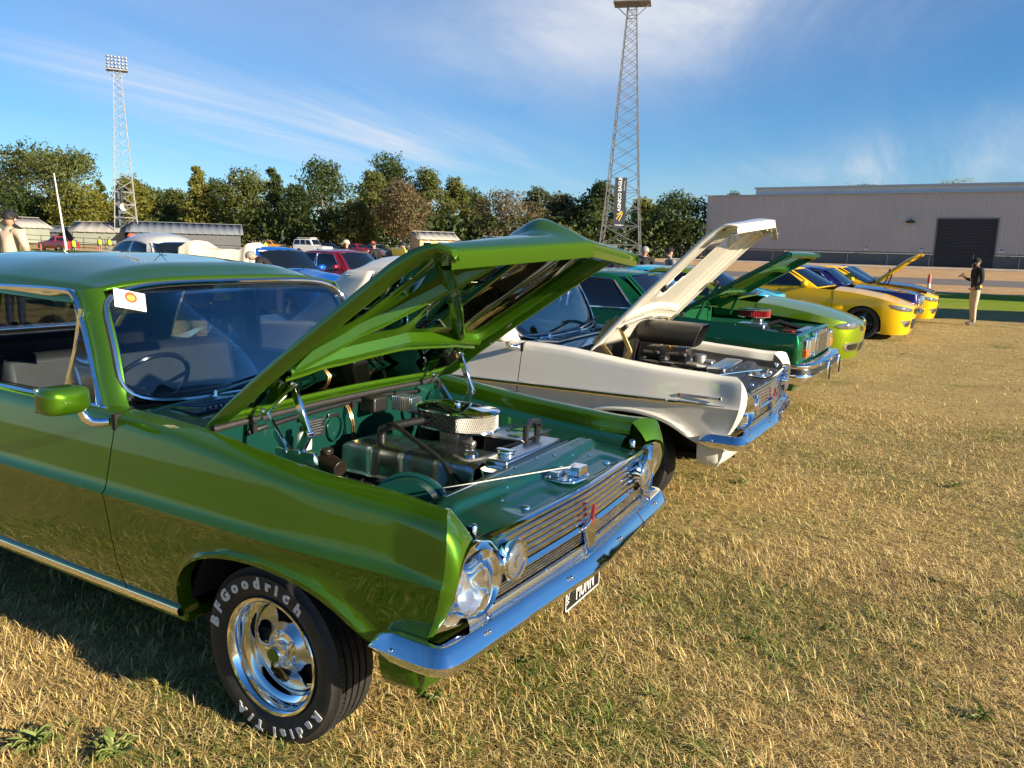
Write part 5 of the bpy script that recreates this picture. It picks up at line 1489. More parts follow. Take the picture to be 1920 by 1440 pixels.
    # plates on the firewall
    b = MB(); b.box((-.408, -.155, .925), (.004, .105, .080)); ip = b.build('identity_plate', alu, root, bevel=.002)
    b = MB()
    for k in range(6): b.box((-.4055, -.155, .955 - k * .011), (.001, .09 - .02 * (k % 3), .004))
    b.build('plate_print', mat('plate_ink', (.12, .12, .12), .5, .5), ip)
    b = MB(); b.box((-.402, -.052, .962), (.004, .070, .020)); b.build('small_plate', alu, root, bevel=.004)
    b = MB(); b.tube([(-.412, -.035 + .045 * math.cos(a), .905 + .05 * math.sin(a) * (1 if math.sin(a) > 0 else 1.2)) for a in np.linspace(0, 2 * math.pi, 25)[:-1]], .005, 6, closed=True); b.build('pressed_ring', bay, root)
    b = MB(); b.box((-.36, .16, .985), (.09, .10, .07)); b.build('wiper_motor', blackplastic, root, bevel=.01)
    b = MB()
    for k in range(9): b.box((-.30 + .012 * k, .26, .985), (.006, .09, .065))
    b.box((-.25, .26, .985), (.11, .08, .055)); b.build('finned_regulator', alu, root, bevel=.001)
    for dx in (0, .012):
        b = MB(); b.tube([Vector(p) for p in spline([(-.43, .0 + dx, 1.01), (-.40, .02 + dx, .99), (-.37, .02 + dx, .93), (-.38, .04 + dx, .84), (-.36, .05, .78)], 18)], .005, 6); b.build('brake_pipe', mat('copper_pipe', (.35, .22, .10), .3, .9), root)
    b = MB(); b.tube([Vector(p) for p in spline([(-.41, -.52, .97), (-.40, -.40, .985), (-.40, -.1, 1.0), (-.40, .25, 1.0), (-.40, .55, .98)], 30)], .012, 8)
    for yy in (-.5, -.25, .05, .35): b.box((-.395, yy, .99), (.03, .02, .035))
    b.build('wiring_loom', blackplastic, root)

    rnd = random.Random(21)
    for k in range(26):                         # clutter low on both sides of the block
        x, y = rnd.uniform(-.36, .34), rnd.choice((-1, 1)) * rnd.uniform(.16, .40) + .04
        z = rnd.uniform(.60, .76); q = rnd.random()
        if q < .35:
            b = MB(); b.tube([Vector(p) for p in spline([(x, y, z), (x + rnd.uniform(-.1, .15), y + rnd.uniform(-.08, .08), z + rnd.uniform(.0, .08)), (x + rnd.uniform(-.1, .25), y + rnd.uniform(-.1, .1), z + rnd.uniform(-.06, .06))], 10)], rnd.choice((.006, .009, .014)), 7); b.build('hose', blackplastic, root)
        elif q < .65:
            b = MB(); b.box((x, y, z), (rnd.uniform(.03, .09), rnd.uniform(.03, .07), rnd.uniform(.03, .09)), Matrix.Rotation(rnd.uniform(0, 3), 3, 'Z')); b.build('bracket', rnd.choice((blackgloss, blackplastic, dullmetal)), root, bevel=.006)
        else:
            r_ = rnd.uniform(.015, .04); b = MB(); b.lathe([(0, -r_), (r_, -r_), (r_ * 1.05, 0), (r_, r_), (r_ * .4, r_ * 1.2), (0, r_ * 1.2)], c=(x, y, z), axis=rnd.choice('xyz'), n=14); b.build('fitting', rnd.choice((dullmetal, blackgloss, chrome)), root)
    for k in range(5):                          # dark ancillaries along the far guard
        b = MB(); b.box((-.30 + .13 * k, .50, .80 - .02 * (k % 2)), (.09, .07, .09 + .03 * (k % 3))); b.build('relay_box', blackplastic, root, bevel=.008)
    b = MB(); b.tube([Vector(p) for p in spline([(-.38, .44, .90), (-.2, .47, .88), (.0, .46, .87), (.2, .48, .86), (.38, .47, .86)], 24)], .011, 7); b.build('wiring_loom', blackplastic, root)

def engine_white(root, cfg):
    blk = mat('engine_dark2', (.016, .016, .017), .4, .3, var=.3, vscale=14)
    b = MB(); b.box((.02, .05, .62), (.66, .40, .34)); b.build('engine_block', blk, root, bevel=.03)
    for s in (-1, 1):
        b = MB(); b.box((.02, .05 + s * .22, .80), (.50, .13, .09), Matrix.Rotation(R(-28 * s), 3, 'X')); b.build('rocker_cover', blackgloss, root, bevel=.025)
    # blower-style scoop above the engine
    G = []
    for k, (x, sc_, op) in enumerate(((-.22, .86, 0), (-.20, .95, 0), (-.10, 1.0, 0), (.10, 1.02, 0), (.20, 1.0, 0), (.235, 1.0, 1), (.240, .93, 1), (.21, .88, 1), (.10, .85, 1))):
        r = []
        for i in range(28):
            a = 2 * math.pi * i / 28; c_, s_ = math.cos(a), math.sin(a); kk = (abs(c_) ** 4 + abs(s_) ** 4) ** (-.25)
            r.append((x + s_ * kk * .03 * (1 if x > 0 else -.3), .12 + c_ * kk * .135 * sc_, 1.10 + s_ * kk * .085 * sc_ - x * .02))
        G.append(r)
    b = MB(); b.grid(G, closev=True); b.f.append(tuple(range(28))); b.build('air_scoop', mat('scoop_black', (.02, .02, .019), .38, .1, var=.15), root, angle=50)
    b = MB(); b.box((.12, .12, 1.09), (.006, .22, .12)); b.build('scoop_filter', blackmatte, root)
    for k in range(2):
        b = MB(); b.box((-.10 + .2 * k, .12, .95), (.11, .14, .09)); b.lathe([(.03, -.06), (.03, .06)], c=(-.10 + .2 * k, .03, .95), axis='x', n=12); b.tube([(-.08 + .2 * k, .0, .97), (-.03 + .2 * k, -.04, .96)], .014, 8); b.build('carburettor', mat('carb_dark', (.08, .08, .08), .35, .7), root, bevel=.01)
    b = MB(); b.box((.0, .12, .87), (.42, .26, .07)); b.build('intake_manifold', blackgloss, root, bevel=.02)
    b = MB(); b.box((.30, .12, .86), (.09, .10, .12)); b.lathe([(.05, 0), (.05, .06), (0, .06)], c=(.24, .10, .90), axis='z', n=18); b.build('water_housing', dullmetal, root, bevel=.01)
    b = MB(); b.box((.07, -.40, .80), (.20, .14, .15)); bt = b.build('battery', white_plastic, root, bevel=.006)
    b = MB(); b.box((.07, -.40, .885), (.206, .146, .03)); b.build('battery_lid', blackplastic, bt, bevel=.004)
    b = MB(); b.box((.42, .10, .62), (.06, .62, .40)); b.build('radiator_core', blackmatte, root)
    b = MB(); b.box((.43, .10, .875), (.13, .58, .075)); b.build('radiator_tank', alu, root, bevel=.012)
    b = MB()
    for k in range(12): b.box((.497, -.14 + .045 * k, .845), (.004, .008, .04))
    b.build('tank_ribs', dullmetal, root)
    random.seed(8)
    for k in range(9):
        y0 = random.uniform(-.45, .4); x0 = random.uniform(-.35, .1)
        b = MB(); b.tube([Vector(p) for p in spline([(x0, y0, .78), (x0 + .08, y0 + random.uniform(-.1, .1), .87 + random.uniform(0, .05)), (x0 + .22, y0 + random.uniform(-.12, .12), .86), (x0 + .3, y0 + random.uniform(-.1, .1), .78)], 16)], random.choice((.006, .009, .016)), 7)
        b.build('hose', blackplastic, root)
    b = MB(); b.lathe([(.11, 0), (.12, .02), (.10, .05), (0, .05)], c=(-.30, -.33, .82), axis='x', n=28); b.tube([(-.26, -.33, .83), (-.12, -.33, .83)], .03, 10); b.build('brake_booster', blackgloss, root)
    b = MB(); b.tube([(.36, -.05, .88), (.28, -.10, .90), (.2, -.05, .90)], .024, 10); b.tube([(.30, -.22, .80), (.12, -.24, .82)], .012, 8); b.build('radiator_hose', dullmetal, root)
    b = MB(); b.lathe([(.15, 0), (.15, .004), (0, .004)], c=(.33, .08, .70), axis='x', n=24); b.build('fan', blackplastic, root)

green_paint = mat('lime_green_pearl', (.052, .140, .005), .34, .58, coat=1.0, coat_rough=.02, spec=0.0, flake=.05)
bay_teal = mat('teal_bay_paint', (.012, .098, .076), .30, .6, coat=1.0, coat_rough=.03)
cream_paint = mat('cream_white_paint', (.66, .63, .54), .28, coat=1.0, coat_rough=.03, spec=0.0, var=.02, vscale=2)
bay_black = mat('bay_satin_black', (.015, .014, .013), .38, var=.2)
hero = hr_car(dict(label='green classic sedan with raised braced bonnet, chrome bumper and lettered tyre, nearest the camera', loc=(0, 0, 0), rz=0, paint=green_paint, bay=bay_teal, bonnet=R(35.7), engine=engine_green, louvre=True, plate='MUNN', wheel='slot', letters=True, mirrors=(-1,), bulge=.06, roof_end=-2.62, lining=mat('dark_gloss_green', (.17, .20, .12), .035, 1.0, coat=.6, coat_rough=.0)))
# show card on the screen
def on_screen(root, y, z, w, h, rot, m, nm, parent=None, off=.012):
    v = (z - 1.04) / .465
    xb = lerp(-.805, -1.015, v) + .03 * math.sin(math.pi * v) * .55
    n = Vector((.43, 0, .21)).normalized(); up = Vector((-.21, 0, .43)).normalized(); rt = Vector((0, 1, 0))
    c = Vector((xb - .055 * (abs(y) / .7) ** 3.5, y, z)) + n * off
    cr, sr = math.cos(rot), math.sin(rot)
    return c, rt * cr + up * sr, up * cr - rt * sr, n
c_, u_, v_, n_ = on_screen(hero, -.575, 1.440, 0, 0, R(-14), None, '')
b = MB(); b.prism([(-.065, -.040), (.065, -.040), (.065, .040), (-.065, .040)], c_, u_, v_, n_, 0, .001); card = b.build('show_card', paper, hero, smooth=False)
b = MB(); b.prism([(.004 + .026 * math.cos(a), .012 + .024 * math.sin(a)) for a in np.linspace(0, 2 * math.pi, 25)[:-1]], c_, u_, v_, n_, .0012, .0016); b.build('card_logo', mat('logo_red', (.62, .08, .02), .5), card, smooth=False)
b = MB(); b.prism([(.004 + .015 * math.cos(a) * 1.1, .010 + .012 * math.sin(a)) for a in np.linspace(0, 2 * math.pi, 15)[:-1]], c_, u_, v_, n_, .0017, .0020); b.build('card_mark', mat('logo_yellow', (.75, .42, .05), .5), card, smooth=False)

white = hr_car(dict(label='cream white classic sedan with chrome side strip, raised bonnet and black air scoop', loc=(.02, 2.98, 0), rz=R(2), paint=cream_paint, bay=bay_black, bonnet=R(47), roof_end=-2.42, hinge=(-.30, 1.03), engine=engine_white, wheel='wire', trim=True, brace=False, rim=.022, hole=(.36, .74, .14, -.14), bulge=.0, hinge_mat=mat('brassy_hinge', (.42, .30, .12), .35, .8), mirrors=(-1,), mirror_mat=cream_paint, tyre=(.315, .20, .18), track=.70, ws_glass=glass_clear, pan=chrome, plate=None))

# ------------------------------------------------------------------ the other cars: one parametric shell, individual data
def gen_car(c):
    root = thing(c.get('name', 'parked_car'), c['label'], c.get('cat', 'car'), c['loc'], c.get('rz', 0), c.get('group'))
    paint = c['paint']; W = c['W']; xf = c['xf']; xr = c['xr']; wb = c['wb']; n_ = c.get('n', 3.2); a_ = c.get('a', .75); nr = c.get('nr', 4.0); ar_ = c.get('ar', .5)
    sill = c.get('sill', .24); zfb = c.get('zfb', .20); Ra = c.get('Ra', .36); zw = c.get('tyre', (.32, .22, .22))[0]
    low = c.get('detail', 1) == 0
    sh = c['shoulder']; shx = [p[0] for p in sh]; shz = [p[1] for p in sh]
    prof = c.get('prof', [(.10, .085), (.22, .045), (.35, .012), (.55, 0), (.70, .004), (.85, .02), (.98, .06), (1.1, .10)])
    pz = [p[0] for p in prof]; pi = [p[1] for p in prof]
    flat = c.get('flat', .0)
    pts = []                                  # (x, y>0, zbottom)
    for i in range(19):
        t = math.pi / 2 * i / 18
        x = xf - a_ + a_ * max(0, math.cos(t)) ** (2 / n_); y = W * math.sin(t) ** (2 / n_)
        pts.append((x, y, zfb))
    xs = []; x = xf - a_ - .04
    side = [(xf - a_ - .03, zfb if xf - a_ > Ra + .05 else sill)]
    def arch(xc, sl, sr):
        out = [(xc + Ra, sr)]
        for k in range(25):
            t = math.pi * k / 24
            out.append((xc + Ra * math.cos(t), zw - .02 + Ra * math.sin(t) * 1.0))
        out.append((xc - Ra, sl)); return out
    if xf - a_ - .03 > Ra + .02: pass
    else: side = []; pts = [p for p in pts if p[0] > Ra + .01]
    side += arch(0, sill, zfb)
    k = 10
    for i in range(1, k): side.append((lerp(-Ra, -wb + Ra, i / k), sill))
    side += arch(-wb, sill + .02, sill)
    for x in (lerp(-wb - Ra, xr + ar_, .5),): side.append((x, sill + .03))
    def plan_y(x):
        if x > xf - a_: 
            q = (x - (xf - a_)) / a_; return W * max(0, 1 - min(1, q) ** n_) ** (1 / n_)
        if x < xr + ar_:
            q = ((xr + ar_) - x) / ar_; return W * max(0, 1 - min(1, q) ** nr) ** (1 / nr)
        return W
    for x, z in side: pts.append((x, plan_y(x), z))
    for i in range(11):
        t = math.pi / 2 * (1 - i / 10)
        pts.append((xr + ar_ - ar_ * max(0, math.cos(t)) ** (2 / nr), W * math.sin(t) ** (2 / nr), sill + .05))
    pl = np.array([(p[0], p[1]) for p in pts]); zb = [p[2] for p in pts]
    d = np.gradient(pl, axis=0); d /= np.linalg.norm(d, axis=1)[:, None] + 1e-9
    nrm = np.stack([-d[:, 1] * -1, d[:, 0] * -1], 1)     # outward (to +y side)
    nrm = np.stack([d[:, 1], -d[:, 0]], 1)
    for i in range(len(nrm)):
        cx = (xf + xr) / 2
        if nrm[i] @ np.array((pl[i][0] - cx, pl[i][1] * 3)) < 0: nrm[i] *= -1
        if abs(pl[i][1] - W) < 1e-6: nrm[i] = (0, 1)
    nrm[0] = (1, 0); nrm[-1] = (-1, 0)
    vv = [0, .06, .14, .24, .35, .46, .56, .66, .75, .83, .90, .96, 1]
    def ztop(x): return float(np.interp(x, shx, shz))
    crease = c.get('crease')
    def pos(i, z, off=0):
        ins = float(np.interp(z, pz, pi)) - off
        if crease: ins -= crease[1] * math.exp(-((z - crease[0]) / crease[2]) ** 2)
        return pl[i] - nrm[i] * ins
    G = np.zeros((len(vv) + 2, len(pts), 3))
    for i in range(len(pts)):
        zt = ztop(pl[i][0])
        for j, v in enumerate(vv):
            z = lerp(zb[i], zt, v); q = pos(i, z); G[j + 2, i] = (q[0], max(0, q[1]), z)
        q = pos(i, zb[i]) - nrm[i] * .07; G[1, i] = (q[0], max(0, q[1]), zb[i] + .005); q = q - nrm[i] * .10; G[0, i] = (q[0], max(0, q[1]), zb[i] + .02)
    b = MB(); b.grid(G); b.sym(); shell = b.build('body', paint, root, angle=c.get('angle', 40))
    # arch lip in the paint is part of the shell; dark housings inside
    for xc in (0, -wb):
        for s in (-1, 1):
            b = MB(); b.lathe([(Ra + .02, s * (W - .03)), (Ra + .01, s * (W - .35)), (0, s * (W - .35))], c=(xc, 0, zw - .02), n=18, a0=0, a1=math.pi); b.build('wheel_housing', blackmatte, root)
    b = MB(); b.box(((xf + xr) / 2, 0, sill + .06), (xf - xr - 1.0, W * 1.5, .06)); b.build('underbody', blackmatte, root)
    # ---- surface helper for lamps, grille, trim: s = distance along the plan curve from the nose, + to the car's right
    seg = np.r_[0, np.cumsum(np.linalg.norm(np.diff(pl, axis=0), axis=1))]
    def S(s, z, off=0.0):
        a = abs(s); y = float(np.interp(a, seg, pl[:, 1])); x = float(np.interp(a, seg, pl[:, 0]))
        nx = float(np.interp(a, seg, nrm[:, 0])); ny = float(np.interp(a, seg, nrm[:, 1]))
        ins = float(np.interp(z, pz, pi)) - off
        if crease: ins -= crease[1] * math.exp(-((z - crease[0]) / crease[2]) ** 2)
        x -= nx * ins; y -= ny * ins
        return (x, -y if s >= 0 else y, z)
    def patch(poly, nm, m, off=.006, dome=.0, parent=root, both=True):
        res = []
        for sg in ((1, -1) if both else (1,)):
            P = resample(list(poly) + [poly[0]], 41)[:-1]; cc = P.mean(0)
            R_ = []
            for k, o in ((1.0, -.02), (1.0, off), (.9, off + dome * .3), (.6, off + dome * .8), (.3, off + dome), (0.001, off + dome)):
                R_.append([S(sg * (cc[0] + (p[0] - cc[0]) * k), cc[1] + (p[1] - cc[1]) * k, o) for p in P])
            b = MB(); b.grid(R_, closev=True); res.append(b.build(nm, m, parent, angle=60))
        return res
    def strip(s0, s1, z0, z1, nm, m, off=.006, thick=.02, parent=root, n=24, both=False):
        for sg in ((1, -1) if both else (1,)):
            b = MB(); b.grid([[S(sg * s, z, o) for s in np.linspace(s0, s1, n)] for z, o in ((z1, -.02), (z1, off), ((z0 + z1) / 2, off + thick), (z0, off), (z0, -.02))]); b.build(nm, m, parent, angle=50)
    # ---- bonnet
    wsb = c['wsb']; crown = c.get('crown', .06)
    bi = [i for i in range(len(pts)) if pl[i][0] > wsb - .02]
    def bedge(i):
        zt = ztop(pl[i][0]); q = pos(i, zt); return (q[0], max(q[1], .0), zt)
    E = [bedge(i) for i in bi]
    # resample edge by x for even grid
    E = np.array(E)
    hood_m = c.get('hood_paint', paint)
    def hrow(e, m=17):
        out = []
        for t in np.linspace(-1, 1, m):
            q = (e[0] - xf + a_) / a_
            cr = crown * (1 - t * t) * (1 if e[0] < xf - a_ else max(.0, 1 - max(0, q) ** 2 * .9))
            if c.get('bulge'): cr += c['bulge'] * math.exp(-(t * e[1] / .22) ** 2) * sm(wsb, wsb + .3, e[0]) * (1 - sm(xf - .35, xf - .02, e[0]))
            out.append((e[0], t * e[1], e[2] + cr))
        return out
    op = c.get('open')
    rows = [hrow(e) for e in E]
    if not op:
        b = MB(); b.grid(rows); b.build('bonnet', hood_m, root, angle=50)
    else:
        th, frac = op
        x0 = wsb + .05; z0 = ztop(x0) + .02
        rr = [r for r, e in zip(rows, E) if e[1] > .45 and e[0] < xf - c.get('header', .12)]
        def rot(p): 
            dx, dz = p[0] - x0, p[2] - z0
            return (x0 + dx * math.cos(th) - dz * math.sin(th), p[1] * .90, z0 + dx * math.sin(th) + dz * math.cos(th))
        b = MB(); b.grid([[rot(p) for p in r] for r in rr]); bo = b.build('bonnet', hood_m, root, angle=50, solid=.02)
        for s in (-1, 1):
            b = MB(); b.grid([[rot((r[0][0], s * (abs(r[0][1]) - o), r[0][2] - dz)) for r in rr] for o, dz in ((0, 0), (-.005, .02), (.0, .05), (.08, .05), (.10, .01))]); b.build('bonnet_edge', paint, bo)
        for k in (.25, .75):
            r = rr[int(len(rr) * k)]
            b = MB(); b.grid([[rot((p[0] + dx, p[1] * .92, p[2] - dz)) for p in r] for dx, dz in ((-.06, .01), (-.03, .045), (.03, .045), (.06, .01))]); b.build('bonnet_brace', paint, bo)
        b = MB(); P = np.array([[p for p in r] for r in rr]); r0 = rr[0]; b.grid([[rot((r0[j][0] + o, r0[j][1], r0[j][2] - dz)) for j in range(len(r0))] for o, dz in ((0, 0), (.02, .03), (.0, .06), (-.05, .05))]); b.build('bonnet_lip', paint, bo)
        for s in (-1, 1):
            b = MB(); q = rot((x0 + .55, s * .62, z0)); b.tube([(x0 + .25, s * .68, z0 - .08), (x0 + .33, s * .66, z0 + .12), q], .018, 8); b.build('bonnet_strut', c.get('strut_mat', paint), root)
        # header panel ahead of the opening and the bay
        hd = [r for r, e in zip(rows, E) if e[0] >= xf - c.get('header', .12) - .03]
        b = MB(); b.grid(hd); b.build('header_panel', paint, root, angle=50)
        b = MB()
        xa, xb_ = wsb + .02, xf - c.get('header', .12) - .04
        b.grid([[(x, s * (plan_y(x) - q), z) for x in np.linspace(xa, xb_, 10)] for s in (-1,) for q, z in ((.10, ztop(xb_) - .01), (.16, ztop(xb_) - .06), (.22, .45))])
        b.grid([[(x, (plan_y(x) - q), z) for x in np.linspace(xa, xb_, 10)] for q, z in ((.10, ztop(xb_) - .01), (.16, ztop(xb_) - .06), (.22, .45))])
        b.grid([[(xa, y, z) for y in (-W + .1, W - .1)] for z in (.4, ztop(xa) + .01)]); b.grid([[(xb_, y, z) for y in (-W + .2, W - .2)] for z in (.4, ztop(xb_) - .01)]); b.grid([[(x, y, .45) for y in (-W + .2, W - .2)] for x in (xa, xb_)])
        b.build('engine_bay', c.get('bay', blackmatte), root)
        if c.get('engine'): c['engine'](root, c, xa, xb_, ztop)
    # ---- boot / tray
    ri = [i for i in range(len(pts)) if pl[i][0] < c['rb'] + .05]
    b = MB(); b.grid([[(bedge(i)[0], t * bedge(i)[1], bedge(i)[2] + .03 * (1 - t * t)) for t in np.linspace(-1, 1, 9)] for i in ri]); b.build('boot', paint, root, angle=50)
    # ---- greenhouse
    zr, wst, rt, rb = c['roof'], c['wst'], c['rt'], c['rb']; yb = W - float(np.interp(ztop(-1.2), pz, pi)) - .015; yt = yb * c.get('tumble', .78); rc = c.get('rcrown', .05)
    cf = c.get('wscurve', .14)
    def gh_f(t, v):     # front face
        return (lerp(wsb, wst, v) - cf * t * t * lerp(1, .8, v) + .02 * math.sin(math.pi * v), t * lerp(yb * .97, yt * .95, v), lerp(ztop(wsb) + (crown * (1 - t * t) if v < 1 else 0) * (1 - v), zr - .03 * t * t, v))
    bowx = c.get('bow', 0.0)
    def gh_s(s, v, sg):
        xa, xb_ = gh_f(1, v)[0], lerp(rb, rt, v) + .05
        x = lerp(xa, xb_, s); bz = lerp(gh_f(1, v)[2], gh_f(1, v)[2], s)
        zb_ = ztop(x) if v < .01 else ztop(x)
        z = lerp(zb_, zr - .03 - .05 * (2 * s - 1) ** 4 + c.get('arc', 0.02) * math.sin(math.pi * s), v)
        y = lerp(yb, yt, v) + .035 * math.sin(math.pi * v) * c.get('bulge_side', 1)
        y *= (1 - .05 * abs(2 * s - 1) ** 3)
        return (x, sg * y, z)
    def gh_r(t, v):
        return (lerp(rb, rt, v) + .05 + .0 - .06 * (1 - t * t), t * lerp(yb * .95, yt * .95, v), lerp(ztop(rb), zr - .03 - .05 + .03 * (1 - t * t), v))
    vs_ = np.linspace(0, 1, 9)
    b = MB()
    b.grid([[gh_f(t, v) for t in np.linspace(-1, 1, 15)] for v in vs_])
    for sg in (-1, 1): b.grid([[gh_s(s, v, sg) for s in np.linspace(0, 1, 25)] for v in vs_])
    b.grid([[gh_r(t, v) for t in np.linspace(-1, 1, 15)] for v in vs_])
    # roof skin between the side tops
    RR = []
    for s in np.linspace(0, 1, 25):
        e = gh_s(s, 1, 1); row = []
        for t in np.linspace(-1, 1, 15):
            xx = e[0]
            if s == 0: xx = gh_f(t, 1)[0]
            elif s == 1: xx = gh_r(t, 1)[0]
            else: xx = lerp(gh_f(t, 1)[0], gh_r(t, 1)[0], s)
            row.append((xx, t * e[1], e[2] + (rc * (1 - abs(t) ** 2.4)) * min(1, .45 + 1.6 * math.sin(math.pi * s))))
        RR.append(row)
    b.grid(RR); b.build('cabin', c.get('cabin_paint', paint), root, angle=42)
    gm_ = c.get('glass', glass_dark)
    def pane(f, u0, u1, v0, v1, nm, o):
        P = []
        for v in np.linspace(v0, v1, 7):
            P.append([tuple(Vector(f(u, v)) + Vector(o)) for u in np.linspace(u0, u1, 13)])
        b = MB(); b.grid(P); return b.build(nm, gm_, root, angle=60)
    pane(gh_f, -.91, .91, .05, .93, 'windscreen', (.012, 0, .006)); pane(gh_r, -.88, .88, .08, .92, 'rear_screen', (-.012, 0, .006))
    for sg in (-1, 1):
        for (u0, u1) in c.get('side_windows', ((.10, .48), (.52, .90))):
            pane(lambda u, v: gh_s(u, v, sg), u0, u1, .08, .88, 'side_window', (0, sg * .010, 0))
            if c.get('chrome_win'):
                loop = [Vector(gh_s(u, v, sg)) + Vector((0, sg * .014, 0)) for u, v in [(lerp(u0, u1, k / 8), .08) for k in range(9)] + [(u1, lerp(.08, .88, k / 4)) for k in range(1, 5)] + [(lerp(u1, u0, k / 8), .88) for k in range(1, 9)] + [(u0, lerp(.88, .08, k / 4)) for k in range(1, 4)]]
                b = MB(); b.tube(loop, .010, 5, closed=True); b.build('window_trim', chrome, root)
    if c.get('chrome_win'):
        loop = [Vector(gh_f(t, v)) + Vector((.016, 0, .008)) for t, v in [(lerp(-.92, .92, k / 12), .04) for k in range(13)] + [(.92, lerp(.04, .94, k / 5)) for k in range(1, 6)] + [(lerp(.92, -.92, k / 12), .94) for k in range(1, 13)] + [(-.92, lerp(.94, .04, k / 5)) for k in range(1, 5)]]
        b = MB(); b.tube(loop, .012, 5, closed=True); b.build('windscreen_trim', chrome, root)
    if not low:
        for s in (-.38, .18):
            p0 = Vector(gh_f(s, .02)) + Vector((.03, 0, .02)); p1 = Vector(gh_f(s + .5, .16)) + Vector((.03, 0, .02))
            b = MB(); b.tube([p0, p0.lerp(p1, .5) + Vector((.01, 0, .01)), p1], .008, 5); b.build('wiper', blackplastic, root)
        for sg in () if c.get('nomirror') else (-1, 1):
            q = Vector(gh_s(.10, .10, sg)); mc = q + Vector((.0, sg * .16, .05))
            b = MB(); b.ell(mc, (.075, .115, .068), 16, 10); mo = b.build('door_mirror', c.get('mirror', paint), root)
            b = MB(); b.tube([q + Vector((0, 0, -.01)), mc + Vector((0, -sg * .06, -.04))], .022, 6); b.build('mirror_stalk', blackplastic, mo)
        # door shut lines as thin dark grooves
        for xd in (-.62, -.62 - (.0 if c.get('two_door') else 1.02), -1.70) if not c.get('two_door') else (-.62, -1.78):
            i = int(np.argmin(abs(pl[:, 0] - xd) + (pl[:, 1] < W * .9) * 9))
            b = MB(); b.tube([S(seg[i], z, .001) for z in np.linspace(max(zb[i], sill) + .08, ztop(xd) - .02, 10)], .0045, 4); b.build('door_gap', blackmatte, root)
            b = MB(); b.tube([S(-seg[i], z, .001) for z in np.linspace(max(zb[i], sill) + .08, ztop(xd) - .02, 10)], .0045, 4); b.build('door_gap', blackmatte, root)
    tr = c.get('tyre', (.32, .22, .22))
    for xx in (0, -wb):
        for sg in (-1, 1):
            wheel(root, xx, sg * (W - .03 - tr[2] / 2), tr[0], tr[2], tr[1], c.get('wheel', 'alloy'), sg, seg=18 if low else 36)
    if c.get('front'): c['front'](root, c, S, patch, strip, seg)
    return root
def hi(c0, c1, **k): pass
dkgreen_paint = mat('emerald_green_paint', (.006, .085, .026), .28, .35, coat=1.0, coat_rough=.02, spec=0.0)
lime_paint = mat('lime_metallic_paint', (.30, .42, .012), .34, .75, coat=1.0, coat_rough=.02, spec=0.0, flake=.04)
yellow_paint = mat('yellow_paint', (.72, .42, .008), .30, coat=1.0, coat_rough=.02, spec=0.0, var=.02, vscale=1)
purple_paint = mat('royal_purple_paint', (.022, .018, .135), .28, .5, coat=1.0)
navy_paint = mat('navy_paint', (.008, .014, .055), .28, .4, coat=1.0)
blue_paint = mat('bright_blue_paint', (.005, .10, .48), .28, .15, coat=1.0)
red_paint = mat('dark_red_paint', (.20, .008, .018), .28, .2, coat=1.0)
cyan_paint = mat('cyan_paint', (.02, .42, .62), .3, coat=1.0)
silver_paint = mat('silver_blue_paint', (.40, .45, .50), .3, .5, coat=1.0)
pearl_paint = mat('pale_grey_paint', (.46, .47, .45), .34, .2, coat=.8)
SED = dict(shoulder=[(-4, .92), (-3, .97), (-1.2, .97), (-.6, .98), (.0, .93), (.5, .82), (.95, .68)])

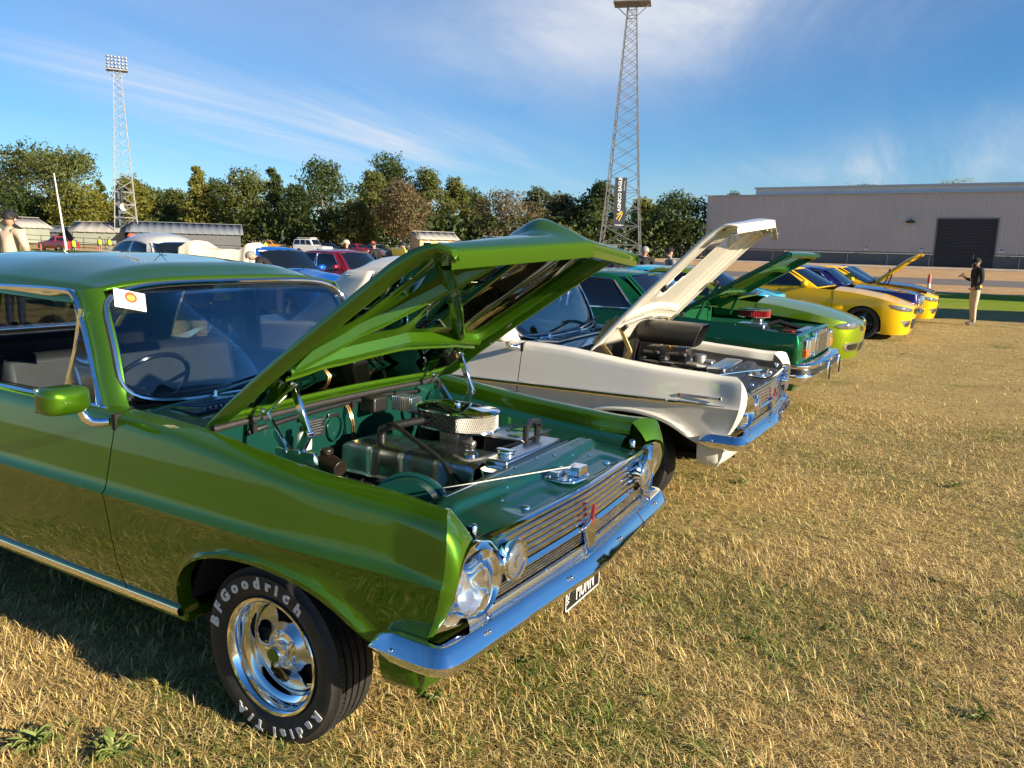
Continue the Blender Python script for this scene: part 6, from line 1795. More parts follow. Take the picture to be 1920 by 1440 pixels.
# --- boxy emerald car with raised bonnet
def wb_front(root, c, S, patch, strip, seg):
    xf = c['xf']
    # upright grille with vertical bars between square lamps
    b = MB(); b.box((xf + .010, 0, .755), (.05, .66, .27)); b.build('grille_shell', chrome, root, bevel=.012)
    b = MB(); b.box((xf + .032, 0, .75), (.02, .58, .21)); b.build('grille_core', mat('grille_beige', (.20, .18, .14), .4, .4), root)
    for k in range(26):
        b = MB(); b.box((xf + .044, -.28 + .0224 * k, .75), (.012, .007, .205)); b.build('grille_bar', alu, root)
    for s in (-1, 1):
        b = MB(); b.box((xf + .004, s * .51, .735), (.05, .30, .205)); b.build('lamp_bezel', chrome, root, bevel=.01)
        b = MB(); b.box((xf + .022, s * .51, .735), (.03, .275, .175)); b.build('headlamp', lens_clear, root, bevel=.01)
        b = MB(); b.box((xf - .012, s * .725, .735), (.09, .13, .20)); b.build('corner_lamp', lens_clear, root, bevel=.012)
        b = MB(); b.box((xf - .008, s * .728, .690), (.09, .128, .09)); b.build('indicator', lens_amber, root, bevel=.01)
    # chrome bumper with black rubber strip and overriders
    path = spline([(xf - .20, -.94), (xf - .06, -.955), (xf + .03, -.93), (xf + .10, -.80), (xf + .13, -.4), (xf + .135, 0), (xf + .13, .4), (xf + .10, .80), (xf + .03, .93), (xf - .06, .955), (xf - .20, .94)], 81)
    def sweep(sec, nm, m):
        G = []
        for i in range(81):
            t = path[min(80, i + 1)] - path[max(0, i - 1)]; t = t / np.linalg.norm(t); nn = np.array((t[1], -t[0]))
            G.append([(path[i][0] + nn[0] * o, path[i][1] + nn[1] * o, z) for o, z in sec])
        b = MB(); b.grid(G); b.f.append(tuple(range(len(sec)))); b.f.append(tuple(range(len(b.v) - len(sec), len(b.v)))); b.build(nm, m, root, angle=40)
    sweep([(-.10, .600), (-.01, .602), (.015, .585), (.02, .555), (.012, .54)], 'bumper_top', chrome)
    sweep([(.0, .545), (.028, .54), (.032, .50), (.0, .49)], 'bumper_rubber', blackplastic)
    sweep([(.010, .495), (.022, .47), (.012, .42), (-.02, .385), (-.08, .37)], 'bumper_lower', chrome)
    for s in (-1, 1):
        b = MB(); b.box((xf + .165, s * .33, .475), (.07, .075, .24)); b.build('overrider', chrome, root, bevel=.02)
        b = MB(); b.box((xf + .203, s * .33, .475), (.012, .045, .18)); b.build('overrider_pad', blackplastic, root, bevel=.004)
def wb_engine(root, c, xa, xb, ztop):
    b = MB(); b.box(((xa + xb) / 2, 0, .68), (.62, .5, .30)); b.build('engine_block', blackplastic, root, bevel=.03)
    b = MB(); b.box(((xa + xb) / 2 + .05, 0, .86), (.34, .30, .10)); b.box(((xa + xb) / 2 + .10, .02, .93), (.12, .14, .08)); b.build('manifold', alu, root, bevel=.02)
    cx = (xa + xb) / 2 + .06
    b = MB(); b.lathe([(.0, 1.075), (.175, 1.075), (.185, 1.068), (.185, 1.062), (.168, 1.060)], c=(cx, 0, 0), axis='z', n=40); b.lathe([(.168, .992), (.185, .990), (.185, .984), (0, .984)], c=(cx, 0, 0), axis='z', n=40); ac = b.build('air_cleaner', chrome, root)
    b = MB(); 
    G = []
    for k in range(120):
        r = .178 if k % 2 else .166; a = 2 * math.pi * k / 120
        G.append([(cx + r * math.cos(a), r * math.sin(a), z) for z in (.992, 1.060)])
    b.grid(G, closeu=True); b.build('filter_element', mat('filter_red', (.32, .012, .018), .5), ac, smooth=False)
    b = MB(); b.box((xb - .06, .0, .86), (.09, .7, .06)); b.build('radiator', alu, root, bevel=.01)
    b = MB(); b.tube([(xb - .1, .2, .86), (cx + .25, .15, .93), (cx + .15, .1, .9)], .03, 8); b.build('hose', blackplastic, root)
    b = MB(); b.box((xb - .12, -.5, .82), (.2, .16, .1)); b.build('battery', blackplastic, root, bevel=.01)
    b = MB(); b.box((xb - .16, -.42, .885), (.10, .05, .012)); b.tube([(xb - .1, -.40, .88), (xb - .2, -.3, .92), (xb - .3, -.25, .9)], .01, 6); b.build('battery_lead', mat('lead_red', (.4, .02, .02), .5), root)
wbp = [(.20, .09), (.34, .05), (.50, .02), (.66, .0), (.74, .004), (.86, .03), (.95, .05), (1.05, .08)]
gen_car(dict(label='emerald green boxy 1980s sedan with bonnet up and red air cleaner', loc=(-.27, 6.72, 0), rz=R(-1), paint=dkgreen_paint, W=.93, xf=.80, xr=-4.05, wb=2.9, n=14, a=.30, nr=9, sill=.26, zfb=.30, Ra=.36, prof=wbp, shoulder=[(-4.1, .96), (-3, 1.0), (-.9, 1.02), (-.5, 1.0), (.2, .94), (.72, .885), (.8, .875)], wsb=-.70, wst=-1.20, roof=1.45, rt=-2.75, rb=-3.2, tumble=.80, open=(R(36), 1), header=.05, crown=.03, front=wb_front, engine=wb_engine, bay=mat('bay_green', (.01, .10, .035), .35, .2, coat=.5), chrome_win=True, crease=(.80, .008, .05), wheel='alloy', nomirror=True))

# --- lime modern sedan
def lime_front(root, c, S, patch, strip, seg):
    patch([(.47, .70), (.55, .735), (.70, .745), (.90, .715), (1.0, .67), (.93, .635), (.78, .625), (.60, .635), (.50, .66)], 'headlamp', mat('headlamp_clear', (.30, .31, .30), .06, .6, coat=1.0), .006, .025)
    patch([(.52, .685), (.60, .71), (.66, .685), (.60, .65)], 'lamp_reflector', chrome, .034, .006); patch([(.72, .69), (.79, .715), (.86, .685), (.79, .65)], 'lamp_reflector', chrome, .034, .006)
    patch([(.42, .42), (.78, .425), (.82, .36), (.76, .29), (.46, .29), (.40, .35)], 'fog_lamp_surround', alu, .004, .0); patch([(.46, .40), (.72, .402), (.75, .36), (.71, .31), (.49, .31), (.45, .35)], 'fog_lamp', blackgloss, .008, .0)
    patch([(0, .62), (.20, .635), (.40, .68), (.40, .60), (.22, .575), (0, .57)], 'grille', blackgloss, .005, .0)
    strip(-.36, .36, .27, .40, 'lower_intake', blackmatte, .004, .0)
    b = MB(); b.ell(S(0, .665, .01), (.012, .05, .03), 14, 8); b.build('bonnet_badge', chrome, root)
gen_car(dict(label='lime metallic modern sedan with closed bonnet beside the emerald car', loc=(-.32, 10.75, 0), rz=R(1), paint=lime_paint, W=.92, xf=.92, xr=-3.95, wb=2.79, n=3.0, a=.80, nr=3.5, ar=.6, sill=.22, zfb=.17, Ra=.37, shoulder=[(-4, 1.0), (-3.2, 1.04), (-1.2, 1.0), (-.8, .985), (-.3, .94), (.2, .86), (.6, .77), (.85, .70), (.95, .67)], wsb=-.72, wst=-1.45, roof=1.43, rt=-2.6, rb=-3.25, tumble=.74, crown=.07, front=lime_front, tyre=(.33, .235, .235), wheel='dark', arc=.04, wscurve=.25))
# --- cyan car between lime and yellow, set well back
gen_car(dict(label='cyan car parked back between the lime sedan and the yellow utility', loc=(-2.05, 13.5, 0), rz=R(0), paint=cyan_paint, W=.90, xf=.85, xr=-3.6, wb=2.7, n=4.0, a=.6, sill=.24, zfb=.22, shoulder=[(-4, .98), (-1.2, 1.0), (-.6, 1.02), (.2, 1.0), (.85, .93)], wsb=-.7, wst=-1.3, roof=1.40, rt=-2.4, rb=-3.0, tumble=.76, crown=.06))

# --- yellow sports utility
def yel_front(root, c, S, patch, strip, seg):
    patch([(.45, .66), (.60, .69), (.95, .745), (1.12, .76), (1.08, .69), (.90, .63), (.62, .605), (.50, .615)], 'headlamp', MATS['headlamp_clear'], .006, .02)
    patch([(.56, .655), (.66, .672), (.70, .645), (.62, .625)], 'lamp_reflector', chrome, .03, .004); patch([(.78, .69), (.88, .705), (.90, .67), (.80, .655)], 'lamp_reflector', chrome, .03, .004)
    patch([(.52, .44), (.86, .43), (.72, .30), (.60, .29), (.50, .36)], 'fog_lamp_surround', alu, .006, .0); patch([(.585, .395), (.70, .395), (.70, .325), (.60, .32)], 'fog_lamp', mat('fog_glass', (.10, .10, .10), .1, .5), .014, .01)
    patch([(0, .66), (.30, .68), (.36, .60), (.25, .56), (0, .55)], 'upper_grille', blackgloss, .005, .0)
    patch([(0, .44), (.40, .46), (.47, .38), (.38, .25), (0, .23)], 'lower_grille', blackmatte, .005, .0)
    b = MB(); b.ell(S(0, .61, .014), (.01, .045, .04), 14, 8); b.build('badge', chrome, root)
    for s in (-1, 1):
        b = MB(); b.box((-.05, s * .40, .955), (.20, .10, .012)); b.build('bonnet_vent', blackmatte, root)
gen_car(dict(name='utility_car', cat='utility car', label='yellow modern utility with closed bonnet and pointed headlamp, nearer of the two yellow ones', loc=(.12, 16.15, 0), rz=R(-2), paint=yellow_paint, W=.94, xf=.93, xr=-4.0, wb=3.0, n=3.2, a=.72, nr=8, ar=.25, sill=.22, zfb=.13, Ra=.385, shoulder=[(-4, 1.02), (-1.2, 1.03), (-.8, 1.02), (-.2, .965), (.3, .88), (.7, .77), (.95, .70)], wsb=-.72, wst=-1.45, roof=1.45, rt=-2.25, rb=-2.75, tumble=.72, crown=.055, front=yel_front, tyre=(.345, .26, .25), wheel='dark', arc=.03, wscurve=.25, side_windows=((.10, .62), (.68, .9)), two_door=True))
# --- royal purple luxury sedan
def pur_front(root, c, S, patch, strip, seg):
    xf = c['xf']
    b = MB(); b.box((xf + .01, 0, .70), (.08, .60, .32)); b.build('grille_shell', chrome, root, bevel=.02)
    for k in range(12):
        b = MB(); b.box((xf + .055, -.25 + .0455 * k, .70), (.02, .016, .27)); b.build('grille_bar', chrome, root, bevel=.003)
    for s in (-1, 1):
        b = MB(); b.box((xf - .005, s * .56, .69), (.05, .44, .22)); b.build('lamp_panel', chrome, root, bevel=.012)
        for yy in (.47, .66):
            b = MB(); b.lathe([(.085, 0), (.08, .02), (0, .035)], c=(xf + .02, s * yy, .69), axis='x', n=20); b.build('headlamp', lens_clear, root)
    b = MB(); b.grid([[(xf + .06 - .10 * (abs(y) / .95) ** 4 + dx, y, z) for y in np.linspace(-.95, .95, 25)] for dx, z in ((-.1, .53), (.03, .53), (.05, .48), (.03, .42), (-.1, .41))]); b.build('bumper', chrome, root)
gen_car(dict(label='royal purple 1970s luxury sedan with upright chrome grille', loc=(.15, 18.75, 0), paint=purple_paint, W=.94, xf=.86, xr=-4.1, wb=2.9, n=9, a=.35, nr=8, sill=.24, zfb=.30, prof=wbp, shoulder=[(-4.1, .95), (-1, 1.0), (-.5, .99), (.3, .93), (.86, .87)], wsb=-.68, wst=-1.22, roof=1.44, rt=-2.8, rb=-3.3, tumble=.78, crown=.05, front=pur_front, chrome_win=True, wheel='alloy'))
# --- second yellow car, bonnet up
def yel2_engine(root, c, xa, xb, ztop):
    b = MB(); b.box(((xa + xb) / 2, 0, .72), (.7, .6, .25)); b.build('engine_cover', blackplastic, root, bevel=.04)
gen_car(dict(label='further yellow modern sedan with its bonnet standing up', loc=(.40, 21.3, 0), paint=yellow_paint, W=.94, xf=.93, xr=-3.9, wb=2.91, n=3.4, a=.70, sill=.22, zfb=.16, Ra=.37, shoulder=[(-4, 1.02), (-1.2, 1.03), (-.8, 1.02), (-.2, .965), (.3, .90), (.7, .80), (.95, .73)], wsb=-.72, wst=-1.45, roof=1.46, rt=-2.8, rb=-3.5, tumble=.73, crown=.055, open=(R(47), 1), header=.28, engine=yel2_engine, front=yel_front, tyre=(.34, .25, .24), wheel='dark', strut_mat=blackplastic))
gen_car(dict(label='dark navy sedan in the row beyond the second yellow car', loc=(.25, 23.9, 0), paint=navy_paint, W=.92, xf=.90, xr=-3.9, wb=2.8, n=3.4, a=.7, sill=.24, zfb=.2, shoulder=[(-4, 1.0), (-1.2, 1.0), (-.6, .98), (.3, .90), (.95, .76)], wsb=-.72, wst=-1.4, roof=1.44, rt=-2.7, rb=-3.4, tumble=.75, crown=.06))

# ------------------------------------------------------------------ cars and things further back
def simple_front(root, c, S, patch, strip, seg):
    patch([(.45, .66), (.60, .72), (.80, .72), (.88, .66), (.80, .61), (.55, .60)], 'headlamp', lens_clear, .006, .02)
    strip(-.38, .38, .58, .70, 'grille', blackgloss, .004, .0)
    strip(-.70, .70, .36, .50, 'bumper', c.get('bump', blackplastic), .01, .02)
def old_front(root, c, S, patch, strip, seg):
    xf = c['xf']
    b = MB(); b.box((xf - .01, 0, .70), (.05, 1.60, .24)); b.build('grille_panel', chrome, root, bevel=.02)
    b = MB(); b.box((xf + .012, 0, .70), (.03, 1.0, .16)); b.build('grille', blackgloss, root)
    for s in (-1, 1):
        for k in range(2):
            b = MB(); b.lathe([(.085, 0), (.08, .03), (0, .045)], c=(xf + .01, s * (.52 + .18 * k), .70), axis='x', n=18); b.build('headlamp', lens_clear, root)
    b = MB(); b.grid([[(xf + .06 - .10 * (abs(y) / .95) ** 4 + dx, y, z) for y in np.linspace(-.93, .93, 21)] for dx, z in ((-.1, .55), (.03, .55), (.04, .48), (.02, .42), (-.1, .41))]); b.build('bumper', chrome, root)
o = at(598, 16.6)
gen_car(dict(name='utility_car', cat='utility car', label='bright blue 1970s utility behind the green roof, person bending beside it', loc=(o.x, o.y, 0), rz=R(-4), paint=blue_paint, W=.93, xf=.92, xr=-3.8, wb=2.85, n=6, a=.5, nr=8, sill=.26, zfb=.3, prof=wbp, shoulder=[(-4, 1.0), (-1, 1.06), (-.5, 1.05), (.3, .98), (.92, .90)], wsb=-.70, wst=-1.18, roof=1.56, rt=-2.0, rb=-2.2, tumble=.82, crown=.07, bulge=.04, front=old_front, chrome_win=True, rcrown=.06))
o = at(735, 20.5)
gen_car(dict(label='dark red 1980s car behind the blue utility', loc=(o.x, o.y, 0), rz=R(2), paint=red_paint, W=.88, xf=.80, xr=-3.6, wb=2.6, n=7, a=.4, nr=8, sill=.26, zfb=.3, prof=wbp, shoulder=[(-4, 1.0), (-1, 1.02), (-.5, 1.0), (.8, .88)], wsb=-.70, wst=-1.2, roof=1.52, rt=-2.6, rb=-3.1, tumble=.82, crown=.04, front=old_front, chrome_win=True))
o = at(283, 18.0)
gen_car(dict(label='pale grey 1940s sedan with humped roof behind the green roof', loc=(o.x + 1.85, o.y, 0), rz=R(-3), paint=pearl_paint, W=.86, xf=.85, xr=-3.5, wb=2.62, n=3, a=.8, nr=2.4, ar=1.3, sill=.3, zfb=.35, shoulder=[(-4, .80), (-3.4, 1.0), (-2.4, 1.22), (-1, 1.24), (-.5, 1.22), (.4, 1.1), (.85, .95)], prof=[(.2, .04), (.5, 0), (.9, .02), (1.25, .08)], wsb=-.62, wst=-.98, roof=1.66, rt=-2.35, rb=-2.95, tumble=.80, crown=.14, rcrown=.13, front=old_front, chrome_win=True, side_windows=((.08, .42), (.46, .88)), arc=.09))
# cream sheet thrown over a car
def cover(label, loc, rz):
    root = thing('car_cover', label, 'cloth cover', loc, rz)
    G = []
    for x in np.linspace(-.80, .80, 50):
        row = []
        for t in np.linspace(-1, 1, 31):
            zr = 1.535 + .165 * math.exp(-((x + .54) / .19) ** 2) + .15 * math.exp(-((x - .66) / .12) ** 2)
            a = abs(t); y = t * 1.0
            z = zr - .05 * a * a if a < .62 else zr - .02 - 1.6 * (a - .62) ** 1.0 * 2.0
            fold = .03 * math.sin(x * 11 + t * 3) * a * a + .012 * math.sin(x * 23 - t * 5)
            row.append((x + fold * .4, y * (.80 + .12 * a) + (fold if a > .6 else 0), max(.08, z + fold * .4)))
        G.append(row)
    b = MB(); b.grid(G); b.build('sheet', mat('cream_canvas', (.62, .55, .43), .85, var=.06, vscale=5, bump=.15, bscale=30), root, solid=.01)
    b = MB(); b.box((-.0, 0, .62), (1.3, 1.2, 1.0)); b.build('covered_body', blackmatte, root, bevel=.2)
    return root
cover('cream canvas sheet draped in two peaks over a car behind the green roof', at(420, 17.0), YAW + R(4))
# raised striped bonnet further back
o = at(738, 24); sb = thing('parked_car', 'yellow car with black-striped bonnet standing upright near the middle', 'car', (o.x, o.y, 0), R(60))
b = MB(); b.box((-.8, 0, .62), (2.6, 1.6, .6)); b.build('body', yellow_paint, sb, bevel=.15)
b = MB(); b.box((.25, 0, 1.28), (.05, 1.15, .75), Matrix.Rotation(R(-18), 3, 'Y')); bo = b.build('bonnet', mat('acid_yellow', (.72, .66, .03), .3, coat=1), sb, bevel=.03)
for k in (-.22, -.06):
    b = MB(); b.box((.285, k, 1.29), (.012, .10, .75), Matrix.Rotation(R(-18), 3, 'Y')); b.build('bonnet_stripe', blackgloss, bo)
for xx in (-.1, -1.6):
    for s in (-1, 1): wheel(sb, xx, s * .72, .31, .2, .2, 'alloy', s, seg=24)
# far parked vehicles on the bank
FAR = [
 ('utility_car', 'utility car', 'orange utility parked under the trees', 530, 94, R(-8), mat('orange_paint', (.55, .24, .01), .3, coat=1.0), dict(roof=1.42, rt=-1.9, rb=-2.1)),
 ('parked_car', 'car', 'dark blue hatchback parked right of the white four-wheel drive', 636, 92, R(-30), navy_paint, dict(roof=1.48, rt=-2.6, rb=-3.3)),
 ('parked_car', 'car', 'red hatchback parked among the far cars', 690, 92, R(-35), mat('red_far', (.34, .015, .02), .3, coat=1.0), dict(roof=1.5, rt=-2.6, rb=-3.3)),
 ('parked_car', 'car', 'pale silver hatchback parked right of the far red one', 722, 93, R(-40), silver_paint, dict(roof=1.5, rt=-2.6, rb=-3.3)),
 ('utility_car', 'utility car', 'dark red old utility on the dirt at far left', 92, 80, R(-205), mat('maroon_far', (.26, .018, .02), .35, coat=.8), dict(roof=1.46, rt=-1.85, rb=-2.05)),
]
for nm, cat, lab, px, dep, rz, pm, ex in FAR:
    q = at(px, dep)
    cfg = dict(name=nm, cat=cat, label=lab, loc=(q.x, q.y, q.z), rz=YAW + rz + (0 if rz > -1.6 else 0), paint=pm, W=.88, xf=.85, xr=-3.6, wb=2.65, n=4, a=.6, sill=.25, zfb=.24, shoulder=[(-4, 1.0), (-1, 1.0), (-.5, .99), (.85, .80)], wsb=-.65, wst=-1.2, tumble=.78, crown=.05, detail=0, front=simple_front)
    cfg.update(ex); gen_car(cfg)
q = at(598, 92)
gen_car(dict(name='four_wheel_drive', cat='car', label='white four-wheel drive with roof rack seen from behind under the trees', loc=(q.x + 1.2, q.y - .6, q.z), rz=YAW + R(-22), paint=mat('white_far', (.72, .72, .70), .3, coat=1.0), W=.92, xf=.85, xr=-3.7, wb=2.75, n=5, a=.5, nr=8, sill=.38, zfb=.4, Ra=.42, tyre=(.38, .22, .24), shoulder=[(-4, 1.18), (-1, 1.16), (-.5, 1.14), (.85, 1.02)], wsb=-.65, wst=-1.1, roof=1.86, rt=-3.5, rb=-3.66, tumble=.86, crown=.04, detail=0, front=simple_front, side_windows=((.06, .30), (.34, .60), (.64, .95)), prof=[(.3, .03), (.6, 0), (1.0, .01), (1.2, .03)]))
rk = thing('roof_rack', 'white roof rack on the far four-wheel drive', 'roof rack', (q.x + 1.2, q.y - .6, q.z), YAW + R(-22))
b = MB(); b.box((-2.2, 0, 1.99), (1.9, 1.3, .06)); b.build('deck', white_plastic, rk)
b = MB(); 
for s in (-.6, .6):
    for x in (-1.5, -2.9): b.beam((x, s, 1.88), (x, s, 1.98), .05)
b.build('feet', white_plastic, rk)
# low dark cars and pale shelters right of the tower
for i, (px, dep, lab, pm) in enumerate(((1180, 70, 'dark far car with pale roof glare right of the tower foot', navy_paint), (1232, 66, 'dark far car just left of the raised cream bonnet', mat('far_dark', (.03, .03, .035), .3, coat=1.0)))):
    q = at(px, dep); gen_car(dict(label=lab, loc=(q.x, q.y, q.z), rz=YAW + R(4), paint=pm, W=.9, xf=.85, xr=-3.6, wb=2.65, n=4, a=.6, shoulder=[(-4, 1.0), (-1, 1.0), (.85, .85)], wsb=-.65, wst=-1.2, roof=1.5, rt=-2.6, rb=-3.2, detail=0))
# orange-red bollard beyond the row
q = at(1747, 34.6)
bl = thing('safety_bollard', 'orange-red plastic safety bollard beyond the row of cars', 'bollard', (q.x, q.y, 0), 0)
bm_ = mat('safety_orange', (.72, .07, .03), .5)
b = MB(); b.lathe([(0, 1.06), (.05, 1.06), (.06, 1.03), (.06, .98), (.072, .95), (.075, .1), (.075, .05)], axis='z', n=20); b.build('post', bm_, bl)
b = MB(); b.lathe([(.078, .46), (.078, .66)], axis='z', n=20); b.build('reflective_band', mat('band_silver', (.65, .6, .58), .35, .3), bl)
b = MB(); b.lathe([(.20, 0), (.20, .03), (.10, .07), (.07, .08)], axis='z', n=20); b.build('base', rubber, bl)
# far traffic cones and tall white pole
for i, (px, dep, h) in enumerate(((181, 62, 1.0), (75, 66, 1.1), (102, 64, .5))):
    q = at(px, dep); cn = thing('safety_bollard' if h > .8 else 'traffic_cone', ('thin orange bollard beside the far people in yellow vests', 'orange-white bollard in front of the far red utility', 'low orange cone in front of the far red utility')[i], 'bollard' if h > .8 else 'cone', q, 0)
    b = MB(); b.lathe([(0, h), (.05, h), (.07 if h > .8 else .18, .06)], axis='z', n=14); b.build('post' if h > .8 else 'cone', bm_, cn)
    b = MB(); b.box((0, 0, .03), (.4, .4, .06)); b.build('base', rubber, cn)
q = at(141, 9.5); zt = zat(110, 325, 9.5); pt = at(110, 9.5)
wp = thing('whip_pole', 'slim white tapering pole leaning left above the green roof', 'pole', (q.x, q.y, 0), 0)
b = MB(); b0 = Vector((0, 0, 0)); top = Vector((pt.x - q.x, pt.y - q.y, zt)); low = Vector((top.x * -.12, top.y * -.12, 0))
b.tube([low, low.lerp(top, .5), top], [.021, .016, .006], 8); b.build('shaft', mat('pole_white', (.72, .70, .62), .45), wp)
b = MB(); b.lathe([(.09, 0), (.09, .05), (.02, .12)], c=tuple(low), axis='z', n=16); b.build('foot', rubber, wp)
# roof aerial of the green car
ra = thing('roof_aerial', 'tiny black vee-shaped aerial on the green car roof', 'aerial', (-1.62, .02, 1.606), 0)
b = MB(); b.lathe([(.035, 0), (.03, .006), (0, .008)], axis='z', n=14); b.build('base', blackplastic, ra)
for s in (-1, 1):
    b = MB(); b.tube([(0, 0, .006), (s * .02, s * .035, .05)], .0018, 5); b.build('rod', blackplastic, ra)
# platform trailer the man at far left stands on
q = at(18, 11.5)
tr_ = thing('flat_trailer', 'low timber-decked trailer behind the green car', 'trailer', (q.x, q.y, 0), YAW)
for k in range(6):
    b = MB(); b.box((-.9 + .32 * k, 0, .30), (.30, 1.6, .04)); b.build('plank', mat('deck_timber', (.25, .17, .10), .8, var=.2), tr_)
b = MB(); b.box((0, 0, .24), (2.0, 1.5, .08)); b.build('chassis', dullmetal, tr_)
for s in (-1, 1): wheel(tr_, 0, s * .88, .22, .14, .14, 'alloy', s, seg=20)
PLAT = Vector((q.x, q.y, .32))
# weeds
WEEDS = [(-.63, -1.25, .085, 30), (-.385, -1.14, .08, 28), (.36, -.31, .05, 14), (.50, .11, .035, 10), (2.116, .686, .05, 14), (1.53, 1.11, .035, 10), (1.987, 4.05, .06, 14), (1.914, 1.98, .035, 10), (1.22, .80, .03, 10), (.62, 3.20, .05, 12)]
wl_ = ['broad green weed in the bottom left corner, left one of the pair', 'broad green weed at the bottom left, right one of the pair', 'green weed clump close under the green car bumper corner', 'small dark weed below the number plate', 'leafy green weed low at the right of the foreground grass', 'small weed in the middle of the foreground grass', 'flat weed in the grass far to the right of the cream car', 'small weed near the right edge, mid field', 'small weed ahead of the green car bumper', 'weed close to the cream car front valance']
for (x, y, r, n), lab in zip(WEEDS, wl_):
    w_ = weed(x, y, r, n); w_['label'] = lab
# shade trees standing out of frame to the right, whose shadows cross the green strip
for i, (x, y, H, s) in enumerate(((14, 25.2, 8.5, 2.3), (19, 27.4, 9, 2.3), (17, 39.5, 8.5, 2.6), (24, 44, 10, 3.0))):
    tree('round_tree', ('shade tree beyond the right picture edge, nearest the cars', 'second shade tree beyond the right picture edge', 'third shade tree beyond the right picture edge', 'furthest shade tree beyond the right picture edge')[i], (x, y, 0), H, s, 'round', LEAF[1], 300 + i, n=3000, leaf=.5, bare=.2, group='shade trees right of the field')

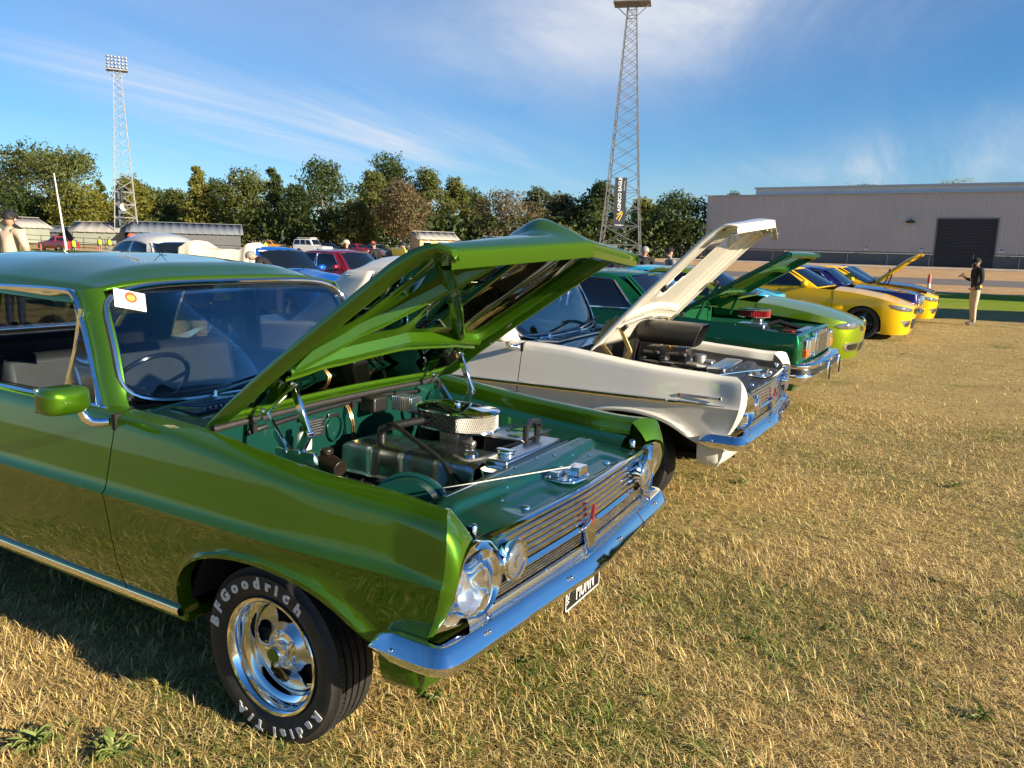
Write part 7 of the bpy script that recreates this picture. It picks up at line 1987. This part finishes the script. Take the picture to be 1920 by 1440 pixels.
# ------------------------------------------------------------------ people
skin_m = mat('skin', (.46, .27, .19), .5, var=.06, vscale=12)
def person(label, loc, rz, J=None, cols=None, scale=1.0, cap=None, hair=None, beard=None, sleeve='long', legs=True, look=0.0, vest=None, glasses=False, group=None, fingers=True):
    root = thing('person', label, 'person', loc, rz, group)
    # facing +X; joints in metres for a 1.76 m figure
    j = dict(pel=(0, 0, .96), sp=(0, 0, 1.10), ch=(.01, 0, 1.30), nb=(0, 0, 1.455), nk=(.015, 0, 1.52), hd=(.03, 0, 1.615), ht=(.02, 0, 1.705),
             ls=(0, .185, 1.41), le=(-.02, .235, 1.13), lw=(.05, .24, .89), lh=(.07, .235, .82), rs=(0, -.185, 1.41), re=(-.02, -.235, 1.13), rw=(.05, -.24, .89), rh=(.07, -.235, .82),
             lhip=(0, .095, .92), lk=(.02, .105, .50), la=(-.01, .11, .085), lt=(.15, .125, .03), rhip=(0, -.095, .92), rk=(.02, -.105, .50), ra=(-.01, -.11, .085), rt=(.15, -.125, .03))
    if J: j.update(J)
    rad = dict(pel=(.155, .125), sp=(.145, .115), ch=(.165, .12), nb=(.10, .085), nk=(.056, .056), hd=(.082, .096), ht=(.062, .07), ls=(.075, .075), le=(.05, .05), lw=(.034, .034), lh=(.036, .026), rs=(.075, .075), re=(.05, .05), rw=(.034, .034), rh=(.036, .026), lhip=(.098, .098), lk=(.064, .064), la=(.045, .045), lt=(.042, .032), rhip=(.098, .098), rk=(.064, .064), ra=(.045, .045), rt=(.042, .032))
    E = [('pel', 'sp'), ('sp', 'ch'), ('ch', 'nb'), ('nb', 'nk'), ('nk', 'hd'), ('hd', 'ht'), ('nb', 'ls'), ('ls', 'le'), ('le', 'lw'), ('lw', 'lh'), ('nb', 'rs'), ('rs', 're'), ('re', 'rw'), ('rw', 'rh'), ('pel', 'lhip'), ('lhip', 'lk'), ('lk', 'la'), ('la', 'lt'), ('pel', 'rhip'), ('rhip', 'rk'), ('rk', 'ra'), ('ra', 'rt')]
    names = list(j); P = {k: Vector(v) * scale for k, v in j.items()}
    extra = []
    if fingers:
        for s, w, h in (('l', 'lw', 'lh'), ('r', 'rw', 'rh')):
            d = (P[h] - P[w]).normalized(); sd = d.cross(Vector((1, 0, 0))); sd = sd.normalized() if sd.length > .1 else Vector((0, 1, 0))
            fw = d.cross(sd).normalized()
            for k in range(5):
                o = (-.030, -.012, .006, .022, .04)[k]; L = (.062, .075, .08, .07, .05)[k]
                if k == 4: a = P[w].lerp(P[h], .4) + fw * .03; m = a + d * .03 + fw * .025; e = m + d * .03
                else: a = P[h] + fw * o; m = a + d * L * .55; e = m + d * L * .4 + sd * .02
                nm = f'{s}f{k}'; P[nm + 'm'] = m; P[nm + 'e'] = e; names += [nm + 'm', nm + 'e']; rad[nm + 'm'] = (.0095, .0095); rad[nm + 'e'] = (.008, .008); E += [(h if k < 4 else h, nm + 'm'), (nm + 'm', nm + 'e')]
    me = bpy.data.meshes.new('body'); idx = {n: i for i, n in enumerate(names)}
    me.from_pydata([P[n] for n in names], [(idx[a], idx[b_]) for a, b_ in E], [])
    o = bpy.data.objects.new('body', me); COL.objects.link(o)
    md = o.modifiers.new('skin', 'SKIN'); md.use_smooth_shade = True; md.branch_smoothing = .6
    if not me.skin_vertices: me.skin_vertices.new() if hasattr(me.skin_vertices, 'new') else None
    sv = me.skin_vertices[0].data
    for n in names:
        sv[idx[n]].radius = (rad[n][0] * scale, rad[n][1] * scale); sv[idx[n]].use_root = (n == 'pel')
    m2 = o.modifiers.new('sub', 'SUBSURF'); m2.levels = m2.render_levels = 2 if fingers else 1
    dg = bpy.context.evaluated_depsgraph_get(); nm_ = bpy.data.meshes.new_from_object(o.evaluated_get(dg))
    bpy.data.objects.remove(o); bpy.data.meshes.remove(me)
    cols = cols or {}
    mats = [skin_m, cols.get('top'), cols.get('legs'), cols.get('shoes', blackplastic)]
    nm_.materials.clear()
    for m in mats: nm_.materials.append(m)
    segs = [(a, b_) for a, b_ in E]
    A = np.array([P[a] for a, _ in segs]); B = np.array([P[b_] for _, b_ in segs])
    kinds = []
    for a, b_ in segs:
        k = {'pel-sp': 1, 'sp-ch': 1, 'ch-nb': 1, 'nb-nk': 0, 'nk-hd': 0, 'hd-ht': 0}.get(a + '-' + b_)
        if k is None:
            if b_ in ('ls', 'rs') or b_ in ('le', 're'): k = 1
            elif b_ in ('lw', 'rw'): k = 1 if sleeve == 'long' else 0
            elif b_ in ('lhip', 'rhip', 'lk', 'rk', 'la', 'ra'): k = 2
            elif b_ in ('lt', 'rt'): k = 3
            else: k = 0
        kinds.append(k)
    hemz = (P['pel'].z + .0 * scale)
    for f in nm_.polygons:
        c = np.array(f.center); d = B - A; L2 = (d * d).sum(1); t = np.clip(((c - A) * d).sum(1) / L2, 0, 1)
        q = A + d * t[:, None]; i = int(np.argmin(((c - q) ** 2).sum(1))); k = kinds[i]
        if segs[i][1] in ('lhip', 'rhip', 'lk', 'rk') and c[2] > P['lhip'].z - .02 and k == 2: k = 1
        if k == 0 and segs[i][1] == 'nk' and t[i] < .45: k = 1
        if sleeve == 'short' and segs[i][1] in ('le', 're') and t[i] > .75: k = 0
        f.material_index = k
    nm_.shade_smooth()
    body = bpy.data.objects.new('body', nm_); COL.objects.link(body); body.parent = root
    # face
    H = P['hd']; up = (P['ht'] - P['nk']).normalized(); fw = Vector((math.cos(look), math.sin(look), 0)); fw = (fw - up * fw.dot(up)).normalized(); sd = up.cross(fw)
    rot = Matrix((fw, sd, up)).transposed(); s = scale
    b = MB(); b.ell(H + fw * .095 * s - up * .012 * s, (.016 * s, .012 * s, .022 * s), 10, 8, rot); b.build('nose', skin_m, body)
    for e in (-1, 1):
        b = MB(); b.ell(H + fw * .080 * s + sd * e * .034 * s + up * .012 * s, (.010 * s, .012 * s, .008 * s), 10, 8, rot); b.build('eye', blackgloss, body)
        b = MB(); b.ell(H + sd * e * .090 * s - up * .005 * s, (.020 * s, .010 * s, .032 * s), 10, 8, rot); b.build('ear', skin_m, body)
    b = MB(); b.ell(H + fw * .082 * s - up * .052 * s, (.010 * s, .024 * s, .006 * s), 10, 6, rot); b.build('mouth', mat('lips', (.30, .12, .10), .5), body)
    if hair:
        b = MB(); G = []
        for i in range(9):
            t = math.pi * .58 * i / 8; row = []
            for k in range(24):
                a = 2 * math.pi * k / 24; ca = math.cos(a)
                tt = t * (1.0 if ca < .2 else 1 - .42 * min(1, (ca - .2) / .5))
                row.append(tuple(H + up * .022 * s + rot @ Vector((.107 * s * math.sin(tt) * ca - .008 * s, .100 * s * math.sin(tt) * math.sin(a), .108 * s * math.cos(tt)))))
            G.append(row)
        b.grid(G, closev=True); b.build('hair', hair, body)
    if beard:
        b = MB(); b.ell(H + fw * .045 * s - up * .062 * s, (.052 * s, .066 * s, .046 * s), 14, 10, rot); b.build('beard', beard, body)
    if cap:
        b = MB(); G = []
        for i in range(8):
            t = math.pi * .5 * i / 7
            G.append([tuple(H + up * .030 * s + rot @ Vector((.112 * s * math.sin(t) * math.cos(a), .104 * s * math.sin(t) * math.sin(a), .100 * s * math.cos(t)))) for a in np.linspace(0, 2 * math.pi, 25)[:-1]])
        b.grid(G, closev=True); cp = b.build('cap', cap, body, solid=.006)
        b = MB(); b.grid([[tuple(H + up * (.034 - .018 * r) * s + rot @ Vector(((.100 + .085 * r) * s * math.cos(a), (.098 + .0 * r) * s * math.sin(a), 0))) for a in np.linspace(-.95, .95, 13)] for r in (0, .5, 1)]); b.build('peak', cap, cp, solid=.006)
    if vest:
        b = MB()
        G = []
        for z, w, d in ((.98, .20, .165), (1.10, .195, .155), (1.28, .205, .16), (1.40, .19, .14), (1.47, .12, .10)):
            c0 = P['pel'].lerp(P['nb'], (z - .96) / .50)
            G.append([tuple(c0 + Vector((d * s * math.cos(a), w * s * math.sin(a), 0))) for a in np.linspace(0, 2 * math.pi, 29)[:-1]])
        b.grid(G, closev=True); b.build('vest', vest, body, solid=.008)
    return root, P
hiviz = mat('hi_vis_yellow', (.62, .72, .02), .55)
def cloth(n, c): return mat(n, c, .85, var=.12, vscale=10, bump=.25, bscale=18)
blk = cloth('black_cloth', (.010, .010, .012)); khaki = cloth('khaki_cloth', (.46, .38, .27)); sand = cloth('sand_shirt', (.50, .40, .28)); denim = cloth('dark_denim', (.03, .04, .07)); greycl = cloth('grey_cloth', (.2, .2, .2)); whitecl = cloth('white_cloth', (.62, .6, .56)); check = cloth('check_shirt', (.20, .22, .30))
darkhair = mat('dark_hair', (.012, .009, .007), .6); greyhair = mat('grey_hair', (.26, .25, .23), .6); blackcap = cloth('black_cap', (.010, .010, .011)); beigecap = cloth('beige_cap', (.50, .42, .33)); redcap = cloth('red_cap', (.5, .10, .06)); navycap = cloth('navy_cap', (.012, .016, .03))
# man with phone on the right
q = at(1836, 20.6)
man, MP = person('bearded man in black cap, black top and khaki trousers standing looking at his phone', (q.x, q.y, 0), YAW + R(176), J=dict(rs=(0, -.185, 1.41), re=(.0, -.235, 1.14), rw=(.20, -.17, 1.20), rh=(.27, -.14, 1.235), le=(-.02, .24, 1.13), lw=(.13, .20, .98), lh=(.19, .17, .95), hd=(.055, 0, 1.60), ht=(.065, 0, 1.69), nk=(.025, 0, 1.515), lk=(.03, .10, .50), lt=(.16, .12, .03), la=(0, .11, .085), rk=(-.01, -.10, .50), ra=(-.06, -.10, .085), rt=(.10, -.11, .03), pel=(.02, 0, .96), sp=(.03, 0, 1.10)), cols=dict(top=blk, legs=khaki, shoes=cloth('grey_shoes', (.20, .16, .14))), scale=1.03, cap=blackcap, hair=darkhair, beard=darkhair, look=0.0)
b = MB(); b.box((-.165, .0, 1.035), (.010, .20, .055)); b.v = [(x - .0, y, z) for x, y, z in b.v]; 
yl = mat('yellow_print', (.70, .66, .02), .6)
b2 = MB(); b2.grid([[(.03 - .160 * math.cos(a), .172 * math.sin(a), z) for a in np.linspace(-.2, 1.25, 10)] for z in (1.00, 1.06)]); pr = b2.build('yellow_print', yl, man, solid=.004)
ph = thing('mobile_phone', 'black mobile phone held out by the man in black', 'phone', (q.x, q.y, 0), YAW + R(176))
b = MB(); b.box((.345, -.135, 1.315), (.012, .078, .155), Matrix.Rotation(R(-52), 3, 'Y')); b.build('case', blackgloss, ph, bevel=.004)
# man in sand shirt at the far left, back to us
person('man in sand T-shirt and dark cap at the left edge, seen from behind', PLAT, YAW + R(78), cols=dict(top=sand, legs=denim), scale=1.0, cap=blackcap, hair=darkhair, sleeve='short', J=dict(le=(.02, .27, 1.14), lw=(.16, .26, .98), lh=(.22, .24, .96), re=(.02, -.27, 1.14), rw=(.16, -.26, .98), rh=(.22, -.24, .96), pel=(0, 0, .96)))
# person bending beside the blue utility
q = at(520, 15.6)
person('grey-haired person in black bending down beside the blue utility', (q.x, q.y, 0), YAW + R(186), cols=dict(top=blk, legs=denim), hair=greyhair, J=dict(sp=(.02, 0, 1.09), ch=(.22, 0, 1.26), nb=(.36, 0, 1.36), nk=(.42, 0, 1.385), hd=(.51, 0, 1.40), ht=(.58, 0, 1.46), ls=(.33, .18, 1.30), le=(.36, .22, 1.02), lw=(.50, .16, .92), lh=(.56, .14, .90), rs=(.33, -.18, 1.30), re=(.36, -.22, 1.02), rw=(.50, -.16, .92), rh=(.56, -.14, .90)), look=0)
PEOPLE = [
 (651, 24.5, 441, 'man in beige cap and black top behind the dark red car', R(200), dict(top=blk, legs=denim), dict(cap=beigecap, hair=greyhair), {}),
 (702, 26.5, 446, 'man with reddish cap left of the striped yellow bonnet', R(150), dict(top=blk, legs=denim), dict(cap=redcap, hair=darkhair), {}),
 (757, 25.5, 441, 'man in navy cap raising a hand right of the striped yellow bonnet', R(170), dict(top=check, legs=denim), dict(cap=navycap, hair=darkhair), dict(re=(.10, -.30, 1.30), rw=(.14, -.26, 1.55), rh=(.16, -.25, 1.62))),
 (1210, 19.5, 457, 'white-haired man in black top between the tower and the emerald car', R(100), dict(top=blk, legs=denim), dict(hair=greyhair), {}),
 (1258, 20.5, 464, 'man in dark cap right of the white-haired man', R(190), dict(top=greycl, legs=denim), dict(cap=blackcap, beard=greyhair), {}),
 (246, 21.5, 432, 'person in a reddish cap behind the pale grey sedan', R(120), dict(top=blk, legs=denim), dict(cap=redcap), {}),
]
for px, dep, py, lab, rz, cl, kw, J in PEOPLE:
    q = at(px, dep); sc_ = max(.92, min(1.06, (zat(px, py, dep)) / 1.745))
    person(lab, (q.x, q.y, 0), YAW + rz, cols=cl, J=J, scale=sc_, fingers=False, **kw)
VEST = [(138, 62, 'person in yellow vest with grey trousers left of the pale sedan', R(80)), (187, 78, 'left of two people in yellow vests at the oval fence', R(90)), (205, 78, 'right of two people in yellow vests at the oval fence', R(270)), (473, 86, 'leftmost of three people in yellow vests by the far shed', R(60)), (487, 87, 'middle one of three people in yellow vests by the far shed', R(100)), (498, 86, 'rightmost of three people in yellow vests by the far shed', R(300))]
for px, dep, lab, rz in VEST:
    q = at(px, dep); person(lab, (q.x, q.y, q.z), YAW + rz, cols=dict(top=cloth('vest_dark', (.05, .06, .08)), legs=greycl), hair=darkhair, vest=hiviz, fingers=False, group='people in yellow vests')
